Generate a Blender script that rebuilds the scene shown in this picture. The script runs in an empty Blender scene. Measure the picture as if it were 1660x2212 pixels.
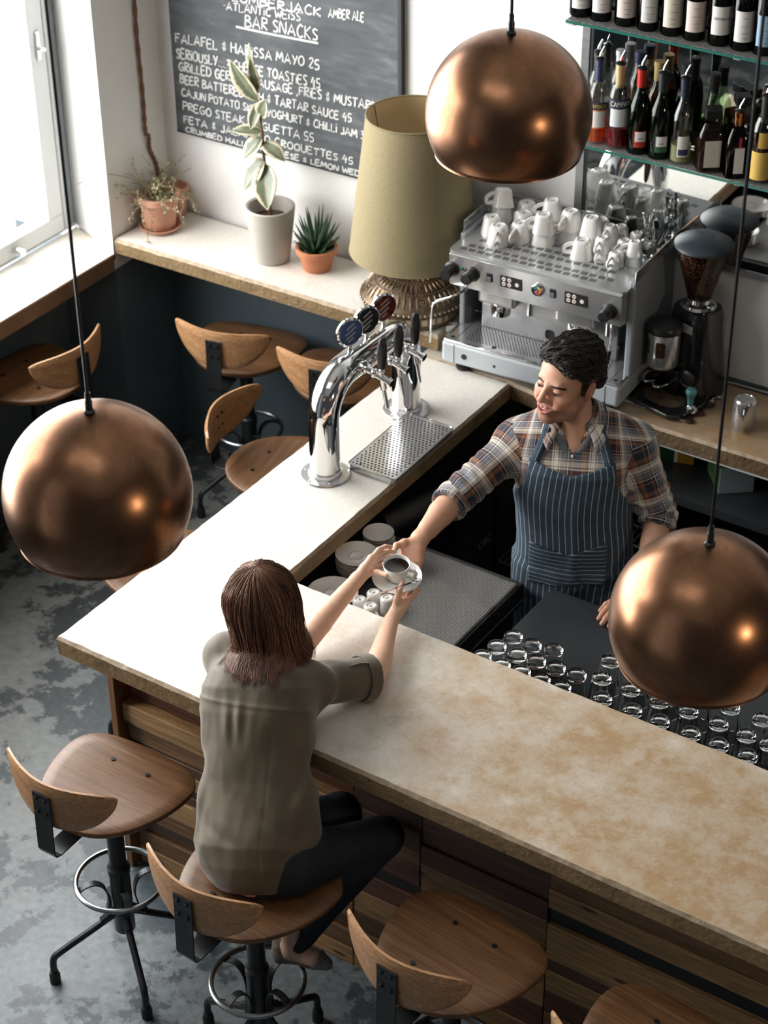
import bpy, bmesh, math, random
import numpy as np
from mathutils import Vector, Matrix, Euler
random.seed(7)
rng = np.random.default_rng(7)
SC = bpy.context.scene
COL = SC.collection
PI = math.pi
rad = math.radians

# ------------------------------------------------------------------ materials
class NB:
    """tiny node-tree builder"""
    def __init__(s, name):
        s.m = bpy.data.materials.new(name); s.m.use_nodes = True
        s.t = s.m.node_tree; s.n = s.t.nodes; s.l = s.t.links
        s.b = s.n['Principled BSDF']
    def node(s, typ, **kw):
        nd = s.n.new(typ)
        for k, v in kw.items():
            if k.startswith('i_'):
                key = k[2:]
                key = int(key) if key.isdigit() else key.replace('_', ' ')
                s.put(nd.inputs[key], v)
            else: setattr(nd, k, v)
        return nd
    def put(s, sock, v):
        if isinstance(v, bpy.types.NodeSocket): s.l.new(v, sock)
        elif isinstance(v, bpy.types.Node): s.l.new(v.outputs[0], sock)
        else:
            if hasattr(sock.default_value, '__len__') and len(sock.default_value) == 4 and hasattr(v, '__len__') and len(v) == 3: v = (*v, 1)
            sock.default_value = v
    def math(s, op, a, b=0.5, c=None, clamp=False):
        nd = s.n.new('ShaderNodeMath'); nd.operation = op; nd.use_clamp = clamp
        s.put(nd.inputs[0], a); s.put(nd.inputs[1], b)
        if c is not None: s.put(nd.inputs[2], c)
        return nd.outputs[0]
    def coord(s, kind='Object'): return s.n.new('ShaderNodeTexCoord').outputs[kind]
    def mapping(s, vec, scale=(1, 1, 1), rot=(0, 0, 0), loc=(0, 0, 0)):
        nd = s.n.new('ShaderNodeMapping'); s.put(nd.inputs[0], vec)
        nd.inputs['Scale'].default_value = scale; nd.inputs['Rotation'].default_value = rot; nd.inputs['Location'].default_value = loc
        return nd.outputs[0]
    def noise(s, vec, scale, detail=4, rough=.55, dist=0, out='Fac'):
        nd = s.n.new('ShaderNodeTexNoise'); s.put(nd.inputs['Vector'], vec)
        nd.inputs['Scale'].default_value = scale; nd.inputs['Detail'].default_value = detail
        nd.inputs['Roughness'].default_value = rough; nd.inputs['Distortion'].default_value = dist
        return nd.outputs[out]
    def voronoi(s, vec, scale, out='Distance', feat='F1'):
        nd = s.n.new('ShaderNodeTexVoronoi'); nd.feature = feat; s.put(nd.inputs['Vector'], vec)
        nd.inputs['Scale'].default_value = scale
        return nd.outputs[out]
    def ramp(s, fac, stops, interp='LINEAR'):
        nd = s.n.new('ShaderNodeValToRGB'); s.put(nd.inputs[0], fac); r = nd.color_ramp; r.interpolation = interp
        while len(r.elements) < len(stops): r.elements.new(.5)
        for e, (p, c) in zip(r.elements, stops):
            e.position = p; e.color = (*c, 1) if hasattr(c, '__len__') else (c, c, c, 1)
        return nd.outputs[0]
    def mix(s, fac, a, b, mode='MIX'):
        nd = s.n.new('ShaderNodeMix'); nd.data_type = 'RGBA'; nd.blend_type = mode
        s.put(nd.inputs[0], fac); s.put(nd.inputs[6], a); s.put(nd.inputs[7], b)
        return nd.outputs[2]
    def bump(s, h, strength=.3, dist=.01):
        nd = s.n.new('ShaderNodeBump'); nd.inputs['Strength'].default_value = strength; nd.inputs['Distance'].default_value = dist
        s.put(nd.inputs['Height'], h); s.l.new(nd.outputs[0], s.b.inputs['Normal'])
    def sep(s, vec):
        nd = s.n.new('ShaderNodeSeparateXYZ'); s.put(nd.inputs[0], vec); return nd.outputs
    def set(s, **kw):
        names = {'color': 'Base Color', 'rough': 'Roughness', 'metal': 'Metallic', 'trans': 'Transmission Weight', 'ior': 'IOR', 'coat': 'Coat Weight',
                 'coatr': 'Coat Roughness', 'spec': 'Specular IOR Level', 'alpha': 'Alpha', 'sheen': 'Sheen Weight', 'sss': 'Subsurface Weight', 'emis': 'Emission Color', 'emiss': 'Emission Strength', 'aniso': 'Anisotropic'}
        for k, v in kw.items(): s.put(s.b.inputs[names[k]], v)
        return s

MATS = {}
def lin(c):
    """sRGB 0-255 -> linear"""
    return tuple(((v/255)/12.92 if v/255 <= .04045 else ((v/255+.055)/1.055)**2.4) for v in c)
def pm(name, color, rough=.5, metal=0, noise=None, bump=None, **kw):
    if name in MATS: return MATS[name]
    n = NB(name); n.set(rough=rough, metal=metal, **kw)
    co = n.coord()
    if noise:  # (scale, second colour, lo, hi)
        f = n.noise(co, noise[0], 5, .6)
        n.set(color=n.ramp(f, [(noise[2], color), (noise[3], noise[1])]))
    else: n.set(color=color)
    if bump: n.bump(n.noise(co, bump[0], 4), bump[1], bump[2] if len(bump) > 2 else .002)
    MATS[name] = n.m
    return n.m

# ------------------------------------------------------------------ mesh builder
class MB:
    def __init__(s): s.v = []; s.f = []; s.mi = []; s.uv = {}
    def add(s, vs, fs, mi=0):
        o = len(s.v); s.v += [tuple(map(float, v)) for v in vs]
        s.f += [tuple(i+o for i in f) for f in fs]; s.mi += [mi]*len(fs)
        return s
    def box(s, c, d, mi=0, rot=None):
        x, y, z = (k/2 for k in d)
        vs = [Vector((a*x, b*y, e*z)) for a, b, e in ((-1,-1,-1),(1,-1,-1),(1,1,-1),(-1,1,-1),(-1,-1,1),(1,-1,1),(1,1,1),(-1,1,1))]
        if rot is not None:
            R = rot if isinstance(rot, Matrix) else Euler(rot).to_matrix()
            vs = [R @ v for v in vs]
        return s.add([v+Vector(c) for v in vs], [(0,3,2,1),(4,5,6,7),(0,1,5,4),(1,2,6,5),(2,3,7,6),(3,0,4,7)], mi)
    def bx(s, a, b, mi=0):
        return s.box([(p+q)/2 for p, q in zip(a, b)], [abs(q-p) for p, q in zip(a, b)], mi)
    def lathe(s, prof, seg=32, c=(0,0,0), M=None, mi=0, sq=0, closed=False):
        """prof: (r,z) list; sq>0 makes the cross-section squarish"""
        vs, fs = [], []; n = len(prof)
        ring = []
        for r, z in prof:
            if r < 1e-6: ring.append([len(vs)]); vs.append(Vector((0, 0, z)))
            else:
                q = []
                for k in range(seg):
                    a = 2*PI*k/seg; ca, sa = math.cos(a), math.sin(a)
                    w = 1.0
                    if sq: p = 2+sq; w = 1/((abs(ca)**p+abs(sa)**p)**(1/p))
                    q.append(len(vs)); vs.append(Vector((r*w*ca, r*w*sa, z)))
                ring.append(q)
        for i in range(n-1 if not closed else n):
            A, B = ring[i], ring[(i+1) % n]
            if len(A) == 1 and len(B) == 1: continue
            for k in range(seg):
                k2 = (k+1) % seg
                if len(A) == 1: fs.append((A[0], B[k2], B[k]))
                elif len(B) == 1: fs.append((A[k], A[k2], B[0]))
                else: fs.append((A[k], A[k2], B[k2], B[k]))
        if M is not None: vs = [M @ v for v in vs]
        return s.add([v+Vector(c) for v in vs], fs, mi)
    def cyl(s, a, b, r, seg=20, mi=0, r2=None):
        a, b = Vector(a), Vector(b); L = (b-a).length
        M = (b-a).to_track_quat('Z', 'Y').to_matrix()
        r2 = r if r2 is None else r2
        return s.lathe([(0,0),(r,0),(r2,L),(0,L)], seg, a, M, mi)
    def tube(s, pts, r, seg=10, mi=0, cap=True, flat=None, up=(0,0,1)):
        """sweep along pts; r number or list; flat=(w,t): rectangular section, w along side direction"""
        P = [Vector(p) for p in pts]; n = len(P)
        rs = r if hasattr(r, '__len__') else [r]*n
        vs, fs = [], []; prev = None
        for i, p in enumerate(P):
            t = (P[min(i+1, n-1)]-P[max(i-1, 0)]).normalized()
            if prev is None:
                u = Vector(up)
                if abs(u.dot(t)) > .95: u = Vector((1, 0, 0))
                x = t.cross(u).normalized()
            else:
                x = (prev - t*prev.dot(t)).normalized()
            prev = x; y = x.cross(t)
            if flat:
                w, th = flat[0]/2, flat[1]/2
                for a, b in ((-w,-th),(w,-th),(w,th),(-w,th)): vs.append(p+x*a+y*b)
            else:
                for k in range(seg):
                    a = 2*PI*k/seg; vs.append(p+x*(rs[i]*math.cos(a))+y*(rs[i]*math.sin(a)))
        m = 4 if flat else seg
        for i in range(n-1):
            for k in range(m):
                k2 = (k+1) % m
                fs.append((i*m+k, (i+1)*m+k, (i+1)*m+k2, i*m+k2))
        if cap: fs += [tuple(range(m)), tuple((n-1)*m+k for k in reversed(range(m)))]
        return s.add(vs, fs, mi)
    def prism(s, poly, z0, z1, mi=0, M=None, c=(0,0,0)):
        n = len(poly)
        vs = [Vector((x, y, z0)) for x, y in poly]+[Vector((x, y, z1)) for x, y in poly]
        if M is not None: vs = [M @ v for v in vs]
        vs = [v+Vector(c) for v in vs]
        fs = [tuple(reversed(range(n))), tuple(range(n, 2*n))]+[(i, (i+1) % n, n+(i+1) % n, n+i) for i in range(n)]
        return s.add(vs, fs, mi)
    def sphere(s, c, r, seg=16, ring=10, mi=0, M=None, sc=(1,1,1)):
        pr = [(r*math.sin(PI*i/ring), -r*math.cos(PI*i/ring)) for i in range(ring+1)]
        pr[0] = (0, -r); pr[-1] = (0, r)
        S = Matrix.Diagonal(sc)
        return s.lathe(pr, seg, c, (M @ S) if M is not None else S, mi)
    def build(s, name, mats, parent=None, smooth=True, bevel=0, seg=2, angle=35, loc=None, rot=None, doubles=False):
        me = bpy.data.meshes.new(name)
        me.from_pydata(s.v, [], s.f)
        if not isinstance(mats, (list, tuple)): mats = [mats]
        for m in mats: me.materials.append(m)
        me.polygons.foreach_set('material_index', s.mi)
        bm = bmesh.new(); bm.from_mesh(me)
        if doubles: bmesh.ops.remove_doubles(bm, verts=bm.verts, dist=1e-5)
        bmesh.ops.recalc_face_normals(bm, faces=bm.faces)
        bm.to_mesh(me); bm.free()
        if smooth:
            me.polygons.foreach_set('use_smooth', [True]*len(me.polygons))
            me.set_sharp_from_angle(angle=rad(angle))
        o = bpy.data.objects.new(name, me); COL.objects.link(o)
        if parent is not None: o.parent = parent
        if loc is not None: o.location = loc
        if rot is not None: o.rotation_euler = rot if hasattr(rot, '__len__') else (0, 0, rot)
        if bevel:
            md = o.modifiers.new('bevel', 'BEVEL'); md.width = bevel; md.segments = seg; md.limit_method = 'ANGLE'; md.angle_limit = rad(40); md.harden_normals = False
        return o

def tag(o, label=None, cat=None, group=None, kind=None):
    if label: o['label'] = label
    if cat: o['category'] = cat
    if group: o['group'] = group
    if kind: o['kind'] = kind
    return o
def thing(name, label, cat, loc=(0,0,0), rotz=0, group=None):
    o = bpy.data.objects.new(name, None); COL.objects.link(o)
    o.empty_display_size = .05
    o.location = loc; o.rotation_euler = (0, 0, rotz)
    return tag(o, label, cat, group)
def struct(o): o['kind'] = 'structure'; return o
KIDS = {}
def dup(root, loc, rotz, label, group=None):
    """copy of a thing with copies of its parts and sub-parts"""
    r = root.copy(); COL.objects.link(r); r.location = loc
    r.rotation_euler = rotz if hasattr(rotz, '__len__') else (0, 0, rotz)
    r['label'] = label
    if group: r['group'] = group
    for ch in list(root.children):
        c = ch.copy(); COL.objects.link(c); c.parent = r
        for g in list(ch.children):
            d = g.copy(); COL.objects.link(d); d.parent = c
    return r
def spline(pts, n=8, closed=False):
    """Catmull-Rom through pts"""
    P = [np.array(p, float) for p in pts]; N = len(P); out = []
    rngi = range(N if closed else N-1)
    for i in rngi:
        p0 = P[(i-1) % N] if (closed or i > 0) else 2*P[0]-P[1]
        p1, p2 = P[i], P[(i+1) % N]
        p3 = P[(i+2) % N] if (closed or i+2 < N) else 2*P[-1]-P[-2]
        for k in range(n):
            t = k/n
            out.append(.5*((2*p1)+(-p0+p2)*t+(2*p0-5*p1+4*p2-p3)*t*t+(-p0+3*p1-3*p2+p3)*t**3))
    if not closed: out.append(P[-1])
    return out
def rrect(w, h, r, n=5, c=(0,0)):
    out = []
    for sx, sy, a0 in ((1,1,0),(-1,1,90),(-1,-1,180),(1,-1,270)):
        for k in range(n+1):
            a = rad(a0+90*k/n); out.append((c[0]+sx*(w/2-r)+r*math.cos(a), c[1]+sy*(h/2-r)+r*math.sin(a)))
    return out

# text with Blender's built-in font, as a mesh child
def text_mesh(name, body, size, m, parent, loc, rot, depth=.0004, align='CENTER', xs=1.0, fit=None):
    cu = bpy.data.curves.new(name, 'FONT'); cu.body = body; cu.size = size; cu.extrude = depth
    cu.align_x = align; cu.align_y = 'CENTER'
    o = bpy.data.objects.new(name, cu); COL.objects.link(o)
    bpy.context.view_layer.update()
    dg = bpy.context.evaluated_depsgraph_get()
    me = bpy.data.meshes.new_from_object(o.evaluated_get(dg))
    bpy.data.objects.remove(o); bpy.data.curves.remove(cu)
    me.materials.clear(); me.materials.append(m)
    t = bpy.data.objects.new(name, me); COL.objects.link(t)
    t.parent = parent; t.location = loc; t.rotation_euler = rot; 
    if fit:
        w = max(v.co.x for v in me.vertices)-min(v.co.x for v in me.vertices); xs = fit/max(w, 1e-6)
    t.scale = (xs, 1, 1)
    return t

# shared materials
def steel(name, col=(.62,.63,.64), rough=.22, brushed=True, holes=None):
    n = NB(name); co = n.coord()
    f = n.noise(n.mapping(co, (1, 60, 60)), 6, 3) if brushed else n.noise(co, 14, 4)
    n.set(color=col, metal=.78, rough=n.math('ADD', n.math('MULTIPLY', f, .16 if brushed else .1), rough-.08))
    n.bump(f, .04, .001)
    MATS[name] = n.m; return n.m
M_steel = steel('brushed_steel')
M_chrome = pm('chrome', (.80,.80,.80), .07, 1)
M_blackp = pm('black_plastic', (.012,.012,.013), .35)
M_blackrub = pm('black_rubber', (.01,.01,.01), .6)
M_blackmetal = pm('blackened_steel', (.022,.024,.027), .38, .6, noise=(9, (.05,.052,.055), .4, .75))
M_ceramic = pm('white_ceramic', (.82,.81,.78), .12, coat=.3)
M_white = pm('white_paper', (.80,.78,.75), .6)

def wood_mat(name, c1, c2, axis=0, scale=1.0, rough=.42, ringc=.5):
    n = NB(name); co = n.coord()
    sc = [14, 14, 14]; sc[axis] = .9
    v = n.mapping(co, tuple(k*scale for k in sc))
    f1 = n.noise(v, 3.2, 6, .62, .35)
    sc2 = [90, 90, 90]; sc2[axis] = 1.2
    f2 = n.noise(n.mapping(co, tuple(k*scale for k in sc2)), 3, 3, .6)
    base = n.ramp(f1, [(.28, c2), (.5, tuple((a+b)/2 for a, b in zip(c1, c2))), (.68, c1)])
    col = n.mix(n.ramp(f2, [(.35, 0.0), (.62, .55)]), base, tuple(k*.42 for k in c2))
    n.set(color=col, rough=n.math('ADD', n.math('MULTIPLY', f1, .18), rough-.1))
    n.bump(f2, .15, .001)
    MATS[name] = n.m; return n.m
def glass_mat(name, col=(1,1,1), rough=0.0, ior=1.5):
    n = NB(name); n.set(color=col, rough=rough, trans=1.0, ior=ior); MATS[name] = n.m; return n.m
def thin_glass(name, col=(1,1,1), blend=.12, rough=.02, pw=3.0, f0=.05):
    """thin-walled glass: tinted see-through with surface reflection"""
    n = NB(name); tr = n.node('ShaderNodeBsdfTransparent'); n.put(tr.inputs[0], col)
    gl = n.node('ShaderNodeBsdfGlossy'); gl.inputs['Roughness'].default_value = rough
    lw = n.node('ShaderNodeLayerWeight'); lw.inputs[0].default_value = blend
    f = n.math('ADD', n.math('MULTIPLY', n.math('POWER', lw.outputs['Facing'], pw), .75), f0, clamp=True)
    mx = n.node('ShaderNodeMixShader'); n.l.new(f, mx.inputs[0]); n.l.new(tr.outputs[0], mx.inputs[1]); n.l.new(gl.outputs[0], mx.inputs[2])
    n.l.new(mx.outputs[0], n.n['Material Output'].inputs[0]); n.n.remove(n.b); MATS[name] = n.m; return n.m
def liquid_mat(name, col):
    n = NB(name); n.set(color=col, rough=.08)
    tr = n.node('ShaderNodeBsdfTransparent'); n.put(tr.inputs[0], tuple(k**.45 for k in col))
    mx = n.node('ShaderNodeMixShader'); mx.inputs[0].default_value = .38; n.l.new(tr.outputs[0], mx.inputs[1]); n.l.new(n.b.outputs[0], mx.inputs[2])
    n.l.new(mx.outputs[0], n.n['Material Output'].inputs[0]); MATS[name] = n.m; return n.m
M_glass = glass_mat('clear_glass', (.96,.985,.975))
# ================================================================== SETTING
WALLX0, WALLY0, WALLK = -1.5, 2.45, .024
def wy(x): return WALLY0+WALLK*(x-WALLX0)
WROT = math.atan(WALLK)

def floor_mat():
    n = NB('polished_concrete_floor'); co = n.coord()
    big = n.noise(co, 1.9, 6, .62, .2)
    mid = n.noise(co, 8.5, 9, .72, .25)
    fine = n.noise(co, 34, 6, .7)
    a = n.math('ADD', n.math('MULTIPLY', big, .55), n.math('MULTIPLY', mid, .45))
    patch = n.ramp(a, [(.485, 0.0), (.505, .75), (.62, 1.0)])
    dark = n.ramp(fine, [(.3, (.036,.050,.062)), (.7, (.080,.102,.118))])
    light = n.ramp(fine, [(.25, (.12,.145,.16)), (.6, (.225,.258,.272)), (.8, (.31,.34,.35))])
    col = n.mix(patch, dark, light)
    spots = n.ramp(n.noise(co, 19, 5, .7, .8), [(.66, 0.0), (.70, .75)])
    col = n.mix(spots, col, (.07,.085,.095))
    # old brown tint towards the window corner
    w = n.sep(co)
    t = n.math('MULTIPLY', n.ramp(n.math('ADD', n.math('MULTIPLY', w[0], -.5), n.math('MULTIPLY', big, .5)), [(.25, 0.0), (.75, 1.0)]), .55)
    col = n.mix(t, col, n.mix(patch, (.05,.048,.04), (.22,.21,.18)))
    n.set(color=col, rough=n.ramp(mid, [(.3, .30), (.7, .52)]), spec=.4)
    n.bump(n.math('ADD', mid, n.math('MULTIPLY', fine, .4)), .12, .003)
    return n.m
M_floor = floor_mat()
M_wallwhite = pm('white_plaster', (.80,.80,.785), .75, noise=(2.2, (.74,.74,.73), .35, .7), bump=(30, .06))
M_wallteal = pm('slate_blue_paint', (.088,.120,.140), .5, noise=(3.2, (.115,.15,.17), .35, .7), bump=(11, .12, .004))
M_ceil = pm('ceiling_white', (.6,.6,.58), .8)

struct(MB().bx((-1.9,-5.5,-.1), (6,3.2,0)).build('floor', M_floor, smooth=False))
struct(MB().bx((-2.6,-5.5,6.0), (6,3.2,6.1)).build('ceiling', M_ceil, smooth=False))
wb = MB()
L = 6.2
wb.bx((-.9,0,1.09), (L,.12,6.0), 0)
wb.bx((-.9,0,0), (L,.12,1.09), 1)
struct(wb.build('wall_back', [M_wallwhite, M_wallteal], smooth=False, loc=(WALLX0, WALLY0, 0), rot=WROT))
wl = MB()
wl.prism([(-1.5,2.07),(-1.5,2.46),(-2.2,2.46),(-2.2,2.20),(-1.812,2.198)], 1.0, 6.0, 0)        # white pier with splayed reveal
wl.bx((-2.0,-5.5,0), (-1.80,2.46,1.0), 1)
wl.bx((-1.80,2.075,0), (-1.5,2.46,1.0), 1)
wl.bx((-2.2,-5.5,3.9), (-1.78,2.07,6.0), 0)
wl.bx((-2.2,-5.5,1.0), (-1.78,-1.72,3.9), 0)
struct(wl.build('wall_left', [M_wallwhite, M_wallteal], smooth=False))
struct(MB().bx((-.7,-.015,0), (L-1,.0,.10)).build('baseboard_back', M_wallteal, smooth=False, loc=(WALLX0, WALLY0, 0), rot=WROT))

# ---- concrete of the counters
def concrete(name, stain=.5, grad=0.0, gx0=0.0, dark=(.20,.115,.05), light=(.74,.71,.65), tan=(.50,.37,.215)):
    """cast concrete: pale skin, tan clouded wear growing along +x by GRAD (on the bar also painted light falloff), rust grain, chalky spots"""
    n = NB(name); co = n.coord(); w = n.sep(co)
    n1 = n.noise(co, 1.6, 6, .6, .2); n2 = n.noise(co, 5.5, 10, .74); n3 = n.noise(co, 95, 6, .8); n4 = n.noise(co, 17, 9, .78)
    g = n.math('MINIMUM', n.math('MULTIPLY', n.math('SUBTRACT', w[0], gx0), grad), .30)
    base = n.mix(n.ramp(n3, [(.32, .0), (.68, 1.0)]), tuple(k*.84 for k in light), tuple(min(1, k*1.06) for k in light))
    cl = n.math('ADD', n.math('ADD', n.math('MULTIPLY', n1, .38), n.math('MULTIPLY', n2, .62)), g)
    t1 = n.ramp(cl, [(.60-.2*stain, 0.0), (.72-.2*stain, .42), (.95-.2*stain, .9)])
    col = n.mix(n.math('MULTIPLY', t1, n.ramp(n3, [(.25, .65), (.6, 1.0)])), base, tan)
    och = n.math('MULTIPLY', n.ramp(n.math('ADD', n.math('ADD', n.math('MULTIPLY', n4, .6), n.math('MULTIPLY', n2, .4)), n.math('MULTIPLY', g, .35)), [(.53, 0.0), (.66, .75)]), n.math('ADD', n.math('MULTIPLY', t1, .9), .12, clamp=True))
    col = n.mix(och, col, (.40,.235,.095))
    rust = n.math('MULTIPLY', n.ramp(n.math('ADD', n.math('MULTIPLY', n4, .5), n.math('MULTIPLY', n3, .5)), [(.58, 0.0), (.66, .8)]), t1)
    col = n.mix(rust, col, dark)
    chalky = n.ramp(n.noise(n.mapping(co, (1, 1, 1), loc=(3.1, 1.7, 0)), 3.6, 7, .7), [(.55, 0.0), (.72, .7)])
    col = n.mix(chalky, col, tuple(min(1, k*1.03) for k in light))
    col = n.mix(n.ramp(n.noise(co, 150, 2, .5), [(.70, 0.0), (.76, .45)]), col, (.22,.15,.09))
    n.set(color=col, rough=n.ramp(n2, [(.3, .30), (.7, .5)]), spec=.45)
    n.bump(n.math('ADD', n3, n.math('MULTIPLY', n4, .6)), .16, .0015)
    return n.m
def edge_mat(name, c1=(.155,.105,.052), c2=(.27,.185,.09)):
    n = NB(name); co = n.coord(); w = n.sep(co)
    f = n.noise(co, 9, 8, .7); g = n.noise(co, 60, 5, .7); v = n.voronoi(co, 55)
    col = n.ramp(f, [(.3, c1), (.65, c2)])
    fleck = n.math('MULTIPLY', n.ramp(v, [(.10, 1.0), (.18, 0.0)]), n.ramp(n.noise(co, 5, 4, .6), [(.5, 0.0), (.62, 1.0)]))
    col = n.mix(fleck, col, (.52,.47,.40))
    pits = n.ramp(n.voronoi(co, 24), [(.07, 1.0), (.12, 0.0)])
    col = n.mix(n.math('MULTIPLY', pits, n.ramp(n.noise(co, 3, 2), [(.45, 0.0), (.55, .9)])), col, (.02,.018,.015))
    n.set(color=col, rough=.6); n.bump(n.math('ADD', n.math('MULTIPLY', g, .6), n.math('MULTIPLY', v, -.6)), .5, .006)
    return n.m
M_top = concrete('bar_concrete', .42, .30, .60, tan=(.46,.325,.18))  # tan rise along x: real stain plus window-light falloff painted into the colour
M_top2 = concrete('ledge_concrete', .40, .0)
M_top3 = concrete('back_concrete', .55, .42, .30, dark=(.05,.028,.016), light=(.55,.50,.42), tan=(.23,.15,.085))
M_edge = edge_mat('concrete_edge')
M_edged = edge_mat('concrete_edge_dark', (.10,.066,.036), (.19,.125,.065))
M_lip = pm('worn_concrete_lip', (.40,.315,.215), .55, noise=(40, (.27,.195,.12), .35, .65), bump=(70, .5, .003))

def slab(name, poly, z0, z1, mats, lip=.010, jitter=.0022, step=.02, parent=None):
    """slab with a chipped chamfer between top and side; materials: top, lip, side"""
    P = []
    for i, p in enumerate(poly):
        q = poly[(i+1) % len(poly)]; d = math.dist(p, q); k = max(1, int(d/step))
        for j in range(k): P.append((p[0]+(q[0]-p[0])*j/k, p[1]+(q[1]-p[1])*j/k))
    n = len(P); A = np.array(P)
    t = np.roll(A, -1, 0)-np.roll(A, 1, 0); t /= np.linalg.norm(t, axis=1)[:, None]+1e-9
    nr = np.stack([t[:, 1], -t[:, 0]], 1)
    r1 = np.convolve(np.r_[rng.normal(0, 1, n+4)], [.25,.5,.25], 'same')[:n]*jitter
    r2 = np.convolve(np.r_[rng.normal(0, 1, n+4)], [.25,.5,.25], 'same')[:n]*jitter
    top = A-nr*(lip*.75+np.abs(r1))[:, None]; mid = A+nr*(r2*.5)[:, None]
    bot = A-nr*.004
    m = MB(); o = 0
    vs = [(x, y, z1) for x, y in top]+[(x, y, z1-lip*1.0-abs(r1[i])) for i, (x, y) in enumerate(mid)]+[(x, y, z0) for x, y in bot]
    m.add(vs, [tuple(range(n))], 0)
    m.f += [(i, n+i, n+(i+1) % n, (i+1) % n) for i in range(n)]; m.mi += [1]*n
    m.f += [(n+i, 2*n+i, 2*n+(i+1) % n, n+(i+1) % n) for i in range(n)]; m.mi += [2]*n
    m.f += [tuple(reversed(range(2*n, 3*n)))]; m.mi += [2]
    return m.build(name, mats, parent, smooth=False)

# ---- window on the left
M_winpaint = pm('grey_window_paint', (.62,.64,.64), .4)
M_windark = pm('window_seal', (.30,.33,.35), .5)
def pane_mat():
    n = NB('window_glass'); t = n.t
    tr = n.node('ShaderNodeBsdfTransparent'); gl = n.node('ShaderNodeBsdfGlossy'); gl.inputs['Roughness'].default_value = .02
    mx = n.node("ShaderNodeMixShader"); mx.inputs[0].default_value = .05; n.l.new(tr.outputs[0], mx.inputs[1]); n.l.new(gl.outputs[0], mx.inputs[2])
    n.l.new(mx.outputs[0], n.n['Material Output'].inputs[0]); n.n.remove(n.b)
    return n.m
M_pane = pane_mat()
w = MB()
X = -1.815
y1 = 2.195
w.bx((X-.05, y1-.045, 1.07), (X+.004, y1, 3.9), 1)                  # seal / outer jamb
w.bx((X-.05, y1-.075, 1.085), (X+.012, y1-.045, 3.9), 0)
w.bx((X-.045, y1-.088, 1.10), (X+.004, y1-.076, 3.9), 1)
w.bx((X-.05, y1-.175, 1.166), (X+.022, y1-.09, 3.9), 0)              # sash stile
w.bx((X-.05, -1.7, 1.09), (X+.022, y1-.09, 1.165), 0)               # sash bottom rail
w.bx((X-.05, -1.7, 1.07), (X+.006, y1, 1.088), 0)
w.bx((X-.05, -.62, 1.166), (X+.022, -.50, 3.9), 0)                  # mullion beyond the picture
w.bx((X-.05, -1.72, 1.07), (X+.022, -1.62, 3.9), 0)
win = struct(w.build('window_1', [M_winpaint, M_windark], bevel=.004))
MB().add([(X-.017,-1.65,1.16),(X-.017,y1-.17,1.16),(X-.017,y1-.17,3.9),(X-.017,-1.65,3.9)], [(0,1,2,3)]).build('pane', M_pane, win, smooth=False)
MB().cyl((X+.02, 1.80, 1.125), (X+.052, 1.80, 1.125), .011).cyl((X+.045, 1.80, 1.125), (X+.07, 1.80, 1.125), .017).build('window_knob', M_chrome, win)
MB().bx((X+.02, y1-.145, 1.85), (X+.03, y1-.12, 1.97)).cyl((X+.03, y1-.132, 1.90), (X+.06, y1-.132, 1.90), .01).build('window_latch', M_chrome, win, bevel=.003)

M_ledgeedge = pm('brown_timber_edge', (.20,.125,.075), .5, noise=(6, (.13,.08,.05), .35, .65))
led = tag(slab('window_counter', [(-1.499,-3.2),(-1.499,2.08),(-1.80,2.185),(-1.80,-3.2)], .992, 1.07, [M_top2, M_ledgeedge, M_ledgeedge], lip=.005, jitter=.0004),
          'long pale counter under the window with a brown front edge', 'counter')
wc = tag(slab('wall_counter', [(-1.497,2.075),(.055,2.108),(.06,2.455),(-1.497,2.445)], 1.074, 1.14, [M_top2, M_lip, M_edge], lip=.012),
         'rough concrete counter along the white wall carrying the potted plants and the lamp', 'counter')

# ================================================================== BAR
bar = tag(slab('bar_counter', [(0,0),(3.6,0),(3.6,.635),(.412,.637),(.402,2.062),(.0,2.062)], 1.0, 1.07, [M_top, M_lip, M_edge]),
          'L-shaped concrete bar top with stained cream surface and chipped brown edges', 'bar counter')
bk = tag(slab('back_counter', [(0,2.064),(.40,2.064),(.54,2.045),(.94,2.08),(1.42,2.088),(3.4,2.10),(3.4,2.545),(.06,2.478),(0,2.478)], 1.0, 1.07, [M_top3, M_lip, M_edged]),
         'stained dark concrete back counter under the espresso machine and the grinder', 'counter')
M_strip = pm('white_strip', (.75,.75,.74), .5)
MB().bx((.45,2.095,.988), (3.4,2.105,1.0)).build('edge_strip', M_strip, bk, smooth=False, rot=(0,0,.008), loc=(0,-.008,0))

# front cladding of reclaimed boards
def plank_mat():
    n = NB('reclaimed_boards'); co = n.coord()
    at = n.node('ShaderNodeAttribute', attribute_name='plank'); base = at.outputs['Color']
    g = n.noise(n.mapping(co, (1.6, 30, 30)), 3, 6, .65, .3); h = n.noise(n.mapping(co, (5, 120, 120)), 3, 3)
    k = n.ramp(g, [(.3, .45), (.7, 1.25)])
    col = n.mix(1.0, base, k, 'MULTIPLY')
    col = n.mix(n.ramp(h, [(.45, 0.0), (.7, .5)]), col, (.03,.02,.013))
    knot = n.ramp(n.voronoi(n.mapping(co, (2.2, 9, 9)), 1.3), [(.05, .85), (.11, 0.0)])
    col = n.mix(knot, col, (.02,.012,.008))
    n.set(color=col, rough=.5); n.bump(g, .2, .002)
    return n.m
M_plank = plank_mat()
cab = thing('bar_cabinet', 'bar base clad in reclaimed timber boards of mixed browns below the concrete top', 'bar front', (0,0,0))
LT, MD, DK, BK, RD = (.50,.285,.125), (.27,.14,.06), (.11,.053,.026), (.010,.011,.013), (.13,.050,.028)
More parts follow.
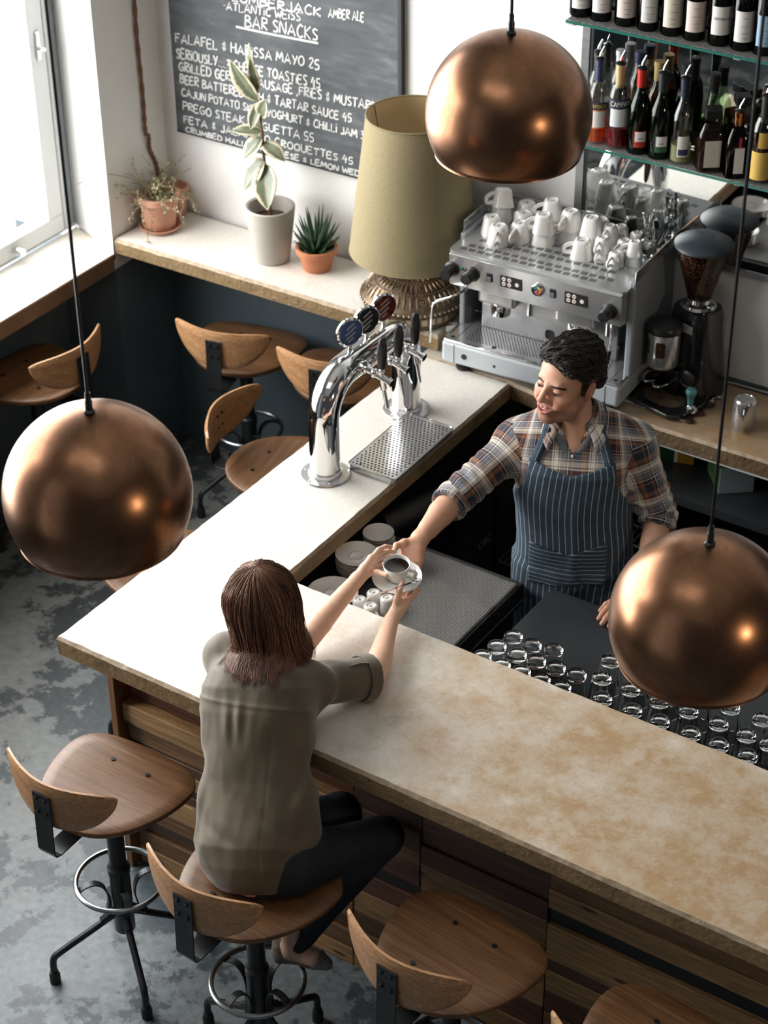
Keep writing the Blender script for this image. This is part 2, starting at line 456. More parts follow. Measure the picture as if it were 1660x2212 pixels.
def planks():
    m = MB(); cols = []
    def pl(x0, x1, z0, z1, y, c):
        m.bx((x0+.002, y, z0+.0015), (x1-.002, .27, z1-.0015)); k = rng.uniform(.8, 1.15); cols.append([v*k for v in c])
    def stack(x0, x1, rows):
        for z1, z0, y, c in rows: pl(x0, x1, z0, z1, y, c)
    stack(.068, .95, [(1.0,.80,.225,RD),(.80,.712,.225,RD),(.712,.63,.185,LT),(.63,.545,.205,MD),(.545,.50,.20,DK),(.50,.44,.20,LT),(.44,.40,.212,BK),(.40,.36,.21,RD),(.36,.27,.20,LT),(.27,.205,.205,MD),(.205,.15,.21,DK),(.15,.075,.20,MD),(.075,0,.20,LT)])
    stack(.95, 1.20, [(1.0,.70,.22,DK),(.70,.62,.206,DK),(.62,.56,.206,MD),(.56,.48,.205,RD),(.48,.43,.212,BK),(.43,.35,.205,RD),(.35,.25,.205,LT),(.25,.17,.205,DK),(.17,.09,.205,MD),(.09,0,.20,LT)])
    stack(1.20, 1.64, [(1.0,.66,.215,DK),(.66,.585,.205,RD),(.585,.47,.205,MD),(.47,.40,.212,DK),(.40,.33,.205,MD),(.33,.22,.205,LT),(.22,.12,.205,RD),(.12,0,.20,MD)])
    stack(1.64, 2.75, [(1.0,.725,.205,MD),(.725,.645,.20,LT),(.645,.582,.214,BK),(.582,.44,.20,LT),(.44,.39,.205,DK),(.39,.30,.205,LT),(.30,.21,.205,RD),(.21,.10,.205,MD),(.10,0,.20,RD)])
    stack(2.75, 3.6, [(1.0,.72,.205,RD),(.72,.60,.205,LT),(.60,.5,.205,DK),(.5,.34,.205,MD),(.34,.2,.205,RD),(.2,0,.205,MD)])
    o = m.build('cladding', M_plank, cab, smooth=False, bevel=.002, seg=1)
    at = o.data.color_attributes.new('plank', 'FLOAT_COLOR', 'CORNER')
    at.data.foreach_set('color', np.repeat(np.array([[*c, 1] for c in cols], np.float32), 24, 0).ravel())
    return o
planks()
M_post = wood_mat('post_wood', (.33,.16,.065), (.20,.09,.035), axis=2)
MB().bx((.042,.16,0), (.067,.62,1.0)).build('end_panel', M_post, cab, smooth=False, bevel=.002)
M_dark = pm('dark_cabinet_paint', (.012,.013,.015), .5)
MB().bx((.068,.27,0), (3.6,.615,.86)).bx((.068,.27,.86), (3.6,.60,1.0)).bx((.10,.615,0), (.30,2.44,1.0)).build('carcass', M_dark, cab, smooth=False)

# work surfaces behind the bar
M_blacktop = pm('black_worktop', (.030,.034,.038), .3, noise=(3, (.045,.05,.055), .4, .7), bump=(60, .03))
mt = thing('under_counter_shelf', 'low black shelf behind the corner of the bar holding saucers and mat', 'shelf', (0,0,0))
MB().bx((.305,.618,.855), (.945,1.235,.888)).bx((.92,.618,.80), (.945,1.235,.855)).build('shelf_board', M_dark, mt, smooth=False, bevel=.002)
MB().bx((.305,.64,.0), (.93,1.20,.853)).build('shelf_body', M_dark, mt, smooth=False)
MB().bx((.944,.66,.818), (.947,1.232,.822)).build('steel_trim', M_steel, mt, smooth=False)
def matmat():
    n = NB('rubber_mesh_mat'); co = n.coord(); mp = n.mapping(co, (1/.0085, 1/.0085, 1), (0, 0, .03))
    s = n.sep(n.mapping(co, (1/.0085, 1/.0085, 1)))
    fx = n.math('ABSOLUTE', n.math('SUBTRACT', n.math('FRACT', s[0]), .5)); fy = n.math('ABSOLUTE', n.math('SUBTRACT', n.math('FRACT', s[1]), .5))
    hole = n.math('MAXIMUM', fx, fy)
    n.set(color=n.ramp(hole, [(.27, (.006,.006,.007)), (.33, (.22,.215,.20))]), rough=.42)
    n.bump(n.ramp(hole, [(.25, 0.0), (.36, 1.0)]), .6, .002)
    return n.m
M_mat = matmat()
m = MB(); nx, ny = 40, 60
vs = [( .562+.374*i/nx, .645+.57*j/ny, .8925+.0035*math.exp(-((j/ny-.35+.18*(i/nx))/.05)**2)+.003*math.exp(-((j/ny-.80+.1*(i/nx))/.035)**2)+.002*math.sin(9*i/nx+5*j/ny)**2) for j in range(ny+1) for i in range(nx+1)]
m.add(vs, [(j*(nx+1)+i, j*(nx+1)+i+1, (j+1)*(nx+1)+i+1, (j+1)*(nx+1)+i) for j in range(ny) for i in range(nx)])
o = m.build('rubber_mat', M_mat); tag(o, 'grey honeycomb rubber mat lying on the low shelf behind the bar', 'mat')
sol = o.modifiers.new('thick', 'SOLIDIFY'); sol.thickness = .004; sol.offset = -1

wt = thing('worktop', 'smooth black worktop behind the long bar where upturned glasses stand', 'worktop', (0,0,0))
MB().bx((1.06,.618,.885), (3.4,1.225,.92)).build('surface', M_blacktop, wt, smooth=False, bevel=.003)
MB().bx((1.08,.63,0), (3.4,1.18,.884)).build('body', M_dark, wt, smooth=False)

# bottle fridge below the back counter
fr = thing('bottle_fridge', 'black fridge under the back counter with wire racks', 'fridge', (0,0,0))
MB().bx((.31,2.40,0), (3.3,2.44,.985)).bx((.31,2.14,0), (.33,2.40,.985)).bx((.31,2.14,.0), (3.3,2.40,.06)).bx((1.0,2.14,.06), (1.03,2.40,.76)).build('fridge_body', M_dark, fr, smooth=False)
MB().bx((.31,2.13,.74), (3.3,2.40,.775)).build('fridge_top', M_blacktop, fr, smooth=False)
M_rack = pm('grey_wire', (.28,.29,.29), .35, .7)
for (x0, x1, z) in ((.335,.60,.52),(.335,.60,.20),(.70,.98,.50)):
    r = MB()
    for k in range(12):
        x = x0+(x1-x0)*k/11; r.tube([(x,2.13,z),(x,2.38,z)], .0035, 6)
    for y in (2.13,2.25,2.38): r.tube([(x0,y,z-.004),(x1,y,z-.004)], .005, 6)
    r.build('wire_rack', M_rack, fr)
# black hose along the arm
o = MB().tube(spline([(.36,1.27,.885),(.40,1.36,.89),(.44,1.50,.885),(.45,1.66,.87),(.44,1.84,.80),(.44,1.98,.62)], 8), .042, 16).build('drain_hose', M_blackrub)
tag(o, 'thick black hose hanging along the inner side of the bar arm', 'hose')

# boxes on the fridge top under the back counter
def boxed(name, label, c, d, rz, mats, faces):
    b = MB().box((0,0,d[2]/2), d)
    for i, k in enumerate(faces): b.mi[i] = k
    o = b.build(name, mats, None, smooth=False, bevel=.0012, seg=1, loc=c, rot=rz); return tag(o, label, 'box')
M_bgreen = pm('green_carton', (.055,.16,.045), .5, noise=(9, (.16,.30,.09), .35, .65)); M_bblue = pm('pale_blue_carton', (.40,.52,.58), .5); M_bgrey = pm('grey_carton', (.42,.44,.45), .5)
M_bdg = pm('dark_green_carton', (.01,.06,.03), .5); M_byel = pm('ochre_carton', (.50,.28,.03), .5); M_red = pm('red_ink', (.35,.02,.02), .5)
ob = boxed('tea_carton', 'green and pale blue carton under the back counter, corner pointing outward', (1.19,2.325,.776), (.13,.16,.11), rad(40), [M_bgreen, M_bblue, M_bgrey], [0,0,1,2,0,0])
mm = MB()
for a in range(4): mm.sphere((.0765, -.015+.014*(a % 2), .062+.016*(a//2)), .009, 10, 6, sc=(.12,1,.8))
mm.build('printed_emblem', M_red, ob)
ob = boxed('snack_carton', 'dark green and ochre carton lying far back under the back counter', (.93,2.36,.776), (.19,.07,.10), rad(14), [M_bdg, M_byel, M_strip], [0,0,0,1,0,0])
MB().bx((.02,-.0365,.0), (.032,-.035,.10)).bx((.033,-.0362,.0), (.094,-.035,.10), 1).build('carton_print', [M_strip, M_byel], ob, smooth=False)
# ================================================================== STOOLS
M_seatw = wood_mat('oak_seat', (.46,.255,.118), (.26,.132,.056), axis=0)
M_seatdk = wood_mat('dark_seat_wood', (.235,.115,.048), (.115,.052,.021), axis=0)  # darker seat tone for the four stools along the bar front
M_backw = wood_mat('oak_back', (.54,.30,.145), (.36,.185,.08), axis=0, scale=.8)
M_ringm = pm('worn_steel_ring', (.30,.31,.32), .25, 1)
def smooth_outline():
    half = [(0,.203),(.09,.200),(.15,.190),(.195,.168),(.224,.13),(.232,.085),(.228,.03),(.214,-.03),(.19,-.09),(.155,-.143),(.11,-.182),(.055,-.205),(0,-.212)]
    pts = half+[(-x, y) for x, y in reversed(half[1:-1])]
    return [tuple(p) for p in spline(pts, 4, True)]
SEATZ = .765
def seat_mesh():
    out = smooth_outline(); n = len(out); m = MB()
    levels = [1.0, .985, .8, .55, .3, .12]
    def top(x, y, s):
        z = SEATZ-.10*max(0, y-.09)**1.6*1.4-.006*math.exp(-((x/.13)**2+((y+.02)/.12)**2))
        return z-(.003 if s == 1.0 else 0)
    vs = []
    for s in levels: vs += [(x*s, y*s, top(x*s, y*s, s)) for x, y in out]
    fs = []
    for i in range(len(levels)-1):
        for k in range(n): fs.append((i*n+k, i*n+(k+1) % n, (i+1)*n+(k+1) % n, (i+1)*n+k))
    fs.append(tuple(range((len(levels)-1)*n, len(levels)*n)))
    o = len(vs)
    vs += [(x*1.0, y*1.0, top(x, y, 1)-.012) for x, y in out]+[(x*.96, y*.96, top(x, y, 1)-.022) for x, y in out]
    fs += [(o+k, o+(k+1) % n, (k+1) % n, k) for k in range(n)]
    fs += [(o+n+k, o+n+(k+1) % n, o+(k+1) % n, o+k) for k in range(n)]+[tuple(reversed(range(o+n, o+2*n)))]
    m.add(vs, fs); return m
def back_mesh():
    m = MB(); N = 44; vs = []; fs = []; th = .0105
    K = 9
    for side in (1, -1):
        for i in range(N+1):
            u = math.sin(PI/2*(-1+2*i/N)); hh = .082*max(0, 1-abs(u)**2.7)**.58+.0005; cz = .978-.010*abs(u)**2-hh*(1-.14*abs(u)**6)-.012*abs(u)**8
            for j in range(K):
                w = -1+2*j/(K-1); z = cz+hh*w
                x = .208*u; y = -.266+.078*abs(u)**1.8-.035*(z-.9)
                e = th*(1-.60*max(abs(w), abs(u))**14)
                vs.append((x, y+side*e, z))
    S = (N+1)*K
    for i in range(N):
        for j in range(K-1):
            a = i*K+j; fs.append((a, a+K, a+K+1, a+1)); b = S+a; fs.append((b, b+1, b+K+1, b+K))
        for j in (0, K-1):
            a = i*K+j; fs.append((a, a+K, S+a+K, S+a))
    for i in (0, N):
        for j in range(K-1):
            a = i*K+j; fs.append((a, a+1, S+a+1, S+a))
    m.add(vs, fs); return m
BASE = ('leg', 'foot_ring', 'ring_bracket')
def make_stool():
    t = thing('bar_stool', '', 'stool', (0,0,0), 0, 'wooden bar stools with black steel bases')
    st = seat_mesh().build('seat', M_seatw, t, angle=50)
    for x in (-.068,.068):
        for y in (.10,-.09): MB().cyl((x,y,SEATZ-.012), (x,y,SEATZ+.0005), .0075, 12).build('seat_bolt', M_blackmetal, st)
    bk = back_mesh().build('backrest', M_backw, t, angle=60)
    br = MB().tube([(0,-.03,.739),(0,-.09,.722),(0,-.16,.708),(0,-.262,.706),(0,-.281,.712),(0,-.287,.728),(0,-.285,.80),(0,-.281,.90),(0,-.2815,.945)], .03, flat=(.066,.005), up=(0,0,1))
    br.build('back_bracket', M_blackmetal, t, smooth=False, bevel=.0012, seg=1)
    for x in (-.016,.016):
        for z in (.875,.925): MB().cyl((x,-.291,z), (x,-.2525,z), .0060, 10).build('back_screw', M_blackmetal, bk)
    MB().lathe([(0,.16),(.030,.16),(.033,.165),(.033,.405),(.036,.408),(.036,.430),(.031,.435),(.028,.44),(.027,.46),(.027,.735),(.05,.738),(.05,.744),(0,.744)], 24).build('pole', M_blackmetal, t)
    rg = MB(); R = .138
    rg.tube([(R*math.cos(2*PI*k/48), R*math.sin(2*PI*k/48), .372) for k in range(49)], .0085, 10, cap=False).build('foot_ring', M_ringm, t, doubles=True)
    for k in range(4):
        a = PI/4+k*PI/2; c, s = math.cos(a), math.sin(a)
        pth = [(.134,.362),(.118,.375),(.095,.383),(.072,.378),(.054,.36),(.044,.33),(.042,.30),(.046,.272),(.05,.25)]
        q = spline([(r*c, r*s, z) for r, z in pth], 3)
        MB().tube(q, .01, flat=(.022,.005), up=(c,s,0)).build('ring_bracket', M_blackmetal, t, smooth=False)
        lp = [(.028,.232),(.10,.190),(.17,.150),(.215,.124),(.233,.110),(.240,.09),(.241,.06),(.241,.04)]
        q = spline([(r*c, r*s, z) for r, z in lp], 4)
        lg = MB().tube(q, .0115, 12).cyl((.028*c,.028*s,.245), (.07*c,.07*s,.215), .014, 8).build('leg', M_blackmetal, t)
        MB().lathe([(0,0),(.018,0),(.018,.035),(.0145,.042),(.0145,.05),(0,.05)], 14, (.241*c,.241*s,0)).build('rubber_foot', M_blackrub, lg)
    return t
stool0 = make_stool()
STOOLS = [  # x, y, heading (deg, 0 faces +y), base angle, label, dark seat
 (.335,-.185,0,53-45,'bar stool with empty seat nearest the outer corner of the bar'),
 (.945,-.285,-3,81-45,'bar stool the woman sits on'),
 (1.565,-.200,-6,20,'empty bar stool beside the woman, next along the long front of the bar'),
 (2.195,-.21,-6,40,'bar stool cut off by the lower right corner of the photo'),
 (-.265,1.53,-81,30,'bar stool at the short bar arm beside the beer tower, bolts showing on its backrest'),
 (-.915,2.165,12,15,'bar stool under the wall counter with its curved back toward the room, left one'),
 (-.44,2.20,12,40,'bar stool under the wall counter partly hidden by the beer tower'),
 (-1.50,1.53,90,25,'bar stool at the window counter near the left edge'),
 (-.255,.80,-84,10,'bar stool mostly hidden behind the left copper pendant'),
 (-1.50,.83,90,-19,'bar stool at the window counter hidden by the left pendant, only a foot showing'),
]
for i, (x, y, h, b, lab) in enumerate(STOOLS):
    o = stool0 if i == 0 else dup(stool0, (x, y, 0), rad(h), lab)
    o.location = (x, y, 0); o.rotation_euler.z = rad(h); o['label'] = lab
    for c in o.children:
        if c.name.split('.')[0] in BASE: c.rotation_euler.z = rad(b-h)
    if i < 4:
        for c in o.children:
            if c.name.split('.')[0] == 'seat':
                c.data = c.data.copy(); c.data.materials[0] = M_seatdk

# ================================================================== PENDANTS
def copper():
    n = NB('aged_copper'); co = n.coord()
    a = n.noise(co, 6, 6, .65, .5); b = n.noise(co, 22, 5, .65)
    col = n.ramp(a, [(.28, (.16,.082,.047)), (.5, (.28,.14,.078)), (.72, (.40,.20,.11))])
    n.set(color=n.mix(n.ramp(b, [(.55, 0.0), (.75, .4)]), col, (.24,.135,.09)), metal=1, rough=n.math('ADD', n.ramp(a, [(.3, .30), (.7, .20)]), n.math('MULTIPLY', b, .07)))
    return n.m
M_copper = copper()
M_innerw = pm('pendant_inside', (.55,.30,.17), .4, .8)
M_cord = pm('black_cord', (.012,.012,.016), .5)
def make_pendant():
    R = .225; t = thing('copper_pendant', '', 'pendant lamp', (0,0,0), 0, 'round copper pendants over the bar')
    a1 = math.acos(-.48); pr = [(R*math.sin(a1*i/40), R*math.cos(a1*i/40)) for i in range(41)]; pr[0] = (0, R)
    pr += [(pr[-1][0]+.002, pr[-1][1]-.004), (pr[-1][0]-.003, pr[-1][1]-.004)]
    MB().lathe(pr, 72).build('shade', M_copper, t, angle=60)
    pi = [((R-.004)*math.sin(a1*i/30), (R-.004)*math.cos(a1*i/30)) for i in range(31)]; pi[0] = (0, R-.004)
    MB().lathe(pi, 64).build('shade_lining', M_innerw, t)
    MB().lathe([(0,R-.004),(.013,R-.004),(.014,R+.004),(.009,R+.008),(.009,R+.03),(.007,R+.034),(.007,R+.052),(0,R+.052)], 16).build('cord_grip', M_blackp, t)
    MB().lathe([(0,R-.09),(.02,R-.09),(.02,R-.005),(0,R-.005)], 16).sphere((0,0,R-.115), .03, 16, 10).build('bulb', pm('bulb_glass', (.8,.75,.65), .2), t)
    return t
pend0 = make_pendant()
PENDS = [((.791,-.578,2.215),'large copper pendant hanging left above the bar stools near the bar corner'),
         ((1.03,.902,2.694),'copper pendant hanging highest, in front of the lampshade and the bottle shelves'),
         ((2.055,.124,1.911),'copper pendant cut by the right edge, hanging low over the glasses')]
for i, (p, lab) in enumerate(PENDS):
    o = pend0 if i == 0 else dup(pend0, p, 0, lab)
    o.location = p; o['label'] = lab
    MB().cyl((0,0,.225+.05), (0,0,6.0-p[2]), .0042, 8).lathe([(0,5.97-p[2]),(.05,5.97-p[2]),(.05,6.0-p[2]),(0,6.0-p[2])], 20).build('cord', M_cord, o)

# ================================================================== CHALKBOARD
M_slate = None
def slate():
    n = NB('chalkboard_slate'); co = n.coord()
    a = n.noise(n.mapping(co, (2, 2, 5)), 2, 6, .6, .8); b = n.noise(n.mapping(co, (3, 30, 12)), 3, 4)
    f = n.math('ADD', n.math('MULTIPLY', a, .6), n.math('MULTIPLY', b, .4))
    n.set(color=n.ramp(f, [(.35, (.050,.058,.066)), (.52, (.080,.090,.100)), (.68, (.15,.163,.174))]), rough=.62)
    return n.m
M_slate = slate(); M_frame = pm('dark_frame', (.02,.023,.026), .5)
M_chalk = NB('chalk'); cc = M_chalk.coord(); M_chalk.set(color=M_chalk.ramp(M_chalk.noise(cc, 260, 4, .7), [(.3, (.42,.43,.43)), (.6, (.80,.80,.79))]), rough=.9); M_chalk = M_chalk.m
BX0, BX1, BZ0, BZ1 = -1.418, -.330, 1.503, 2.62
cb = thing('chalkboard', 'big chalkboard with white hand-lettered bar snacks menu on the white wall', 'chalkboard', (WALLX0, WALLY0, 0), WROT)
lx = lambda x: (x-WALLX0)/math.cos(WROT)
MB().bx((lx(BX0),-.020,BZ0), (lx(BX1)-.018,-.001,BZ1)).build('board', M_slate, cb, smooth=False, bevel=.002)
MB().bx((lx(BX1)-.018,-.026,BZ0-.004), (lx(BX1),-.001,BZ1)).bx((lx(BX0),-.023,BZ0-.004), (lx(BX1)-.018,-.001,BZ0+.004)).build('frame', M_frame, cb, smooth=False, bevel=.002)
GL = {  # hand-drawn capitals as strokes in a 0..1 box (width given)
'A':(.8,[[(0,0),(.4,1),(.8,0)],[(.15,.35),(.7,.32)]]),'B':(.65,[[(0,0),(.03,1)],[(0,1),(.45,.95),(.5,.7),(.05,.55),(.55,.45),(.62,.15),(0,0)]]),
'C':(.65,[[(.62,.85),(.35,1),(.05,.6),(.1,.15),(.4,0),(.65,.15)]]),'D':(.7,[[(0,0),(.03,1)],[(-.05,1),(.5,.85),(.7,.45),(.45,.08),(0,0)]]),
'E':(.58,[[(.55,1),(0,.97),(0,0),(.58,.03)],[(0,.52),(.45,.54)]]),'F':(.58,[[(.58,1),(0,.97),(.02,0)],[(0,.55),(.45,.57)]]),
'G':(.7,[[(.62,.88),(.3,1),(.03,.55),(.2,.03),(.62,.1),(.66,.45),(.36,.44)]]),'H':(.65,[[(0,0),(.02,1)],[(.62,0),(.65,1)],[(0,.5),(.65,.55)]]),
'I':(.12,[[(.06,0),(.06,.72)],[(.06,.93),(.07,1)]]),'J':(.5,[[(.45,1),(.47,.2),(.25,0),(0,.15)]]),'K':(.62,[[(0,0),(.02,1)],[(.6,1),(.03,.48),(.62,0)]]),
'L':(.55,[[(.02,1),(0,0),(.55,.04)]]),'M':(.85,[[(0,0),(.12,1),(.42,.3),(.72,1),(.85,0)]]),'N':(.68,[[(0,0),(.03,1),(.62,0),(.68,1)]]),
'O':(.7,[[(.35,1),(.04,.7),(.06,.2),(.35,0),(.66,.25),(.64,.78),(.35,1)]]),'P':(.58,[[(.02,0),(.03,1)],[(0,1),(.5,.95),(.55,.6),(.05,.48)]]),
'Q':(.7,[[(.35,1),(.04,.7),(.06,.2),(.35,0),(.66,.25),(.64,.78),(.35,1)],[(.4,.25),(.72,-.05)]]),'R':(.62,[[(.02,0),(.03,1)],[(0,1),(.5,.95),(.52,.62),(.05,.5),(.62,0)]]),
'S':(.55,[[(.52,.9),(.25,1),(.04,.78),(.25,.54),(.5,.35),(.42,.06),(.02,.06)]]),'T':(.65,[[(-.02,.97),(.68,1)],[(.33,.98),(.31,0)]]),
'U':(.65,[[(.02,1),(.04,.2),(.32,0),(.6,.2),(.64,1)]]),'V':(.65,[[(0,1),(.3,0),(.65,1)]]),'W':(.9,[[(0,1),(.2,0),(.45,.7),(.66,0),(.9,1)]]),
'X':(.6,[[(0,1),(.6,0)],[(.6,1),(0,0)]]),'Y':(.6,[[(0,1),(.3,.5)],[(.62,1),(.2,0)]]),'Z':(.6,[[(0,1),(.6,.97),(0,.03),(.6,0)]]),
'2':(.55,[[(.03,.8),(.3,1),(.5,.75),(.05,.03),(.55,.05)]]),'3':(.5,[[(.03,.92),(.45,.9),(.2,.55),(.5,.3),(.3,0),(0,.1)]]),'4':(.6,[[(.3,1),(0,.42),(.6,.45)],[(.45,.75),(.42,-.05)]]),
'5':(.52,[[(.5,1),(.08,.97),(.06,.55),(.42,.5),(.48,.15),(.2,0),(0,.08)]]),'&':(.6,[[(.5,.75),(.1,.72),(.4,.5),(.08,.28),(.55,.25)],[(.32,1),(.28,0)]]),
'.':(.12,[[(.04,.0),(.08,.08)]]),',':(.15,[[(.1,.12),(.02,-.15)]]),'?':(.45,[[(.02,.85),(.25,1),(.42,.75),(.2,.45),(.2,.3)],[(.2,.05),(.21,.0)]]),'-':(.2,[[(.05,.42),(.1,.5),(.14,.42)]])}
def chalk_line(m, text, p0, p1, h, w=.0052):
    (x0, z0), (x1, z1) = p0, p1
    tot = sum(GL[c][0]+.2 if c in GL else .42 for c in text)-.2
    k = (x1-x0)/tot; u = 0
    for c in text:
        if c not in GL: u += .42; continue
        gw, st = GL[c]; jz = rng.normal(0, .03); js = rng.uniform(.92, 1.1)
        for s in st:
            pts = []
            ss = spline([(a, b, 0) for a, b in s], 3) if len(s) > 3 else [(a, b, 0) for a, b in s]
            for a, b, _ in ss:
                t = (u+a)/tot; zz = z0+(z1-z0)*t+(b*js+jz)*h
                pts.append((x0+k*(u+a)+.06*h*b, -.0212, zz))
            n = len(pts)
            m.tube(pts, w*.5, flat=(w*rng.uniform(.8, 1.15), .0016), up=(0, 1, 0))
        u += gw+.2
wr = MB()
LINES = [("LUMBERJACK",(-1.10,2.112),(-.69,2.128),.047),("AMBER ALE",(-.655,2.133),(-.497,2.147),.045),("-ATLANTIC WEISS",(-1.145,2.070),(-.785,2.092),.042),("BAR SNACKS",(-1.045,2.021),(-.708,2.030),.062),
 ("FALAFEL & HARISSA MAYO 25",(-1.393,1.888),(-.705,1.915),.050),("SERIOUSLY....? CHEESE TOASTIES 45",(-1.394,1.822),(-.703,1.840),.050),
 ("GRILLED GERMAN SAUSAGE ,FRIES & MUSTARD",(-1.386,1.769),(-.446,1.802),.048),("BEER BATTERED FISH & TARTAR SAUCE 45",(-1.384,1.718),(-.561,1.731),.046),
 ("CAJUN POTATO SKINS YOGHURT & CHILLI JAM 35",(-1.381,1.663),(-.483,1.674),.044),("PREGO STEAK BAGUETTA 55",(-1.379,1.604),(-.740,1.607),.044),
 ("FETA & JALAPENO CROQUETTES 45",(-1.379,1.548),(-.558,1.556),.040),("CRUMBED HALLOUMI CHEESE & LEMON WEDGES",(-1.373,1.507),(-.452,1.513),.030)]
for s, a, b, h in LINES: chalk_line(wr, s, (lx(a[0]), a[1]), (lx(b[0]), b[1]), h*.76, .0072 if h > .045 else .006)
wr.tube([(lx(-1.09),-.0212,2.010),(lx(-.9),-.0212,2.013),(lx(-.705),-.0212,2.020)], .004, flat=(.009,.0016), up=(0,1,0))
wr.build('chalk_lettering', M_chalk, cb, smooth=False)

# ================================================================== PLANTS AND LAMP
M_terra = pm('terracotta', (.48,.185,.085), .7, noise=(9, (.40,.15,.07), .3, .7), bump=(60, .1, .001))
M_terrapale = pm('weathered_terracotta', (.55,.29,.20), .75, noise=(7, (.46,.22,.14), .3, .7), bump=(50, .1, .001))
M_soil = pm('potting_soil', (.045,.028,.018), .95, noise=(40, (.10,.065,.04), .4, .7), bump=(60, 1, .006))
M_cpot = pm('concrete_planter', (.46,.43,.385), .8, noise=(5, (.36,.33,.29), .35, .7), bump=(45, .2, .002))
def pot_prof(h, rb, rt, rim, rimh, wall=.006):
    return [(0,0),(rb,0),(rb+.002,.003),(rt-(.004 if rim else 0),h-rimh),(rt+rim,h-rimh+.002),(rt+rim+.001,h-.002),(rt+rim-.002,h),(rt-wall,h-.001),(rt-wall-.002,h-.03),(rt-wall-.004,h-.032),(0,h-.03)]
ZC = 1.14
# 1 trailing wiry plant
t = thing('potted_trailing_plant', 'wiry trailing plant with tiny leaves in a weathered terracotta pot at the window corner', 'potted plant', (-1.395,2.255,ZC))
MB().lathe(pot_prof(.145,.062,.083,.006,.03), 40, (0,0,.014)).build('pot', M_terrapale, t)
MB().lathe([(0,0),(.068,0),(.088,.016),(.09,.022),(.084,.022),(.066,.008),(0,.008)], 40).build('saucer', M_terrapale, t)
MB().lathe([(0,.003),(.05,.004),(.079,0)], 24, (0,0,.13)).build('soil', M_soil, t)
M_twig = pm('thin_brown_twig', (.27,.19,.12), .7); M_tiny = pm('tiny_leaves', (.27,.31,.14), .6, noise=(30, (.42,.38,.22), .4, .7))
tw, lv = MB(), MB()
for k in range(46):
    a = rng.uniform(0, 2*PI); r0 = rng.uniform(0, .05); p = np.array([r0*math.cos(a), r0*math.sin(a), .135]); q = [p.copy()]
    v = np.array([math.cos(a)*rng.uniform(.2,.8), math.sin(a)*rng.uniform(.2,.8), rng.uniform(.8,1.5)]); v /= np.linalg.norm(v)
    n = int(rng.integers(7, 15))
    for i in range(n):
        v = v+rng.normal(0, .30, 3)+np.array([0,0,-.20 if k % 3 else -.06]); v /= np.linalg.norm(v)
        p = p+v*.019; p[1] = min(p[1], .13); p[0] = max(p[0], -.085)
        q.append(p.copy())
        for _ in range(2):
            if rng.random() < .75:
                c = p+rng.normal(0, .004, 3); s = rng.uniform(.005, .0085); d = Euler(rng.uniform(-2, 2, 3)).to_matrix()
                lv.add([Vector(c)+d @ Vector(w) for w in ((0,0,0),(s,s*.6,.001),(2*s,0,0),(s,-s*.6,.001))], [(0,1,2,3)])
    tw.tube(q, .0015, 5)
# a long wisp reaching over the window
q = spline([(.0,0,.14),(-.05,-.06,.22),(-.085,-.14,.27),(-.13,-.20,.285),(-.20,-.27,.25)], 6)
tw.tube(q, .0016, 5)
tw.build('stems', M_twig, t); lv.build('leaves', M_tiny, t, smooth=False)
# second pale pot behind it
t = thing('small_terracotta_pot', 'pale terracotta pot half hidden behind the trailing plant against the pier', 'pot', (-1.425,2.395,ZC))
MB().lathe(pot_prof(.13,.042,.058,.004,.025), 32).build('pot', M_terrapale, t)
# dried vine stem climbing the pier
o = MB().tube(spline([(-1.492,2.385,1.26),(-1.49,2.37,1.36),(-1.488,2.335,1.44),(-1.485,2.33,1.50),(-1.486,2.315,1.53),(-1.488,2.318,1.70),(-1.487,2.310,1.95),(-1.488,2.315,2.2),(-1.488,2.31,2.6)], 10), [.0075+.0018*math.sin(i*1.9) for i in range(81)], 8).build('dried_vine', pm('vine_bark', (.19,.10,.055), .8, bump=(90, 1, .004)))
tag(o, 'twisted brown vine stem climbing the white pier beside the chalkboard', 'vine')
# 2 variegated rubber plant
t = thing('potted_rubber_plant', 'variegated rubber plant in a tall grey concrete planter before the chalkboard', 'potted plant', (-.845,2.285,ZC))
MB().lathe([(0,0),(.066,0),(.072,.006),(.082,.08),(.092,.16),(.0995,.222),(.1,.232),(.096,.236),(.086,.232),(.080,.18),(.078,.176),(0,.18)], 48).build('planter', M_cpot, t)
MB().lathe([(0,.006),(.04,.003),(.08,0)], 24, (0,0,.177)).build('soil', M_soil, t)
M_stem = pm('red_brown_stem', (.13,.055,.03), .5)
stem = spline([(.0,0,.18),(-.004,.0,.30),(-.018,.0,.42),(-.022,0,.55),(-.034,0,.66),(-.04,0,.74)], 6)
MB().tube(stem, [.007-.0035*i/len(stem) for i in range(len(stem))], 8).build('stem', M_stem, t)
def leafmat():
    n = NB('variegated_leaf'); at = n.node('ShaderNodeAttribute', attribute_name='edge')
    e = n.math('ADD', at.outputs['Fac'], n.math('MULTIPLY', n.math('SUBTRACT', n.noise(n.coord(), 42, 4, .65), .5), .9))
    g = n.noise(n.coord(), 18, 3)
    col = n.mix(n.ramp(e, [(.60, 0.0), (.70, 1.0)]), n.ramp(g, [(.35, (.075,.11,.065)), (.65, (.17,.20,.13))]), (.62,.55,.38))
    mid = n.ramp(at.outputs['Fac'], [(.04, 1.0), (.08, 0.0)])
    n.set(color=n.mix(n.math('MULTIPLY', mid, .6), col, (.36,.26,.15)), rough=.32, coat=.2)
    return n.m
M_leaf = leafmat()
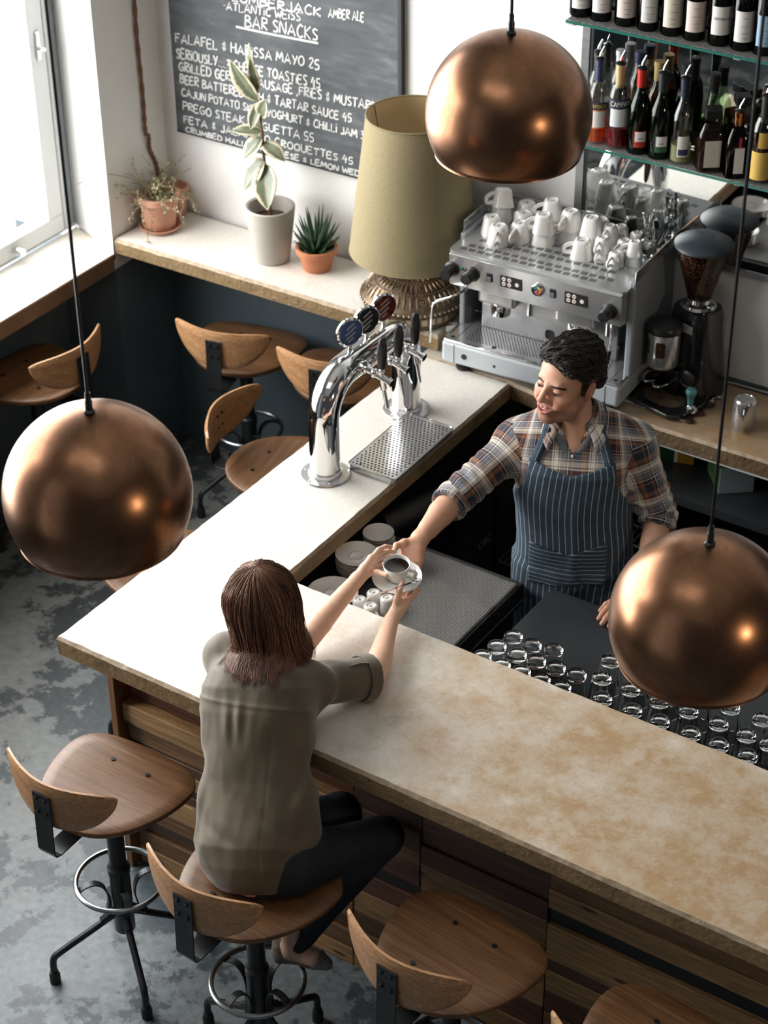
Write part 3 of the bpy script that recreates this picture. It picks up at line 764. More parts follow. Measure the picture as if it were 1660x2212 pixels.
def leaf(base, tip, w, up, curl=.18, parent=None):
    base, tip = Vector(base), Vector(tip); d = tip-base; L = d.length; d.normalize(); s = d.cross(Vector(up)).normalized(); nrm = s.cross(d)
    N, K = 14, 8; vs, at = [], []
    for i in range(N+1):
        u = i/N; hw = w*.5*(math.sin(PI*min(1, u*1.02)**.85)**.75 if 0 < u < 1 else 0.0)
        for j in range(K+1):
            v = -1+2*j/K
            vs.append(base+d*(L*u)+s*(hw*v)+nrm*(.22*hw*abs(v)-curl*L*(u-.35)**2*1.2)); at.append(abs(v) if 0 < i < N else 1)
    m = MB().add(vs, [(i*(K+1)+j, i*(K+1)+j+1, (i+1)*(K+1)+j+1, (i+1)*(K+1)+j) for i in range(N) for j in range(K)])
    o = m.build('leaf', M_leaf, parent); a = o.data.attributes.new('edge', 'FLOAT', 'POINT'); a.data.foreach_set('value', at)
    sd = o.modifiers.new('t', 'SOLIDIFY'); sd.thickness = .0012
    return o
for b, tp, w, up in [((-.04,0,.74),(-.055,-.03,.90),.062,(-.4,-1,.1)),((-.038,0,.70),(-.02,-.06,.855),.045,(.6,-1,0)),((-.034,0,.66),(-.115,-.07,.83),.092,(-.2,-1,.35)),
   ((-.03,0,.62),(-.075,.03,.50),.07,(0,-1,.3)),((-.028,0,.60),(.035,-.05,.70),.062,(.3,-1,.4)),((-.024,0,.54),(-.135,-.05,.545),.062,(0,-.5,1)),
   ((-.024,0,.52),(-.09,-.05,.43),.075,(-.3,-1,.3)),((-.022,0,.50),(.10,-.02,.46),.068,(.2,-.4,1)),((-.02,0,.43),(-.10,-.05,.29),.10,(-.3,-1,.3)),((-.016,0,.41),(.05,-.09,.265),.105,(.3,-1,.25)),((-.033,0,.66),(-.06,-.03,.55),.05,(.3,-1,.3))]:
    leaf(b, tp, w, up, .15, t)
# 3 aloe
t = thing('potted_aloe', 'spiky dark green aloe in a small orange terracotta pot', 'potted plant', (-.645,2.315,ZC))
MB().lathe(pot_prof(.098,.054,.078,.006,.026), 40).build('pot', M_terra, t)
MB().lathe([(0,.004),(.04,.003),(.07,0)], 20, (0,0,.072)).build('soil', M_soil, t)
M_aloe = pm('aloe_leaf', (.022,.055,.032), .38, noise=(14, (.05,.10,.055), .35, .7))
for k in range(34):
    a = k*2.39996; el = .25+1.15*(k/33); L = .085+.07*(k/33)*rng.uniform(.8,1.1)
    d = Vector((math.cos(a)*math.cos(el), math.sin(a)*math.cos(el), math.sin(el)))
    b = Vector((math.cos(a)*.012, math.sin(a)*.012, .078+.02*(k/33))); mid = b+d*L*.5+Vector((0,0,-.004)); tip = b+d*L+Vector((0,0,.018))
    q = spline([b, mid, tip], 5)
    MB().tube(q, [.0095*(1-(i/(len(q)-1))**1.6)+.0006 for i in range(len(q))], 7).build('leaf', M_aloe, t)
# lamp
def shade_mat():
    n = NB('woven_lampshade'); co = n.coord(); u = n.coord('UV')
    w = n.noise(n.mapping(co, (30, 30, 260)), 3, 3); w2 = n.noise(n.mapping(co, (260, 260, 20)), 3, 3)
    n.set(color=n.ramp(n.math('ADD', n.math('MULTIPLY', w, .5), n.math('MULTIPLY', w2, .5)), [(.36, (.20,.165,.085)), (.62, (.30,.25,.14))]), rough=.85)
    n.bump(w, .2, .001); return n.m
M_shade = shade_mat(); M_shadein = pm('shade_lining_paper', (.60,.48,.30), .8)
def bronze():
    n = NB('antique_bronze'); co = n.coord(); f = n.noise(co, 30, 5, .65)
    n.set(color=n.ramp(f, [(.3, (.085,.058,.038)), (.6, (.20,.145,.095)), (.78, (.32,.25,.18))]), metal=.75, rough=.42)
    n.bump(n.noise(co, 150, 3), .4, .002); return n.m
M_bronze = bronze(); M_bronzehi = pm('rubbed_bronze', (.36,.28,.20), .35, .85)
t = thing('table_lamp', 'large table lamp with khaki fabric shade on an ornate bronze drum base', 'lamp', (-.135,2.236,ZC))
prof = [(0,0),(.17,0),(.175,.006),(.172,.012),(.186,.02),(.19,.028),(.19,.058),(.196,.064),(.20,.07),(.204,.078),(.200,.086),(.192,.092),(.168,.124),(.140,.148),(.105,.168),(.07,.182),(.05,.192),(.046,.25),(0,.25)]
bs = MB().lathe(prof, 72).build('base', M_bronze, t, angle=25)
orn = MB()
for k in range(64): a = 2*PI*k/64; orn.sphere((.2045*math.cos(a), .2045*math.sin(a), .078), .0058, 8, 6)
for k in range(40):
    a = 2*PI*k/40; c, s = math.cos(a), math.sin(a); Rm = Matrix.Rotation(a, 3, 'Z')
    orn.box((.1905*c,.1905*s,.043), (.005,.020,.024), rot=Rm)
def on_cone(r):  # height of the profile at radius r
    return float(np.interp(r, [.046,.07,.105,.140,.168,.192], [.195,.182,.168,.148,.124,.092]))
for R_, nn, sz in ((.150,72,.0036),(.108,56,.0032),(.074,44,.003)):
    for k in range(nn): a = 2*PI*k/nn; orn.sphere((R_*math.cos(a), R_*math.sin(a), on_cone(R_)+.001), sz, 7, 5)
for k in range(44):
    a = 2*PI*(k+.5)/44; c, s = math.cos(a), math.sin(a)
    if k % 11 in (0, 5): 
        z = on_cone(.172); Mx = Matrix.Rotation(a, 3, 'Z') @ Matrix.Rotation(.75, 3, 'Y')
        orn.lathe([(.009,0),(.013,.003),(.014,.001),(.011,.006),(.008,.001)], 14, (.172*c,.172*s,z), Mx); orn.sphere((.172*c,.172*s,z+.002), .005, 8, 6)
        z = on_cone(.126); orn.lathe([(.006,0),(.010,.003),(.011,.001),(.008,.005),(.006,.001)], 12, (.126*c,.126*s,z), Mx)
        continue
    for r0, r1, wd in ((.157,.189,.0052),(.114,.144,.0044)):
        q = [(r*c, r*s, on_cone(r)+.0025) for r in np.linspace(r0, r1, 5)]
        orn.tube(q, [wd*.25, wd*.8, wd, wd*.8, wd*.25], 6)
for k in range(30):
    a = 2*PI*k/30; c, s = math.cos(a), math.sin(a)
    orn.tube([(r*c, r*s, on_cone(r)+.0015) for r in (.08,.09,.10)], [.002,.0038,.002], 6)
orn.build('relief_ornament', M_bronzehi, bs)
sh = MB(); N = 72
pr = [(.242,.26),(.244,.262),(.232,.36),(.214,.50),(.196,.64),(.176,.797),(.174,.80)]
sh.lathe(pr, N, mi=0); sh.lathe([(r-.003, z) for r, z in pr], N, mi=1)
sh.tube([(.175*math.cos(2*PI*k/48), .175*math.sin(2*PI*k/48), .799) for k in range(49)], .0035, 8, cap=False); sh.tube([(.243*math.cos(2*PI*k/48), .243*math.sin(2*PI*k/48), .261) for k in range(49)], .003, 8, cap=False)
sh.build('shade', [M_shade, M_shadein], t)
for a in (1.9, -.55): MB().tube([((r+.0012)*math.cos(a), (r+.0012)*math.sin(a), z) for r, z in pr], .0013, 5).build('shade_seam', pm('seam_tape', (.22,.185,.10), .9), t)
MB().cyl((0,0,.25), (0,0,.46), .012).sphere((0,0,.50), .035).tube([(0,0,.40),(.10,0,.40),(.172,0,.795)], .002, 6).tube([(0,0,.40),(-.10,0,.40),(-.172,0,.795)], .002, 6).build('lamp_fitting', M_bronze, t)
# ================================================================== BEER TOWER
tw = thing('beer_tower', 'polished chrome arched beer tower with three taps and round badges', 'beer tower', (.178,1.446,1.07))
q = [(0,-.254,.0),(0,-.254,.22)]
for k in range(1, 13): a = PI/2*k/12; q.append((0, -.254+.135*(1-math.cos(a)), .222+.135*math.sin(a)))
q2 = [(x, -y, z) for x, y, z in reversed(q)]
MB().tube(q+[(0,-.06,.357),(0,.06,.357)]+q2, .053, 40).build('arch', M_chrome, tw)
for y in (-.254,.254):
    fl = MB().lathe([(0,0),(.084,0),(.086,.003),(.084,.008),(.060,.010),(.058,.022),(.0545,.024),(0,.024)], 48, (0,y,0)).build('base_flange', M_steel, tw)
    b = MB()
    for k in range(6): a = 2*PI*k/6+.3; b.sphere((.071*math.cos(a), y+.071*math.sin(a), .0085), .005, 10, 6, sc=(1,1,.5))
    b.build('flange_screws', M_chrome, fl)
M_bad = [pm('blue_badge', (.05,.09,.24), .3), pm('black_badge', (.015,.017,.016), .3), pm('red_badge', (.10,.012,.010), .3, noise=(60, (.35,.06,.03), .45, .6))]
M_pale = pm('badge_print', (.38,.40,.42), .5)
for k, y in enumerate((-.093,.007,.111)):
    bd = MB().cyl((0,y,.405), (0,y,.43), .0075).sphere((0,y,.43), .009, 12, 8)
    Mx = Matrix.Rotation(-.5, 3, 'Z') @ Matrix.Rotation(PI/2, 3, 'Y') 
    Mx = Matrix.Rotation(rad(-22), 3, 'Z') @ Matrix.Rotation(rad(90), 3, 'Y')
    ct = (.0,y,.483)
    bd.lathe([(0,-.008),(.047,-.008),(.053,-.004),(.053,.004),(.048,.008),(.045,.008)], 36, ct, Mx)
    o = bd.build('tap_badge', M_chrome, tw)
    f = MB().lathe([(0,.0075),(.0455,.0075),(.0455,.0068),(0,.0068)], 32, ct, Mx)
    f.build('badge_face', M_bad[k], o)
    pr_ = MB()
    for j, (w_, dz) in enumerate(((.044,.024),(.060,.006),(.052,-.012),(.032,-.027))):
        pr_.box(Vector(ct)+Mx @ Vector((-dz, 0, .0082)), (.006, w_*.8, .0008), rot=Mx @ Matrix.Rotation(.5, 3, 'Z'))
    pr_.build('badge_print', M_pale, o, smooth=False)
    # tap
    tp = MB().lathe([(0,0),(.020,0),(.022,.006),(.022,.016),(.016,.02),(.016,.026),(0,.026)], 20, (.046,y,.365), Matrix.Rotation(PI/2, 3, 'Y'))
    tp.cyl((.07,y,.363), (.095,y,.358), .0125).sphere((.10,y,.356), .017, 14, 10).cyl((.095,y,.357), (.165,y,.338), .0115).lathe([(0,0),(.0145,0),(.0145,.01),(0,.01)], 16, (.16,y,.339), Matrix.Rotation(PI/2+.26, 3, 'Y'))
    tp.cyl((.128,y,.345), (.130,y,.385), .009, r2=.0065).sphere((.129,y,.372), .0115, 12, 8)
    tp.cyl((.130,y,.34), (.137,y,.305), .011).cyl((.137,y,.305), (.150,y,.235), .0072, r2=.006)
    o = tp.build('tap', M_chrome, tw)
    MB().lathe([(0,0),(.010,0),(.0145,.015),(.0178,.055),(.017,.088),(.013,.110),(.007,.119),(0,.120)], 18, (.130,y,.383), Matrix.Rotation(.02, 3, 'Y')).build('tap_handle', M_blackp, o)
# drip tray
M_hole = pm('drain_hole', (.006,.006,.006), .8)
dt = thing('drip_tray', 'perforated steel drip tray on the bar under the beer taps', 'drip tray', (.315,1.458,1.07), rad(1))
MB().prism(rrect(.195,.395,.018), 0, .020).build('tray_body', M_steel, dt, bevel=.003)
tp = MB().prism(rrect(.199,.399,.02), .019, .0225)
MB().tube([(x, y, .0228) for x, y in rrect(.195,.395,.018, 6)+[rrect(.195,.395,.018, 6)[0]]], .0022, 6, cap=False).build('tray_rim', M_chrome, dt)
h = tp
for i in range(27):
    for j in range(12):
        x = -.083+.0146*j+(.0073 if i % 2 else 0); y = -.178+.0137*i
        if abs(x) < .088: h.lathe([(.0042,0),(0,.0001)], 10, (x, y, .02285), mi=1)
h.lathe([(.0075,0),(0,.0001)], 3, (-.056,-.172,.0229), mi=1)
h.build('drain_plate', [M_steel, M_hole], dt, smooth=False)

# ================================================================== ESPRESSO MACHINE
M_paint = pm('pale_grey_enamel', (.50,.54,.57), .32, noise=(4, (.46,.50,.535), .35, .7), coat=.2)
M_side = pm('grey_side_enamel', (.30,.33,.35), .35)
M_pol = steel('polished_panel', (.66,.67,.68), .17)
EM = thing('espresso_machine', 'two-group espresso machine in brushed steel and pale grey with cups on top', 'coffee machine', (.13,2.012,1.07), rad(4))
W, D = .715, .435
ft = [MB().lathe([(0,0),(.028,0),(.03,.004),(.03,.012),(.016,.018),(.014,.04),(0,.04)], 20, (x,y,0)).build('foot', M_blackrub, EM) for x in (.07,W-.07) for y in (.05,D-.06)]
MB().bx((0,0,.036), (W,D,.122)).build('base_body', M_paint, EM, bevel=.012, seg=3)
MB().bx((.052,-.0012,.04), (.0535,.0,.118)).bx((W-.0535,-.0012,.04), (W-.052,.0,.118)).lathe([(0,0),(.011,0),(.011,.002),(0,.0025)], 20, (.095,0,.078), Matrix.Rotation(PI/2, 3, 'X')).lathe([(0,0),(.0062,0),(0,.0006)], 16, (.22,-.0002,.072), Matrix.Rotation(PI/2, 3, 'X')).build('base_plugs', M_blackp, EM, smooth=False)
tr = MB().prism(rrect(W-.006,.255,.014, c=(W/2,.130)), .121, .128).build('drip_tray', M_pol, EM, bevel=.002)
MB().tube([(x, y, .129) for x, y in rrect(W-.012,.249,.013, 5, (W/2,.130))+[rrect(W-.012,.249,.013, 5, (W/2,.130))[0]]], .003, 6, cap=False).build('tray_rim', M_chrome, tr)
hh = MB()
for i in range(44):
    for j in range(13):
        x = .075+.0128*i+(.0064 if j % 2 else 0); y = .045+.0098*j
        if abs(x-.36) < .28 and not (j < 3 and i % 5 == 9): hh.lathe([(.0036,0),(0,.0001)], 6, (x, y, .1283))
for x in (.03,.20,.40,W-.03): hh.lathe([(.009,0),(0,.0001)], 14, (x, .036, .1283))
hh.bx((.045,.02,.1282), (.047,.24,.1284)); hh.bx((.395,.012,.1282), (.397,.24,.1284)); hh.bx((W-.047,.02,.1282), (W-.045,.24,.1284))
hh.build('tray_holes', M_hole, tr, smooth=False)
sp = MB().bx((.085,.160,.128), (W-.085,.185,.345)).build('splash_panel', M_pol, EM, smooth=False, bevel=.003)
MB().lathe([(.02,0),(.019,.002),(0,.0005)], 24, (.365,.160,.165), Matrix.Rotation(PI/2, 3, 'X'), sq=1).build('splash_port', M_blackp, sp)
MB().bx((.0,.14,.122), (.022,D,.50)).bx((.022,.30,.122), (.085,D,.45)).build('side_column', M_side, EM, smooth=False, bevel=.006)
MB().bx((.030,.296,.15), (.07,.302,.23)).bx((.045,.296,.30), (.065,.302,.335)).build('column_socket', M_blackp, EM, smooth=False)
MB().bx((W-.022,.08,.122), (W+.006,D+.01,.505)).build('side_column', M_side, EM, smooth=False, bevel=.007)
MB().bx((.04,.31,.12), (W-.04,D,.46)).build('rear_body', M_side, EM, smooth=False)
# upper body
prof = [(.020,.475),(.026,.350),(.10,.340),(.16,.345),(.16,.35),(D,.35),(D,.478),(.03,.480)]
up = MB(); n = len(prof)
up.add([(0.018,y,z) for y, z in prof]+[(W-.02,y,z) for y, z in prof], [tuple(range(n)), tuple(reversed(range(n,2*n)))]+[(i, n+i, n+(i+1) % n, (i+1) % n) for i in range(n)])
ub = up.build('upper_body', M_pol, EM, smooth=False, bevel=.008, seg=3)
tp = MB().prism([(x+W/2, y+D/2+.018) for x, y in rrect(W-.02, D-.02, .02)], .478, .486)
sl = tp
for r, (y, x0, x1) in enumerate(((.062,.045,.60),(.095,.06,.64),(.24,.06,.64),(.33,.06,.64),(.15,.08,.64),(.19,.08,.64))):
    nx = int((x1-x0)/.034)
    for i in range(nx):
        for k in range(5): sl.box((x0+.034*i+.0052*k+.004*(r % 2), y+.010*0, .4862), (.0026, .022, .0006), 1)
sl.build('cup_tray', [M_steel, M_hole], EM, smooth=False)
# cup rail
rl = MB().bx((.0,.165,.486), (.003,D+.012,.535)).bx((.0,D+.010,.486), (W+.004,D+.013,.535)).bx((W+.001,.085,.486), (W+.004,D+.012,.540))
rl.tube([(.0015,.165,.486),(.0015,.165,.536),(.0015,D+.0115,.536),(W+.0025,D+.0115,.536),(W+.0025,.085,.541),(W+.0025,.085,.486)], .0035, 8)
rl.bx((-.006,.160,.470), (.02,.185,.49)); rl.build('cup_rail', M_chrome, EM, smooth=False)
def fx(x, z): return (x, .0195+(.475-z)*.048, z)
RX = Matrix.Rotation(PI/2, 3, 'X')
for x, z in ((.030,.415),(.112,.415),(W-.065,.405)):
    MB().lathe([(0,-.002),(.030,-.002),(.030,.004),(.022,.008),(.0215,.05),(.019,.056),(.0,.057)], 24, fx(x, z), RX).build('valve_knob', M_blackp, EM)
MB().lathe([(0,0),(.007,0),(.006,.004),(0,.005)], 14, fx(.072,.425), RX).build('pilot_lamp', pm('green_lens', (.01,.14,.07), .2), EM)
for x in (.182,.432):
    o = MB().box(fx(x,.418), (.024,.006,.034)).build('rocker_switch', M_blackp, EM, smooth=False, bevel=.002)
    MB().box(Vector(fx(x,.413))+Vector((0,-.004,0)), (.016,.006,.016), rot=(.25,0,0)).build('switch_key', pm('grey_switch', (.16,.18,.2), .3), o, smooth=False, bevel=.001)
M_btn = pm('button_white', (.75,.74,.72), .4); M_btnr = pm('button_brown', (.40,.12,.04), .5)
for x in (.268,.522):
    o = MB().box(fx(x,.418), (.088,.005,.046)).build('button_panel', M_blackp, EM, smooth=False, bevel=.002)
    b = MB()
    for dx, dz in ((-.028,.010),(-.006,.010),(-.028,-.009),(-.006,-.009),(.024,-.002)):
        p = Vector(fx(x+dx,.418+dz))+Vector((0,-.0026,0)); b.lathe([(0,.0012),(.0078,.0012),(.0078,0)], 16, p, RX)
        if dx < .02: b.box(p+Vector((0,-.0014,0)), (.008,.0006,.004), 1)
    b.build('dose_buttons', [M_btn, M_btnr], o, smooth=False)
g = MB().lathe([(0,0),(.0235,0),(.0235,.008),(.020,.010),(.0195,.006)], 28, fx(.374,.418), RX).build('pressure_gauge', M_chrome, EM)
gd = MB(); p = Vector(fx(.374,.418))+Vector((0,-.0066,0))
gd.lathe([(0,.0001),(.0198,0)], 24, p, RX)
for k, mi in enumerate((1,2,3,4)):
    a0 = PI*.95-k*PI*.42
    for j in range(4):
        a = a0-j*PI*.105; b = a-PI*.105
        gd.add([p+Vector((r*math.cos(t), -.0006, r*math.sin(t))) for r, t in ((.007,a),(.016,a),(.016,b),(.007,b))], [(0,1,2,3)], mi)
gd.box(p+Vector((-.003,-.001,-.003)), (.016,.0008,.0018), 5, rot=(0,-.8,0))
gd.build('gauge_dial', [M_blackp, pm('dial_blue', (.02,.20,.45), .5), pm('dial_yellow', (.6,.42,.04), .5), pm('dial_orange', (.6,.16,.03), .5), pm('dial_red', (.45,.05,.08), .5), M_btn], g, smooth=False)
for x in (.19,.50):
    MB().bx((x-.075,.06,.285), (x+.075,.16,.345)).build('group_housing', M_pol, EM, smooth=False, bevel=.012)
    MB().lathe([(0,.235),(.036,.235),(.037,.25),(.037,.275),(.032,.288),(0,.288)], 30, (x,.105,0)).build('group_head', M_chrome, EM)
    MB().lathe([(0,0),(.011,0),(.011,.09),(0,.09)], 14, (x+.12,.10,.262)).build('water_outlet', M_chrome, EM)
q = spline([(.09,.06,.36),(.085,.02,.345),(.05,-.02,.325),(-.01,-.035,.295),(-.022,-.034,.26),(-.030,-.03,.16),(-.034,-.028,.12)], 6)
MB().tube(q, .0048, 10).build('steam_wand', M_chrome, EM)
q = spline([(W-.06,.05,.36),(W-.055,.03,.34),(W-.05,.02,.28),(W-.065,.015,.18)], 6)
o = MB().tube(q, .0048, 10).build('steam_wand', M_chrome, EM)
MB().cyl((W-.0535,.019,.25), (W-.060,.016,.20), .008).build('wand_grip', M_blackrub, o)

# cups on the machine, upside down
def cup_prof(h, rt, rb, t=.0045):
    return [(0,h-.004),(rb*.72,h-.004),(rb*.78,h),(rb,h-.002),(rb+.004,h-.008),(rt*.86,h*.42),(rt*.97,h*.12),(rt,.003),(rt,0),(rt-t,0),(rt-t-.002,.01),(rt*.80,h*.42),(rb*.8,h-.012),(0,h-.012)]
def make_cup(name, h, rt, rb, label, sq):
    t = thing(name, label, 'cup', (0,0,0), 0)
    MB().lathe(cup_prof(h, rt, rb), 40, sq=sq).build('cup_body', M_ceramic, t, angle=50)
    x0 = rt*.84; hq = [(x0,0,h*.24),(x0+h*.34,0,h*.22),(x0+h*.42,0,h*.30),(x0+h*.40,0,h*.52),(x0+h*.12,0,h*.70),(rb*.95,0,h*.74)]
    MB().tube(spline(hq, 5), .005*h/.06, flat=(.011*h/.06,.0065*h/.06), up=(0,1,0)).build('cup_handle', M_ceramic, t, smooth=True, bevel=.0015)
    MB().box((0,0,h-.0038), (rb*.55,rb*.22,.0004)).build('maker_mark', pm('grey_print', (.12,.14,.16), .5), t, smooth=False)
    return t
ZT = 1.07+.4863
cupL = make_cup('cappuccino_cup', .070, .041, .026, '', .9)
cupS = make_cup('espresso_cup', .054, .030, .019, '', .9)
BIG = [ # x, y, stack level, handle angle, label
 (.262,2.185,0,-75,'front left cup of the large upturned cups on the machine'),(.205,2.235,0,130,'large upturned cup behind the front left cup at the machine edge'),
 (.318,2.245,0,-95,'large upturned cup with handle facing front, second from left on the machine'),(.285,2.325,0,150,'large upturned cup behind the handle-front cup on the machine'),
 (.400,2.268,0,-165,'lower cup of the front middle stack of two large cups'),(.400,2.268,1,-150,'upper cup of the front middle stack, handle to the left'),
 (.178,2.345,0,170,'lower cup of the back left stack beside the lampshade'),(.182,2.343,1,-130,'upper tilted cup of the back left stack beside the lampshade'),
 (.252,2.405,0,-30,'large upturned cup at the back near the rail, handle to the right'),(.368,2.385,0,180,'lower cup of the back middle stack at the rail'),(.368,2.385,1,-150,'upper cup of the back middle stack at the rail'),
 (.468,2.345,0,-160,'lower cup of the middle stack right of centre'),(.468,2.345,1,-100,'upper cup of the middle stack right of centre, handle facing front'),
 (.556,2.340,0,90,'lower cup of the right hand stack of large cups'),(.556,2.340,1,100,'upper cup of the right hand stack of large cups, no handle showing'),
 (.572,2.245,0,-160,'large upturned cup alone in front, handle to the left'),(.548,2.428,0,-40,'large upturned cup at the rail behind the right hand stack')]
for i, (x, y, k, a, lab) in enumerate(BIG):
    lab = 'white '+lab if not lab.startswith('white') else lab
    rx = (rad(16), rad(-8), rad(a)) if 'tilted' in lab else (0, 0, rad(a))
    o = cupL if i == 0 else dup(cupL, (0,0,0), 0, lab)
    o.location = (x, y, ZT+k*.046+(.010 if 'tilted' in lab else 0)); o.rotation_euler = rx; o['label'] = lab; o['group'] = 'large white cups on the espresso machine'
SM = [(.640,2.268,0,-90,'lower cup of the front stack of two small cups'),(.640,2.268,1,-95,'upper cup of the front stack of small cups'),(.702,2.255,0,-100,'small front cup nearest the right rail, alone'),
 (.752,2.300,0,-170,'lower cup of the right stack of two small cups'),(.752,2.300,1,-150,'upper cup of the right stack of small cups'),(.683,2.355,0,-110,'small cup behind the two small stacks'),(.618,2.365,0,60,'lower cup of the rear stack of small cups'),(.618,2.365,1,-95,'upper cup of the rear stack of small cups'),
 (.620,2.45,0,-40,'small cup at the back rail'),(.695,2.43,0,60,'small cup at the back next to the spoon glass')]
for i, (x, y, k, a, lab) in enumerate(SM):
    lab = 'white espresso cup, '+lab
    o = cupS if i == 0 else dup(cupS, (0,0,0), 0, lab)
    o.location = (x, y, ZT+k*.036); o.rotation_euler = (0, 0, rad(a)); o['label'] = lab; o['group'] = 'small white cups on the espresso machine'
# spoon glass
sg = thing('spoon_glass', 'glass tumbler packed with teaspoons on the machine beside the grinder', 'glass', (.755,2.400,ZT))
MB().lathe([(0,0),(.030,0),(.032,.004),(.038,.085),(.0355,.085),(.030,.008),(0,.008)], 28).build('glass_body', M_glass, sg)
def spoon_mesh(L=.13):
    m = MB(); q = [(0,0,-L/2),(0,0,0),(.002,0,L*.30)]
    m.tube(spline(q, 5), .002, flat=(.0065,.0018), up=(0,1,0)); m.sphere((.003,0,L*.40), .0125, 14, 8, sc=(.25,.85,1.25)); return m
S0 = None
for k in range(11):
    a = k*2.4; tilt = .12+.12*((k*7) % 5)/5
    loc = (.755+.014*math.cos(a), 2.400+.014*math.sin(a), ZT+.082+.008*(k % 3))
    rot = (PI+tilt*math.sin(a), tilt*math.cos(a)*-1, a)
    lab = 'teaspoon standing in the spoon glass on the machine'
    if S0 is None:
        S0 = spoon_mesh().build('teaspoon', M_chrome); tag(S0, lab, 'spoon', 'teaspoons in the glass'); o = S0
    else:
        o = S0.copy(); COL.objects.link(o)
    o.location = loc; o.rotation_euler = rot
o = MB().lathe([(0,0),(.026,0),(.03,.006),(.046,.05),(.055,.075),(.053,.075),(.043,.05),(.026,.010),(0,.009)], 30).build('glass_bowl', M_glass, loc=(.735,2.475,ZT)); tag(o, 'wide clear glass bowl behind the spoon glass at the rail', 'bowl')

# ================================================================== GRINDER
GR = thing('coffee_grinder', 'black coffee grinder with bean hopper and steel doser beside the machine', 'coffee grinder', (.968,2.372,1.07), rad(-14))
bd = MB(); sec = [(0,.112,.10),(.02,.115,.105),(.10,.100,.095),(.22,.088,.085),(.31,.083,.080),(.335,.076,.072),(.34,0.001,.001)]
nn = 36; vs = []; 
for z, a, b in sec:
    for k in range(nn):
        t_ = 2*PI*k/nn; c, s = math.cos(t_), math.sin(t_); p = 3.2; w_ = 1/((abs(c)**p+abs(s)**p)**(1/p)); vs.append((a*w_*c, b*w_*s+.02, z))
bd.add(vs, [(i*nn+k, i*nn+(k+1) % nn, (i+1)*nn+(k+1) % nn, (i+1)*nn+k) for i in range(len(sec)-1) for k in range(nn)]+[tuple(reversed(range(nn)))])
M_gloss = pm('gloss_black_cast', (.010,.010,.012), .22, coat=.4)
body = bd.build('grinder_body', M_gloss, GR)
MB().prism(rrect(.26,.20,.05, c=(0,-.12)), 0, .018).bx((-.03,-.10,.018), (.03,-.04,.12)).build('tray', M_gloss, GR, bevel=.004)
MB().lathe([(.0,.0),(.07,.002),(.085,.0)], 24, (0,-.13,.0185), Matrix.Diagonal((1,.7,1))).build('spilt_grounds', M_soil, GR)
ds = MB().lathe([(0,.135),(.052,.135),(.056,.14),(.058,.15),(.058,.275),(.056,.278)], 40, (-.035,-.115,0)).build('doser', M_steel, GR)
MB().lathe([(0,.310),(.060,.303),(.066,.292),(.066,.278),(0,.278)], 36, (-.035,-.115,0)).build('doser_lid', M_blackp, ds)
M_smoke = pm('smoked_window', (.03,.022,.018), .12, noise=(30, (.10,.05,.025), .5, .65))
wd = MB()
for a0 in (-PI/2-.62, -PI/2+.50):
    P_ = []
    for i in range(9):
        a = a0-.30+.60*i/8
        for z in (.188,.250): P_.append((-.035+.0586*math.cos(a), -.115+.0586*math.sin(a), z+(.006 if (i in (0,8)) and z < .2 else (-.006 if i in (0,8) else 0))))
    wd.add(P_, [(2*i, 2*i+2, 2*i+3, 2*i+1) for i in range(8)])
wd.build('doser_window', M_smoke, ds)
fk = MB().tube(spline([(-.075,-.075,.075),(-.09,-.13,.078),(-.06,-.175,.078),(-.035,-.15,.08)], 5), .0055, 8).tube(spline([(.0,-.075,.075),(.012,-.13,.078),(-.005,-.18,.078),(-.03,-.16,.08)], 5), .0055, 8)
fk.build('portafilter_fork', M_chrome, GR)
MB().lathe([(0,0),(.032,0),(.032,.006),(.025,.010),(0,.011)], 26, (.06,-.082,.105), Matrix.Rotation(PI/2, 3, 'X')).lathe([(.030,.010),(.034,.012),(.034,.008)], 26, (.06,-.080,.105), Matrix.Rotation(PI/2, 3, 'X')).build('grinder_switch', M_blackp, GR)
MB().box((.03,-.068,.285), (.044,.003,.030), rot=(-.08,0,0)).build('name_plate', pm('silver_plate', (.42,.43,.43), .4, .3), GR, smooth=False)
MB().lathe([(0,.335),(.062,.335),(.066,.342),(.060,.352),(.045,.358),(.043,.372),(0,.372)], 36, (0,.02,0)).build('hopper_collar', M_chrome, GR)
hp = MB().lathe([(.040,.365),(.048,.385),(.098,.575),(.101,.585),(.098,.585),(.045,.387),(.037,.366)], 44, (0,.02,0)).build('hopper', thin_glass('smoky_plastic', (.80,.77,.75)), GR)
def beansmat():
    n = NB('coffee_beans'); co = n.coord(); v = n.voronoi(co, 95); c = n.voronoi(co, 95, 'Color')
    n.set(color=n.mix(n.ramp(v, [(.2, 0.0), (.6, 1.0)]), n.mix(.35, (.26,.105,.045), c, 'MULTIPLY'), (.03,.013,.007)), rough=.35); n.bump(v, 1, .004); return n.m
M_beans = beansmat()
MB().lathe([(0,.37),(.037,.37),(.044,.39),(.083,.535),(.05,.542),(0,.546)], 40, (0,.02,0)).build('coffee_beans', M_beans, hp)
lid = MB().lathe([(0,.612),(.03,.611),(.07,.603),(.095,.592),(.104,.585),(.106,.577),(.103,.574),(0,.574)], 48, (0,.02,0)).build('hopper_lid', pm('blue_black_lid', (.028,.040,.050), .42), GR)
lh = MB()
for x, y, a, l in ((-.022,.022,.3,.012),(.022,.030,-.9,.010),(.004,.004,.05,.016)):
    lh.sphere((x, y+.02-.012, .609), .008, 14, 8, sc=(l/.008,.8,.35), M=Matrix.Rotation(a, 3, 'Z'))
lh.build('lid_openings', M_hole, lid)
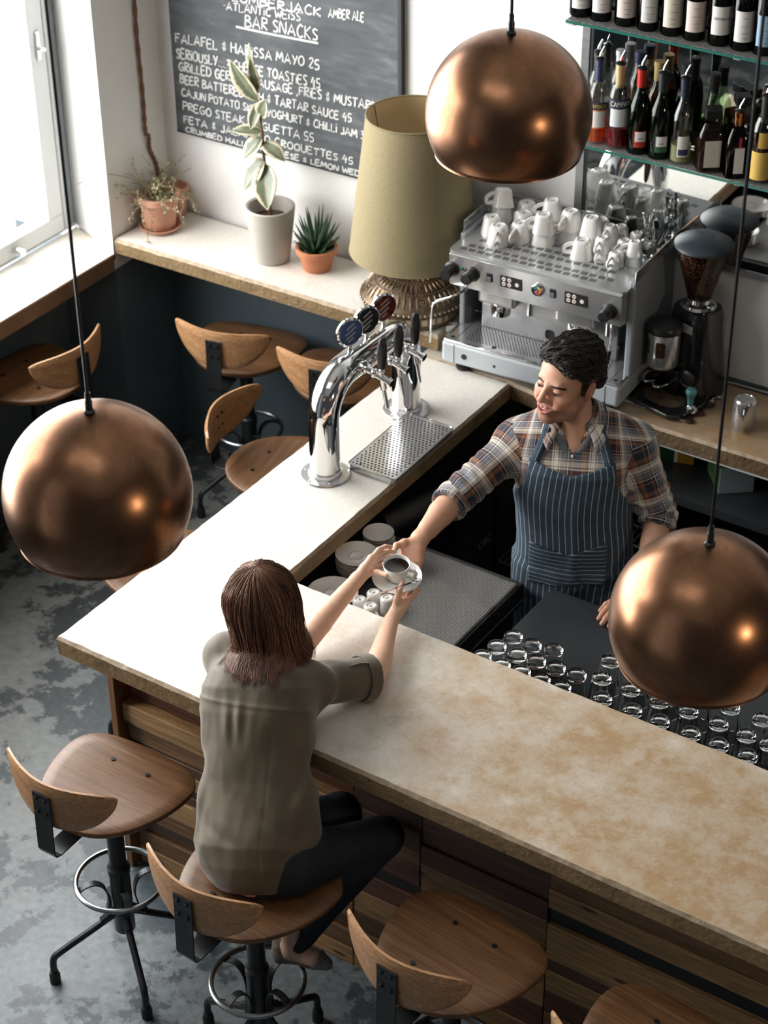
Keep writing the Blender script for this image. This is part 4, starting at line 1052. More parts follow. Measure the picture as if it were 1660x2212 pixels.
# towel with grounds, tamper, milk jug
def towelmat():
    n = NB('bar_towel'); co = n.coord(); s = n.sep(co)
    st = n.math('LESS_THAN', n.math('ABSOLUTE', n.math('SUBTRACT', n.math('FRACT', n.math('MULTIPLY', s[0], 9.0)), .5)), .09)
    wv = n.ramp(n.noise(co, 16, 3, .6), [(.45, 0.0), (.55, 1.0)])
    g = n.ramp(n.math('SUBTRACT', n.noise(co, 11, 7, .7, .4), n.math('MULTIPLY', n.math('ABSOLUTE', s[1]), 1.6)), [(.30, 0.0), (.36, 1.0)])
    col = n.mix(n.math('MULTIPLY', st, .6), (.62,.56,.52), (.18,.22,.28))
    n.set(color=n.mix(g, col, (.045,.020,.012)), rough=.9); n.bump(n.noise(co, 90, 4), .6, .003); return n.m
mm = MB(); nx, ny = 36, 26
def tz(u, v):
    return .004+.004*math.exp(-((v)/.06)**2)+.010*math.exp(-((u-.95)/.1)**2)*math.exp(-((v-.85)/.2)**2)*(1+math.sin(40*u))+.002*math.sin(14*u+9*v)*math.sin(11*v)
vs = [(-.145+.29*i/nx+.02*(j/ny-.5)+(.015*math.sin(20*j/ny) if i == nx else 0), -.10+.215*j/ny, tz(i/nx, j/ny)) for j in range(ny+1) for i in range(nx+1)]
mm.add(vs, [(j*(nx+1)+i, j*(nx+1)+i+1, (j+1)*(nx+1)+i+1, (j+1)*(nx+1)+i) for j in range(ny) for i in range(nx)])
o = mm.build('bar_towel', towelmat(), loc=(.945,2.262,1.0705), rot=rad(-2)); o.modifiers.new('t', 'SOLIDIFY').thickness = .003
tag(o, 'striped bar towel dusted with spilt coffee grounds under the grinder', 'towel')
GR.location.z += .006
t = thing('coffee_tamper', 'coffee tamper with turquoise handle standing on the towel', 'tamper', (1.045,2.235,1.078))
MB().lathe([(0,0),(.029,0),(.0295,.006),(.027,.012),(.014,.020),(.011,.024),(0,.025)], 30).build('tamper_base', M_chrome, t)
MB().lathe([(0,.024),(.0115,.024),(.013,.045),(.015,.062),(.0205,.072),(.021,.080),(.018,.088),(.008,.092),(0,.093)], 26).build('tamper_handle', pm('turquoise_anodised', (.16,.42,.45), .28, .6), t)
t = thing('milk_jug', 'upturned stainless steel milk jug on the back counter right of the tamper', 'jug', (1.245,2.255,1.07), rad(-70))
MB().lathe([(.041,0),(.043,.004),(.042,.05),(.0395,.10),(.038,.108),(.034,.113),(.030,.114),(.028,.1115),(0,.1115)], 40).build('jug_body', steel('jug_steel', (.6,.6,.6), .16, False), t)
MB().tube([(.040,0,.095),(.058,0,.095),(.064,0,.088),(.063,0,.02),(.056,0,.012),(.041,0,.014)], .003, flat=(.016,.0025), up=(0,1,0)).build('jug_handle', M_chrome, t, smooth=False)
# sugar sachets in a white pot
t = thing('sachet_pot', 'small white pot with sugar sachets left of the espresso machine', 'pot', (.045,2.20,1.07))
MB().lathe([(0,0),(.030,0),(.034,.005),(.040,.055),(.037,.055),(.031,.008),(0,.008)], 28, sq=1).build('pot_body', M_ceramic, t)
M_kraft = pm('kraft_paper', (.50,.27,.13), .7)
for k in range(9):
    o = MB().box((0,0,0), (.034,.0035,.058)).build('sugar_sachet', M_kraft if k % 3 != 1 else M_white, None, smooth=False, loc=(.045+.020*math.sin(k*2.1), 2.20+.018*math.cos(k*2.9), 1.07+.052+.006*(k % 3)), rot=(.25*math.sin(k), .25*math.cos(k*1.7), k*.9))
    tag(o, ('brown' if k % 3 != 1 else 'white')+' paper sugar sachet in the white pot left of the machine', 'sachet', ('brown' if k % 3 != 1 else 'white')+' sugar sachets')
# wall socket and flex
t = thing('wall_socket', 'white double socket on the wall behind the grinder', 'socket', (1.003, wy(1.003)-.001, 1.262), WROT)
MB().box((0,-.004,0), (.075,.008,.13)).build('socket_plate', pm('socket_white', (.60,.58,.54), .4), t, smooth=False, bevel=.003)
MB().box((.018,-.016,.0), (.022,.020,.10)).build('plug', pm('plug_white', (.62,.60,.56), .4), t, smooth=False, bevel=.004)
q = spline([(1.02,2.475,1.20),(1.03,2.46,1.12),(1.0,2.45,1.13),(1.01,2.44,1.20),(1.055,2.45,1.19),(1.06,2.455,1.11),(1.02,2.45,1.085),(1.08,2.49,1.078),(1.2,2.50,1.076),(1.5,2.508,1.076),(1.9,2.51,1.076)], 8)
o = MB().tube(q, .0042, 8).build('power_cable', pm('grey_flex', (.42,.38,.33), .5)); tag(o, 'pale power cable looped on the back counter along the wall', 'cable')

# ================================================================== MIRROR, SHELVES, BOTTLES
mr = thing('bar_mirror', 'wide wall mirror behind the bottle shelves', 'mirror', (WALLX0, WALLY0, 0), WROT)
MB().bx((lx(.435),-.010,1.535), (lx(3.3),-.0005,2.75)).build('mirror_glass', pm('mirror', (.82,.86,.86), .015, 1), mr, smooth=False)
MB().bx((lx(.405),-.016,1.52), (lx(.436),-.0005,2.77)).bx((lx(.405),-.016,1.515), (lx(3.3),-.0005,1.538)).build('mirror_frame', steel('grey_aluminium', (.42,.44,.45), .3), mr, smooth=False, bevel=.001)
MB().bx((lx(.437),-.0125,1.538), (lx(.448),-.0095,2.75)).build('mirror_trim', M_frame, mr, smooth=False)
M_shelfg = glass_mat('shelf_glass', (.78,.93,.88), 0, 1.45)
M_greenedge = pm('green_glass_edge', (.03,.15,.12), .12)
M_shmat = pm('shelf_liner', (.10,.10,.10), .6, noise=(200, (.26,.26,.25), .45, .55))
def gshelf(name, label, x0, x1, z):
    t = thing(name, label, 'shelf', (WALLX0, WALLY0, 0), WROT)
    MB().bx((lx(x0),-.185,z-.009), (lx(x1),-.016,z)).build('shelf_plate', M_shelfg, t, smooth=False)
    MB().bx((lx(x0),-.187,z-.0092), (lx(x1),-.185,z-.0002)).build('shelf_edge', M_greenedge, t, smooth=False)
    MB().bx((lx(x0)+.004,-.183,z+.0002), (lx(x1),-.03,z+.0022)).build('shelf_liner', M_shmat, t, smooth=False)
    for x in (x0+.012, x0+.62, x0+1.5):
        MB().prism([(0,0),(-.15,0),(-.15,-.012),(-.03,-.045),(0,-.05)], -.011, .011, M=Matrix(((0,0,1),(1,0,0),(0,1,0))), c=(lx(x),-.018,z-.0095)).build('bracket', steel('bracket_alu', (.6,.6,.6), .35) if 'bracket_alu' not in MATS else MATS['bracket_alu'], t, smooth=False, bevel=.001)
    return t
gshelf('glass_shelf', 'upper glass shelf holding the row of wine bottles', .425, 2.6, 2.385)
gshelf('glass_shelf', 'lower glass shelf holding the spirit bottles', .47, 2.6, 1.948)
MB.dummy = None
def bottle_prof(h, r, neck, hn, shoulder, t=.003):
    """outer then inner wall"""
    o = [(0,.006),(r*.6,.002),(r*.92,0),(r,.006),(r,h*shoulder),(r*.93,h*shoulder+.02),(r*.62,h*shoulder+.05),(neck*1.15,h-hn),(neck,h-hn+.02),(neck*.95,h-.02),(neck*1.1,h-.016),(neck*1.1,h)]
    return o
def bottle(name, label, loc, rz, h, r, neck, hn, sh, gcol, liquid=None, fill=.6, cap=None, pourer=True, capc=None, labels=(), sq=0, group=None, capbox=None):
    t = thing(name, label, 'bottle', loc, rz, group)
    gm = 'bottle_glass_%d_%d_%d' % tuple(int(k*99) for k in gcol)
    m = MATS.get(gm) or thin_glass(gm, tuple(k**.6 for k in gcol))
    o = bottle_prof(h, r, neck, hn, sh)
    MB().lathe(o+[(neck*.75,h)]+[(max(.001, a-.0025), max(.008, b)) for a, b in reversed(o[3:-2])]+[(0,.009)], 32, sq=sq).build('bottle_glass', m, t, angle=50)
    if liquid:
        lm = 'liquid_%d_%d_%d' % tuple(int(k*99) for k in liquid)
        lmat = MATS.get(lm)
        if not lmat:
            lmat = liquid_mat(lm, liquid)
        zf = h*fill; pts = [(0,.010),(r-.004,.010)]
        for a, b in o[3:9]:
            if b < zf: pts.append((max(.002, a-.0035), max(.010, b)))
        rr = float(np.interp(zf, [b for a, b in o[3:]], [a for a, b in o[3:]]))-.0035
        pts += [(rr,zf),(0,zf)]
        MB().lathe(pts, 32, sq=sq).build('liquid', lmat, t)
    if capc:
        MB().lathe([(neck*1.02+.0006,h-hn*.92),(neck*1.02+.001,h-.018),(neck*1.18,h-.017),(neck*1.18,h+.001),(0,h+.002)], 24).build('neck_foil', pm('foil_%d_%d_%d' % tuple(int(k*99) for k in capc), capc, .35, .2), t)
    if capbox:
        MB().box((0,0,h+.016), (.052,.052,.032)).build('stopper', M_blackp, t, smooth=False, bevel=.002)
    elif pourer:
        p = MB().lathe([(0,h),(neck*1.25,h),(neck*1.3,h+.006),(neck*.6,h+.010),(neck*.4,h+.012)], 18).build('pourer_stopper', M_blackp, t)
        MB().tube([(0,0,h+.008),(.002,0,h+.022),(.012,0,h+.046)], [.006,.005,.003], 8).build('pourer_spout', M_chrome, t)
    for li_, (z0, z1, span, col, off) in enumerate(labels):   # wrapped paper label
        K = 14; vs = []
        for i in range(K+1):
            a = -PI/2+off-span/2+span*i/K; ca, sa = math.cos(a), math.sin(a); w_ = 1.0
            if sq: p = 2+sq; w_ = 1/((abs(ca)**p+abs(sa)**p)**(1/p))
            for z in (z0, z1): vs.append(((r*w_+.0007+.0005*li_)*ca, (r*w_+.0007+.0005*li_)*sa, z))
        q = MB().add(vs, [(2*i, 2*i+2, 2*i+3, 2*i+1) for i in range(K)]).build('paper_label', pm('label_%d_%d_%d' % tuple(int(k*99) for k in col), col, .6), t)
    return t
M_ink = pm('print_grey', (.10,.10,.11), .6); M_inkr = pm('print_red', (.45,.06,.04), .6); M_inkw = pm('print_white', (.75,.73,.68), .6); M_gold = pm('print_gold', (.62,.45,.10), .5)
def curved_text(t, s, z, r, size, m, off=0, fit=None):
    """lettering wrapped on a bottle of radius r"""
    o = text_mesh('label_lettering', s, size, m, t, (0,0,0), (0,0,0), .0002, fit=None)
    me = o.data; k = 1.0
    if fit: k = fit/max(1e-6, max(v.co.x for v in me.vertices)-min(v.co.x for v in me.vertices))
    for v in me.vertices:
        a = -PI/2+off+v.co.x*k/r; rr = r+.0024+v.co.z
        v.co = ((rr)*math.cos(a), rr*math.sin(a), z+v.co.y)
    o.scale = (1,1,1)
    return o
BROT = 0.0
FACE = rad(38)   # labels face the room, towards the bar
cream, paper, pink = (.70,.66,.55), (.76,.74,.72), (.70,.60,.56)
WX = [.448,.525,.617,.700,.787,.869,.959,1.041,1.118,1.20]
wl_ = ['leftmost wine bottle on the upper shelf, plain white label','second wine bottle from the left on the upper shelf, white label with red print','third wine bottle from the left, pinkish white label','fourth wine bottle from the left, narrow white label','fifth wine bottle with a cream label','wine bottle with pale pink script label, left of the grey capitals label','wine bottle with a big white label lettered in grey capitals','wine bottle with white label right of the capitals label','bottle with a pale blue label at the right end of the upper shelf','dark wine bottle beyond the blue label at the right edge']
for i, x in enumerate(WX):
    col = [paper,paper,pink,paper,cream,pink,paper,paper,(.30,.46,.62),paper][i]
    g = (.10,.13,.06) if i in (5,6) else (.03,.04,.03)
    t = bottle('wine_bottle', 'dark '+wl_[i] if not wl_[i].startswith('dark') else wl_[i], (x, wy(x)-.118, 2.3875), FACE*.9, .31, .0375, .0145, .085, .60, g, (.03,.012,.01), .7, capc=(.05,.05,.05), pourer=False,
               labels=[(.032 if i != 6 else .04,.135,2.0 if i != 3 else 1.6,col,0)], group='wine bottles on the upper shelf')
    if i == 6: curved_text(t, 'CRYSTALLUM', .095, .0375, .012, M_ink, fit=.056)
    else:
        b = MB()
        for z, w_ in ((.112,.02),(.085,.030),(.062,.024),(.045,.018)):
            b.tube([(.0385*math.cos(-PI/2+a), .0385*math.sin(-PI/2+a), z+.0006*math.sin(90*a)) for a in np.linspace(-w_/.075, w_/.075, 9)], .0006, 4)
        b.build('label_print', M_inkr if i in (1,5) else M_ink, t)
Zs = 1.9505
def L1(i, x, **kw): return bottle(kw.pop('name', 'spirit_bottle'), kw.pop('label'), (x, wy(x)-.134, Zs), FACE, **kw)
G0 = (.93,.95,.93); GG = (.04,.20,.07)
bt = L1(0,.542, label='bottle of bright orange aperitif with dark lettered banner on the lower shelf', h=.30, r=.036, neck=.014, hn=.085, sh=.57, gcol=G0, liquid=(.75,.10,.01), fill=.30, capc=(.03,.04,.10), labels=[(.06,.13,1.5,(.62,.20,.05),0),(.065,.125,1.3,paper,0),(.13,.155,1.9,(.02,.03,.07),0)])
curved_text(bt, 'APEROD', .142, .0367, .020, M_gold, fit=.055)
bt = L1(1,.620, label='red bitter bottle with pale label under a dark banner on the lower shelf', h=.30, r=.038, neck=.0145, hn=.09, sh=.60, gcol=G0, liquid=(.28,.008,.012), fill=.24, capc=(.55,.42,.22), labels=[(.085,.150,1.9,(.66,.72,.72),0),(.150,.185,2.3,(.02,.03,.06),0)])
curved_text(bt, 'CAMPARI', .1675, .0387, .026, M_inkw, fit=.070)
for i, x, lb, cc, wc_, lc in ((2,.701,'green vermouth bottle full of dark liquor with red neck foil',(.50,.03,.02),(.012,.008,.006),(.45,.04,.02)),(3,.781,'green vermouth bottle with dark foil and green label',(.02,.03,.03),(.02,.10,.04),(.03,.10,.05))):
    t = L1(i,x, label=lb+' on the lower shelf', h=.30, r=.039, neck=.0145, hn=.075, sh=.52, gcol=GG, liquid=wc_, fill=.60 if i == 2 else .42, capc=cc, labels=[(.028,.088,1.15,lc,0),(.050,.086,.95,paper,0)])
    curved_text(t, 'ooo', .062, .0397, .010, M_ink, fit=.018)
t = L1(4,.863, label='clear vermouth bottle with pale liquid and navy neck on the lower shelf', h=.30, r=.038, neck=.0145, hn=.075, sh=.52, gcol=G0, liquid=(.62,.60,.30), fill=.22, capc=(.02,.025,.05), labels=[(.03,.105,1.1,paper,0),(.036,.058,.9,(.03,.04,.09),0)])
t = L1(5,.968, name='square_decanter', label='square brown liqueur decanter with cream label and black cap on the lower shelf', h=.185, r=.048, neck=.017, hn=.035, sh=.66, gcol=(.75,.70,.66), liquid=(.05,.012,.006), fill=.62, capbox=True, sq=5, labels=[(.022,.118,1.05,cream,0)])
t = L1(6,1.066, label='dark liqueur bottle with tall white label and red ribbon on the lower shelf', h=.225, r=.042, neck=.013, hn=.06, sh=.55, gcol=(.05,.03,.025), liquid=(.02,.01,.008), fill=.5, sq=4, capc=(.55,.17,.03), labels=[(.02,.112,.75,paper,0),(.112,.150,.22,(.5,.03,.03),0)])
t = L1(7,1.155, label='bottle with big yellow label at the right end of the lower shelf', h=.30, r=.040, neck=.0145, hn=.09, sh=.60, gcol=G0, liquid=(.05,.02,.01), fill=.5, capc=(.03,.03,.03), labels=[(.015,.115,2.4,(.68,.46,.10),0),(.13,.185,1.2,(.55,.35,.06),0)])
t = L1(8,1.245, label='dark bottle past the yellow label at the right border', h=.30, r=.038, neck=.0145, hn=.09, sh=.60, gcol=(.2,.1,.05), liquid=(.03,.01,.01), fill=.6, capc=(.03,.03,.03))
def L2(x, label, **kw): return bottle('spirit_bottle', label, (x, wy(x)-.046, Zs), FACE, **kw)
L2(.488,'tall clear bottle with steel pourer at the far left of the lower shelf', h=.285, r=.032, neck=.013, hn=.10, sh=.6, gcol=G0, liquid=(.8,.8,.8), fill=.3, capc=(.03,.03,.03))
L2(.575,'back row bottle with ribbed silver screw cap on the lower shelf', h=.31, r=.034, neck=.0155, hn=.06, sh=.62, gcol=G0, liquid=(.30,.10,.02), fill=.35, capc=(.55,.56,.57), pourer=False)
L2(.648,'back row brown spirit bottle with navy cap on the lower shelf', h=.32, r=.036, neck=.0165, hn=.05, sh=.62, gcol=(.9,.85,.8), liquid=(.20,.05,.015), fill=.55, capc=(.02,.03,.09), pourer=False)
L2(.722,'back row amber spirit bottle with gold cap behind the red foil bottle', h=.30, r=.038, neck=.0165, hn=.07, sh=.55, gcol=(.9,.85,.8), liquid=(.22,.045,.012), fill=.62, capc=(.58,.43,.18), pourer=False)
L2(.822,'back row dark green bottle with black screw cap on the lower shelf', h=.31, r=.036, neck=.0155, hn=.09, sh=.55, gcol=GG, liquid=(.02,.10,.04), fill=.4, capc=(.02,.03,.03), pourer=False)
L2(.928,'back row pale green glass bottle with black cap behind the decanter', h=.30, r=.038, neck=.0155, hn=.07, sh=.5, gcol=(.72,.82,.66), liquid=(.55,.62,.38), fill=.35, capc=(.015,.015,.015), pourer=False)
L2(1.035,'back row clear square bottle with black stopper on the lower shelf', h=.215, r=.044, neck=.016, hn=.035, sh=.66, gcol=G0, liquid=(.75,.78,.75), fill=.3, capbox=True, sq=5)
L2(1.12,'back row dark bottle with copper neck near the yellow label', h=.27, r=.036, neck=.015, hn=.09, sh=.55, gcol=(.12,.08,.05), liquid=(.03,.015,.01), fill=.5, capc=(.35,.12,.05), pourer=False)

# ================================================================== CROCKERY AND GLASSES BEHIND THE BAR
def saucer_prof(r, k=1.0):
    return [(0,.004),(r*.30,.004),(r*.33,.006),(r*.35,.0045),(r*.55,.005),(r*.85,.012),(r*.985,.0175),(r,.0182),(r*.995,.0165),(r*.85,.0095),(r*.5,.0015),(r*.45,0),(r*.40,.001),(0,.001)]
sc0 = {}
def saucer_stack(nm, x, y, z, r, n, where, jit=.0015):
    for k in range(n):
        lab = '%s white %s in the stack %s' % (['lowest','second','third','fourth','fifth','sixth','seventh'][k] if k < n-1 else 'topmost', 'saucer' if r < .074 else 'plate', where)
        key = r
        if key not in sc0:
            o = MB().lathe(saucer_prof(r), 56).build('saucer' if r < .074 else 'plate', M_ceramic, None, angle=50); sc0[key] = o
        else: o = sc0[key].copy(); COL.objects.link(o)
        o.location = (x+rng.normal(0, jit), y+rng.normal(0, jit), z+.0095*k); tag(o, lab, 'saucer' if r < .074 else 'plate', 'saucers '+where)
ZS = .8885
saucer_stack('a', .447, .985, ZS+.002, .0715, 7, 'largest, nearest the inner bar edge')
saucer_stack('b', .432, 1.140, ZS+.002, .0535, 6, 'small, farthest back behind the bar')
saucer_stack('c', .572, 1.085, ZS+.002, .0545, 6, 'small, under the man\'s hand')
saucer_stack('d', .475, .800, ZS+.001, .0845, 4, 'wide, beside the woman\'s head')
ec = make_cup('espresso_cup', .058, .027, .0205, '', 0)
EC = [(.584,.800,'second row, nearest the plates'),(.634,.790,'with its handle to the right, beside the mat'),(.602,.856,'at the back of the cluster'),(.560,.742,'at the left end, cut by the bar edge'),(.622,.735,'front one, cut by the bar edge'),(.655,.855,'partly under the saucer being handed over')]
for i, (x, y, lab) in enumerate(EC):
    lab = 'upturned espresso cup behind the bar '+lab
    o = ec if i == 0 else dup(ec, (0,0,0), 0, lab)
    o.location = (x, y, ZS+.0045); o.rotation_euler = (0, 0, rad(-20 if i == 1 else 60*i+140)); o['label'] = lab; o['group'] = 'upturned espresso cups on the low shelf'
def tumbler():
    h, r = .092, .0295
    return MB().lathe([(0,h-.004),(r*.72,h-.004),(r*.80,h-.001),(r*.92,h-.001),(r*1.0,h-.006),(r*1.015,h-.016),(r*.985,h-.022),(r,0),(r-.0016,0),(r*.90,h-.020),(r*.7,h-.018),(0,h-.0165)], 36).build('tumbler', M_glass, None, angle=50)
TB = [(1.137,.838,'at the farthest back, first by the black gap'),(1.120,.768,'second by the black gap'),(1.108,.700,'touching the bar edge at the left end'),(1.193,.767,'in the middle of the cluster, third row'),(1.208,.832,'second in the back row'),(1.275,.849,'tall showing, third in the back row'),(1.178,.695,'second along the bar edge'),(1.258,.772,'in the second row right of the middle'),(1.246,.700,'third along the bar edge'),(1.325,.775,'in the second row, right part'),(1.315,.700,'fourth along the bar edge'),(1.395,.780,'standing apart at the right end of the round tumblers'),(1.385,.702,'fifth along the bar edge')]
g0 = None
for i, (x, y, lab) in enumerate(TB):
    lab = 'upturned smooth round tumbler '+lab
    if g0 is None: g0 = o = tumbler()
    else: o = g0.copy(); COL.objects.link(o)
    o.location = (x, y, .9205); tag(o, lab, 'glass', 'upturned smooth tumblers behind the bar')
def flute():
    h = .125; n = 72; secs = [(0,.038),(.03,.0375),(.045,.036),(.10,.031),(.118,.029),(h,.0255)]
    vs = []
    for z, r in secs:
        for k in range(n):
            a = 2*PI*k/n; f = .89+.11*abs(math.cos(4.5*a)) if .03 < z < .12 else 1.0
            if z == .118: f = 1/max(.90, abs(math.cos(((a+PI/9) % (2*PI/9))-PI/9)))*.95
            vs.append((r*f*math.cos(a), r*f*math.sin(a), z))
    m = MB().add(vs, [(i*n+k, i*n+(k+1) % n, (i+1)*n+(k+1) % n, (i+1)*n+k) for i in range(len(secs)-1) for k in range(n)])
    m.lathe([(.0255,h),(.019,h-.001),(.017,h-.006),(0,h-.007)], n); m.lathe([(.038,0),(.0355,0),(.034,.03),(.026,.105),(.02,.108),(0,.109)], n)
    return m.build('fluted_glass', M_glass, None, angle=30, doubles=True)
FL = [(1.464,.862),(1.482,.775),(1.579,.775),(1.676,.772),(1.770,.778),(1.865,.860),(1.868,.775),(1.958,.772),(1.965,.862),(2.03,.772),(1.53,.69),(1.63,.69),(1.72,.69),(1.82,.69),(1.91,.69),(1.565,.862),(1.665,.862),(1.768,.862),(2.06,.862),(2.0,.69)]
FLL = ['back row first, beside the smooth tumblers','second row first, next to the last smooth tumbler','second row, second from the left','second row, third from the left','second row, fourth from the left','back row, just right of the copper pendant rim','second row, fifth from the left','second row, sixth from the left','back row, second right of the pendant rim','second row at the right edge','bar-edge row, first','bar-edge row, second','bar-edge row, third','bar-edge row, fourth','bar-edge row, fifth','back row second, behind the pendant','back row third, behind the pendant','back row fourth, at the pendant rim','back row last at the right edge','bar-edge row, last at the right edge']
g1 = None
for i, (x, y) in enumerate(FL):
    if g1 is None: g1 = o = flute()
    else: o = g1.copy(); COL.objects.link(o)
    o.location = (x, y, .9205); o.rotation_euler.z = i*.7; tag(o, 'upturned fluted glass '+FLL[i], 'glass', 'upturned fluted glasses behind the bar')
o = MB().tube([(1.436+.05*math.cos(a), .66+.05*math.sin(a), .925) for a in np.linspace(0, 2*PI, 40)], .004, 8, cap=False).build('steel_ring', M_chrome); tag(o, 'small steel rim between the tumblers and the fluted glasses', 'rim')
text_mesh('stencilled_letters', 'CBC', .052, pm('faded_grey_print', (.16,.17,.17), .7), cab, (.3025, 2.075, .31), (PI/2, 0, PI/2), .0004)
# ================================================================== PEOPLE
def V3(*a): return np.array(a, float)
def nrm(v): v = np.array(v, float); return v/np.linalg.norm(v)
BIGD = .07
class Field:
    """union / cut of simple distance primitives with smooth joins, meshed by surface nets"""
    def __init__(s): s.p = []; s.post = None; s.sc = 1.0; s.fr = (np.eye(3), np.zeros(3))
    def frame(s, X, Y, Z, o, sc=1.0): s.sc = sc; s.fr = (np.stack([X, Y, Z], 1), np.array(o, float)); return s
    def world(s): s.sc = 1.0; s.fr = (np.eye(3), np.zeros(3)); return s
    def w(s, p): R, o = s.fr; return R @ (np.array(p, float)*s.sc)+o
    def add(s, fn, lo, hi, k=.012, op='u'):
        s.p.append((fn, np.array(lo)-BIGD, np.array(hi)+BIGD, k, op)); return s
    def cap(s, a, b, ra, rb=None, k=.012, op='u'):
        a, b = s.w(a), s.w(b); rb = ra if rb is None else rb; ra, rb, k = ra*s.sc, rb*s.sc, k*s.sc; d = b-a; L2 = max(d @ d, 1e-12)
        def fn(P):
            t = np.clip((P-a) @ d/L2, 0, 1); return np.linalg.norm(P-a-t[:, None]*d, axis=1)-(ra+(rb-ra)*t)
        m = max(ra, rb); return s.add(fn, np.minimum(a, b)-m, np.maximum(a, b)+m, k, op)
    def chain(s, pts, rs, k=.004, op='u'):
        for i in range(len(pts)-1): s.cap(pts[i], pts[i+1], rs[i], rs[i+1], k, op)
        return s
    def ell(s, c, r, k=.015, op='u', rot=None):
        R, o = s.fr; c = s.w(c); r = np.array(r, float)*s.sc
        A = R if rot is None else R @ np.array(rot)
        def fn(P):
            q = (P-c) @ A; k0 = np.linalg.norm(q/r, axis=1); k1 = np.linalg.norm(q/r**2, axis=1)+1e-9
            return k0*(k0-1)/k1
        m = r.max(); return s.add(fn, c-m, c+m, k, op)
    def loft(s, levels, k=.02, op='u', p=2.4):
        """levels: (z, cx, cy, a, b) in the current frame"""
        R, o = s.fr; Lv = np.array(levels, float); z = Lv[:, 0]
        def fn(P):
            q = (P-o) @ R; zz = q[:, 2]; zc = np.clip(zz, z[0], z[-1])
            cx, cy, a, b = (np.interp(zc, z, Lv[:, i]) for i in (1, 2, 3, 4))
            u = np.abs((q[:, 0]-cx)/a); v = np.abs((q[:, 1]-cy)/b)
            g = ((u**p+v**p)**(1/p)-1)*np.minimum(a, b)
            out = np.maximum(zz-z[-1], z[0]-zz)
            return np.where(out > 0, np.where(g > 0, np.hypot(np.maximum(g, 0), out), np.maximum(g, out)), np.maximum(g, out))
        pts = [R @ V3(l[1]+sx*l[3], l[2]+sy*l[4], l[0])+o for l in levels for sx in (-1, 1) for sy in (-1, 1)]
        return s.add(fn, np.min(pts, 0), np.max(pts, 0), k, op)
    def eval(s, P):
        D = np.full(len(P), BIGD)
        for fn, lo, hi, k, op in s.p:
            m = np.all((P > lo) & (P < hi), axis=1)
            if not m.any(): continue
            i = np.nonzero(m)[0]; d = fn(P[i]); e = D[i]
            if op == 'u':
                h = np.maximum(k-np.abs(d-e), 0)/k; D[i] = np.minimum(d, e)-h*h*k*.25
            else:
                d = -d; h = np.maximum(k-np.abs(d-e), 0)/k; D[i] = np.maximum(d, e)+h*h*k*.25
        if s.post is not None: D = s.post(P, D)
        return D
    def bounds(s):
        u = [p for p in s.p if p[4] == 'u']
        return np.min([p[1] for p in u], 0)+BIGD-.015, np.max([p[2] for p in u], 0)-BIGD+.015
    def mesh(s, h, lo=None, hi=None):
        a, b = s.bounds(); lo = a if lo is None else np.maximum(a, lo); hi = b if hi is None else np.minimum(b, hi)
        B = 6; nb = np.ceil((hi-lo)/(B*h)).astype(int)+1; n = nb*B+1
        F = np.full(n, BIGD, np.float32)
        bi = np.stack(np.meshgrid(*[np.arange(k) for k in nb], indexing='ij'), -1).reshape(-1, 3)
        d = s.eval(lo+(bi+.5)*B*h); near = bi[np.abs(d) < B*h*1.35]
        far = bi[d <= -B*h*1.35]
        for i, j, k in far: F[i*B:i*B+B+1, j*B:j*B+B+1, k*B:k*B+B+1] = -BIGD
        off = np.stack(np.meshgrid(*[np.arange(B+1)]*3, indexing='ij'), -1).reshape(-1, 3)
        for c in range(0, len(near), 400):
            q = near[c:c+400]; g = (q[:, None, :]*B+off[None]).reshape(-1, 3)
            F[g[:, 0], g[:, 1], g[:, 2]] = s.eval(lo+g*h)
        S = F < 0
        any_ = np.zeros(n-1, bool); all_ = np.ones(n-1, bool)
        C8 = [(x, y, z) for x in (0, 1) for y in (0, 1) for z in (0, 1)]
        for x, y, z in C8:
            t = S[x:n[0]-1+x, y:n[1]-1+y, z:n[2]-1+z]; any_ |= t; all_ &= t
        act = np.argwhere(any_ & ~all_); idx = np.full(n-1, -1, np.int32); idx[tuple(act.T)] = np.arange(len(act))
        val = np.stack([F[act[:, 0]+x, act[:, 1]+y, act[:, 2]+z] for x, y, z in C8], 1)
        acc = np.zeros((len(act), 3)); cnt = np.zeros(len(act))
        for ia, ca in enumerate(C8):
            for ib, cb in enumerate(C8):
                if ib > ia and sum(abs(p-q) for p, q in zip(ca, cb)) == 1:
                    f0, f1 = val[:, ia], val[:, ib]; x = (f0 < 0) != (f1 < 0)
                    t = np.where(x, f0/np.where(x, f0-f1, 1), 0)
                    acc += np.where(x[:, None], np.array(ca)+(np.array(cb)-np.array(ca))*t[:, None], 0); cnt += x
        verts = lo+(act+acc/cnt[:, None])*h
        quads = []
        for ax in range(3):
            u, v = (ax+1) % 3, (ax+2) % 3
            sl0 = [slice(1, None)]*3; sl0[ax] = slice(0, -1); sl1 = [slice(1, None)]*3; sl1[ax] = slice(1, None)
            A, Bq = S[tuple(sl0)], S[tuple(sl1)]; e = np.argwhere(A != Bq); 
            if not len(e): continue
            ins = A[tuple(e.T)]; c = e.copy(); c[:, u] += 1; c[:, v] += 1
            ok = (c[:, ax] < n[ax]-1) & (c[:, u] < n[u]-1) & (c[:, v] < n[v]-1); c, ins = c[ok], ins[ok]
            def cell(du, dv): q = c.copy(); q[:, u] -= du; q[:, v] -= dv; return idx[tuple(q.T)]
            q = np.stack([cell(1, 1), cell(0, 1), cell(0, 0), cell(1, 0)], 1)
            q[~ins] = q[~ins][:, ::-1]; quads.append(q[(q >= 0).all(1)])
        return verts, np.concatenate(quads)
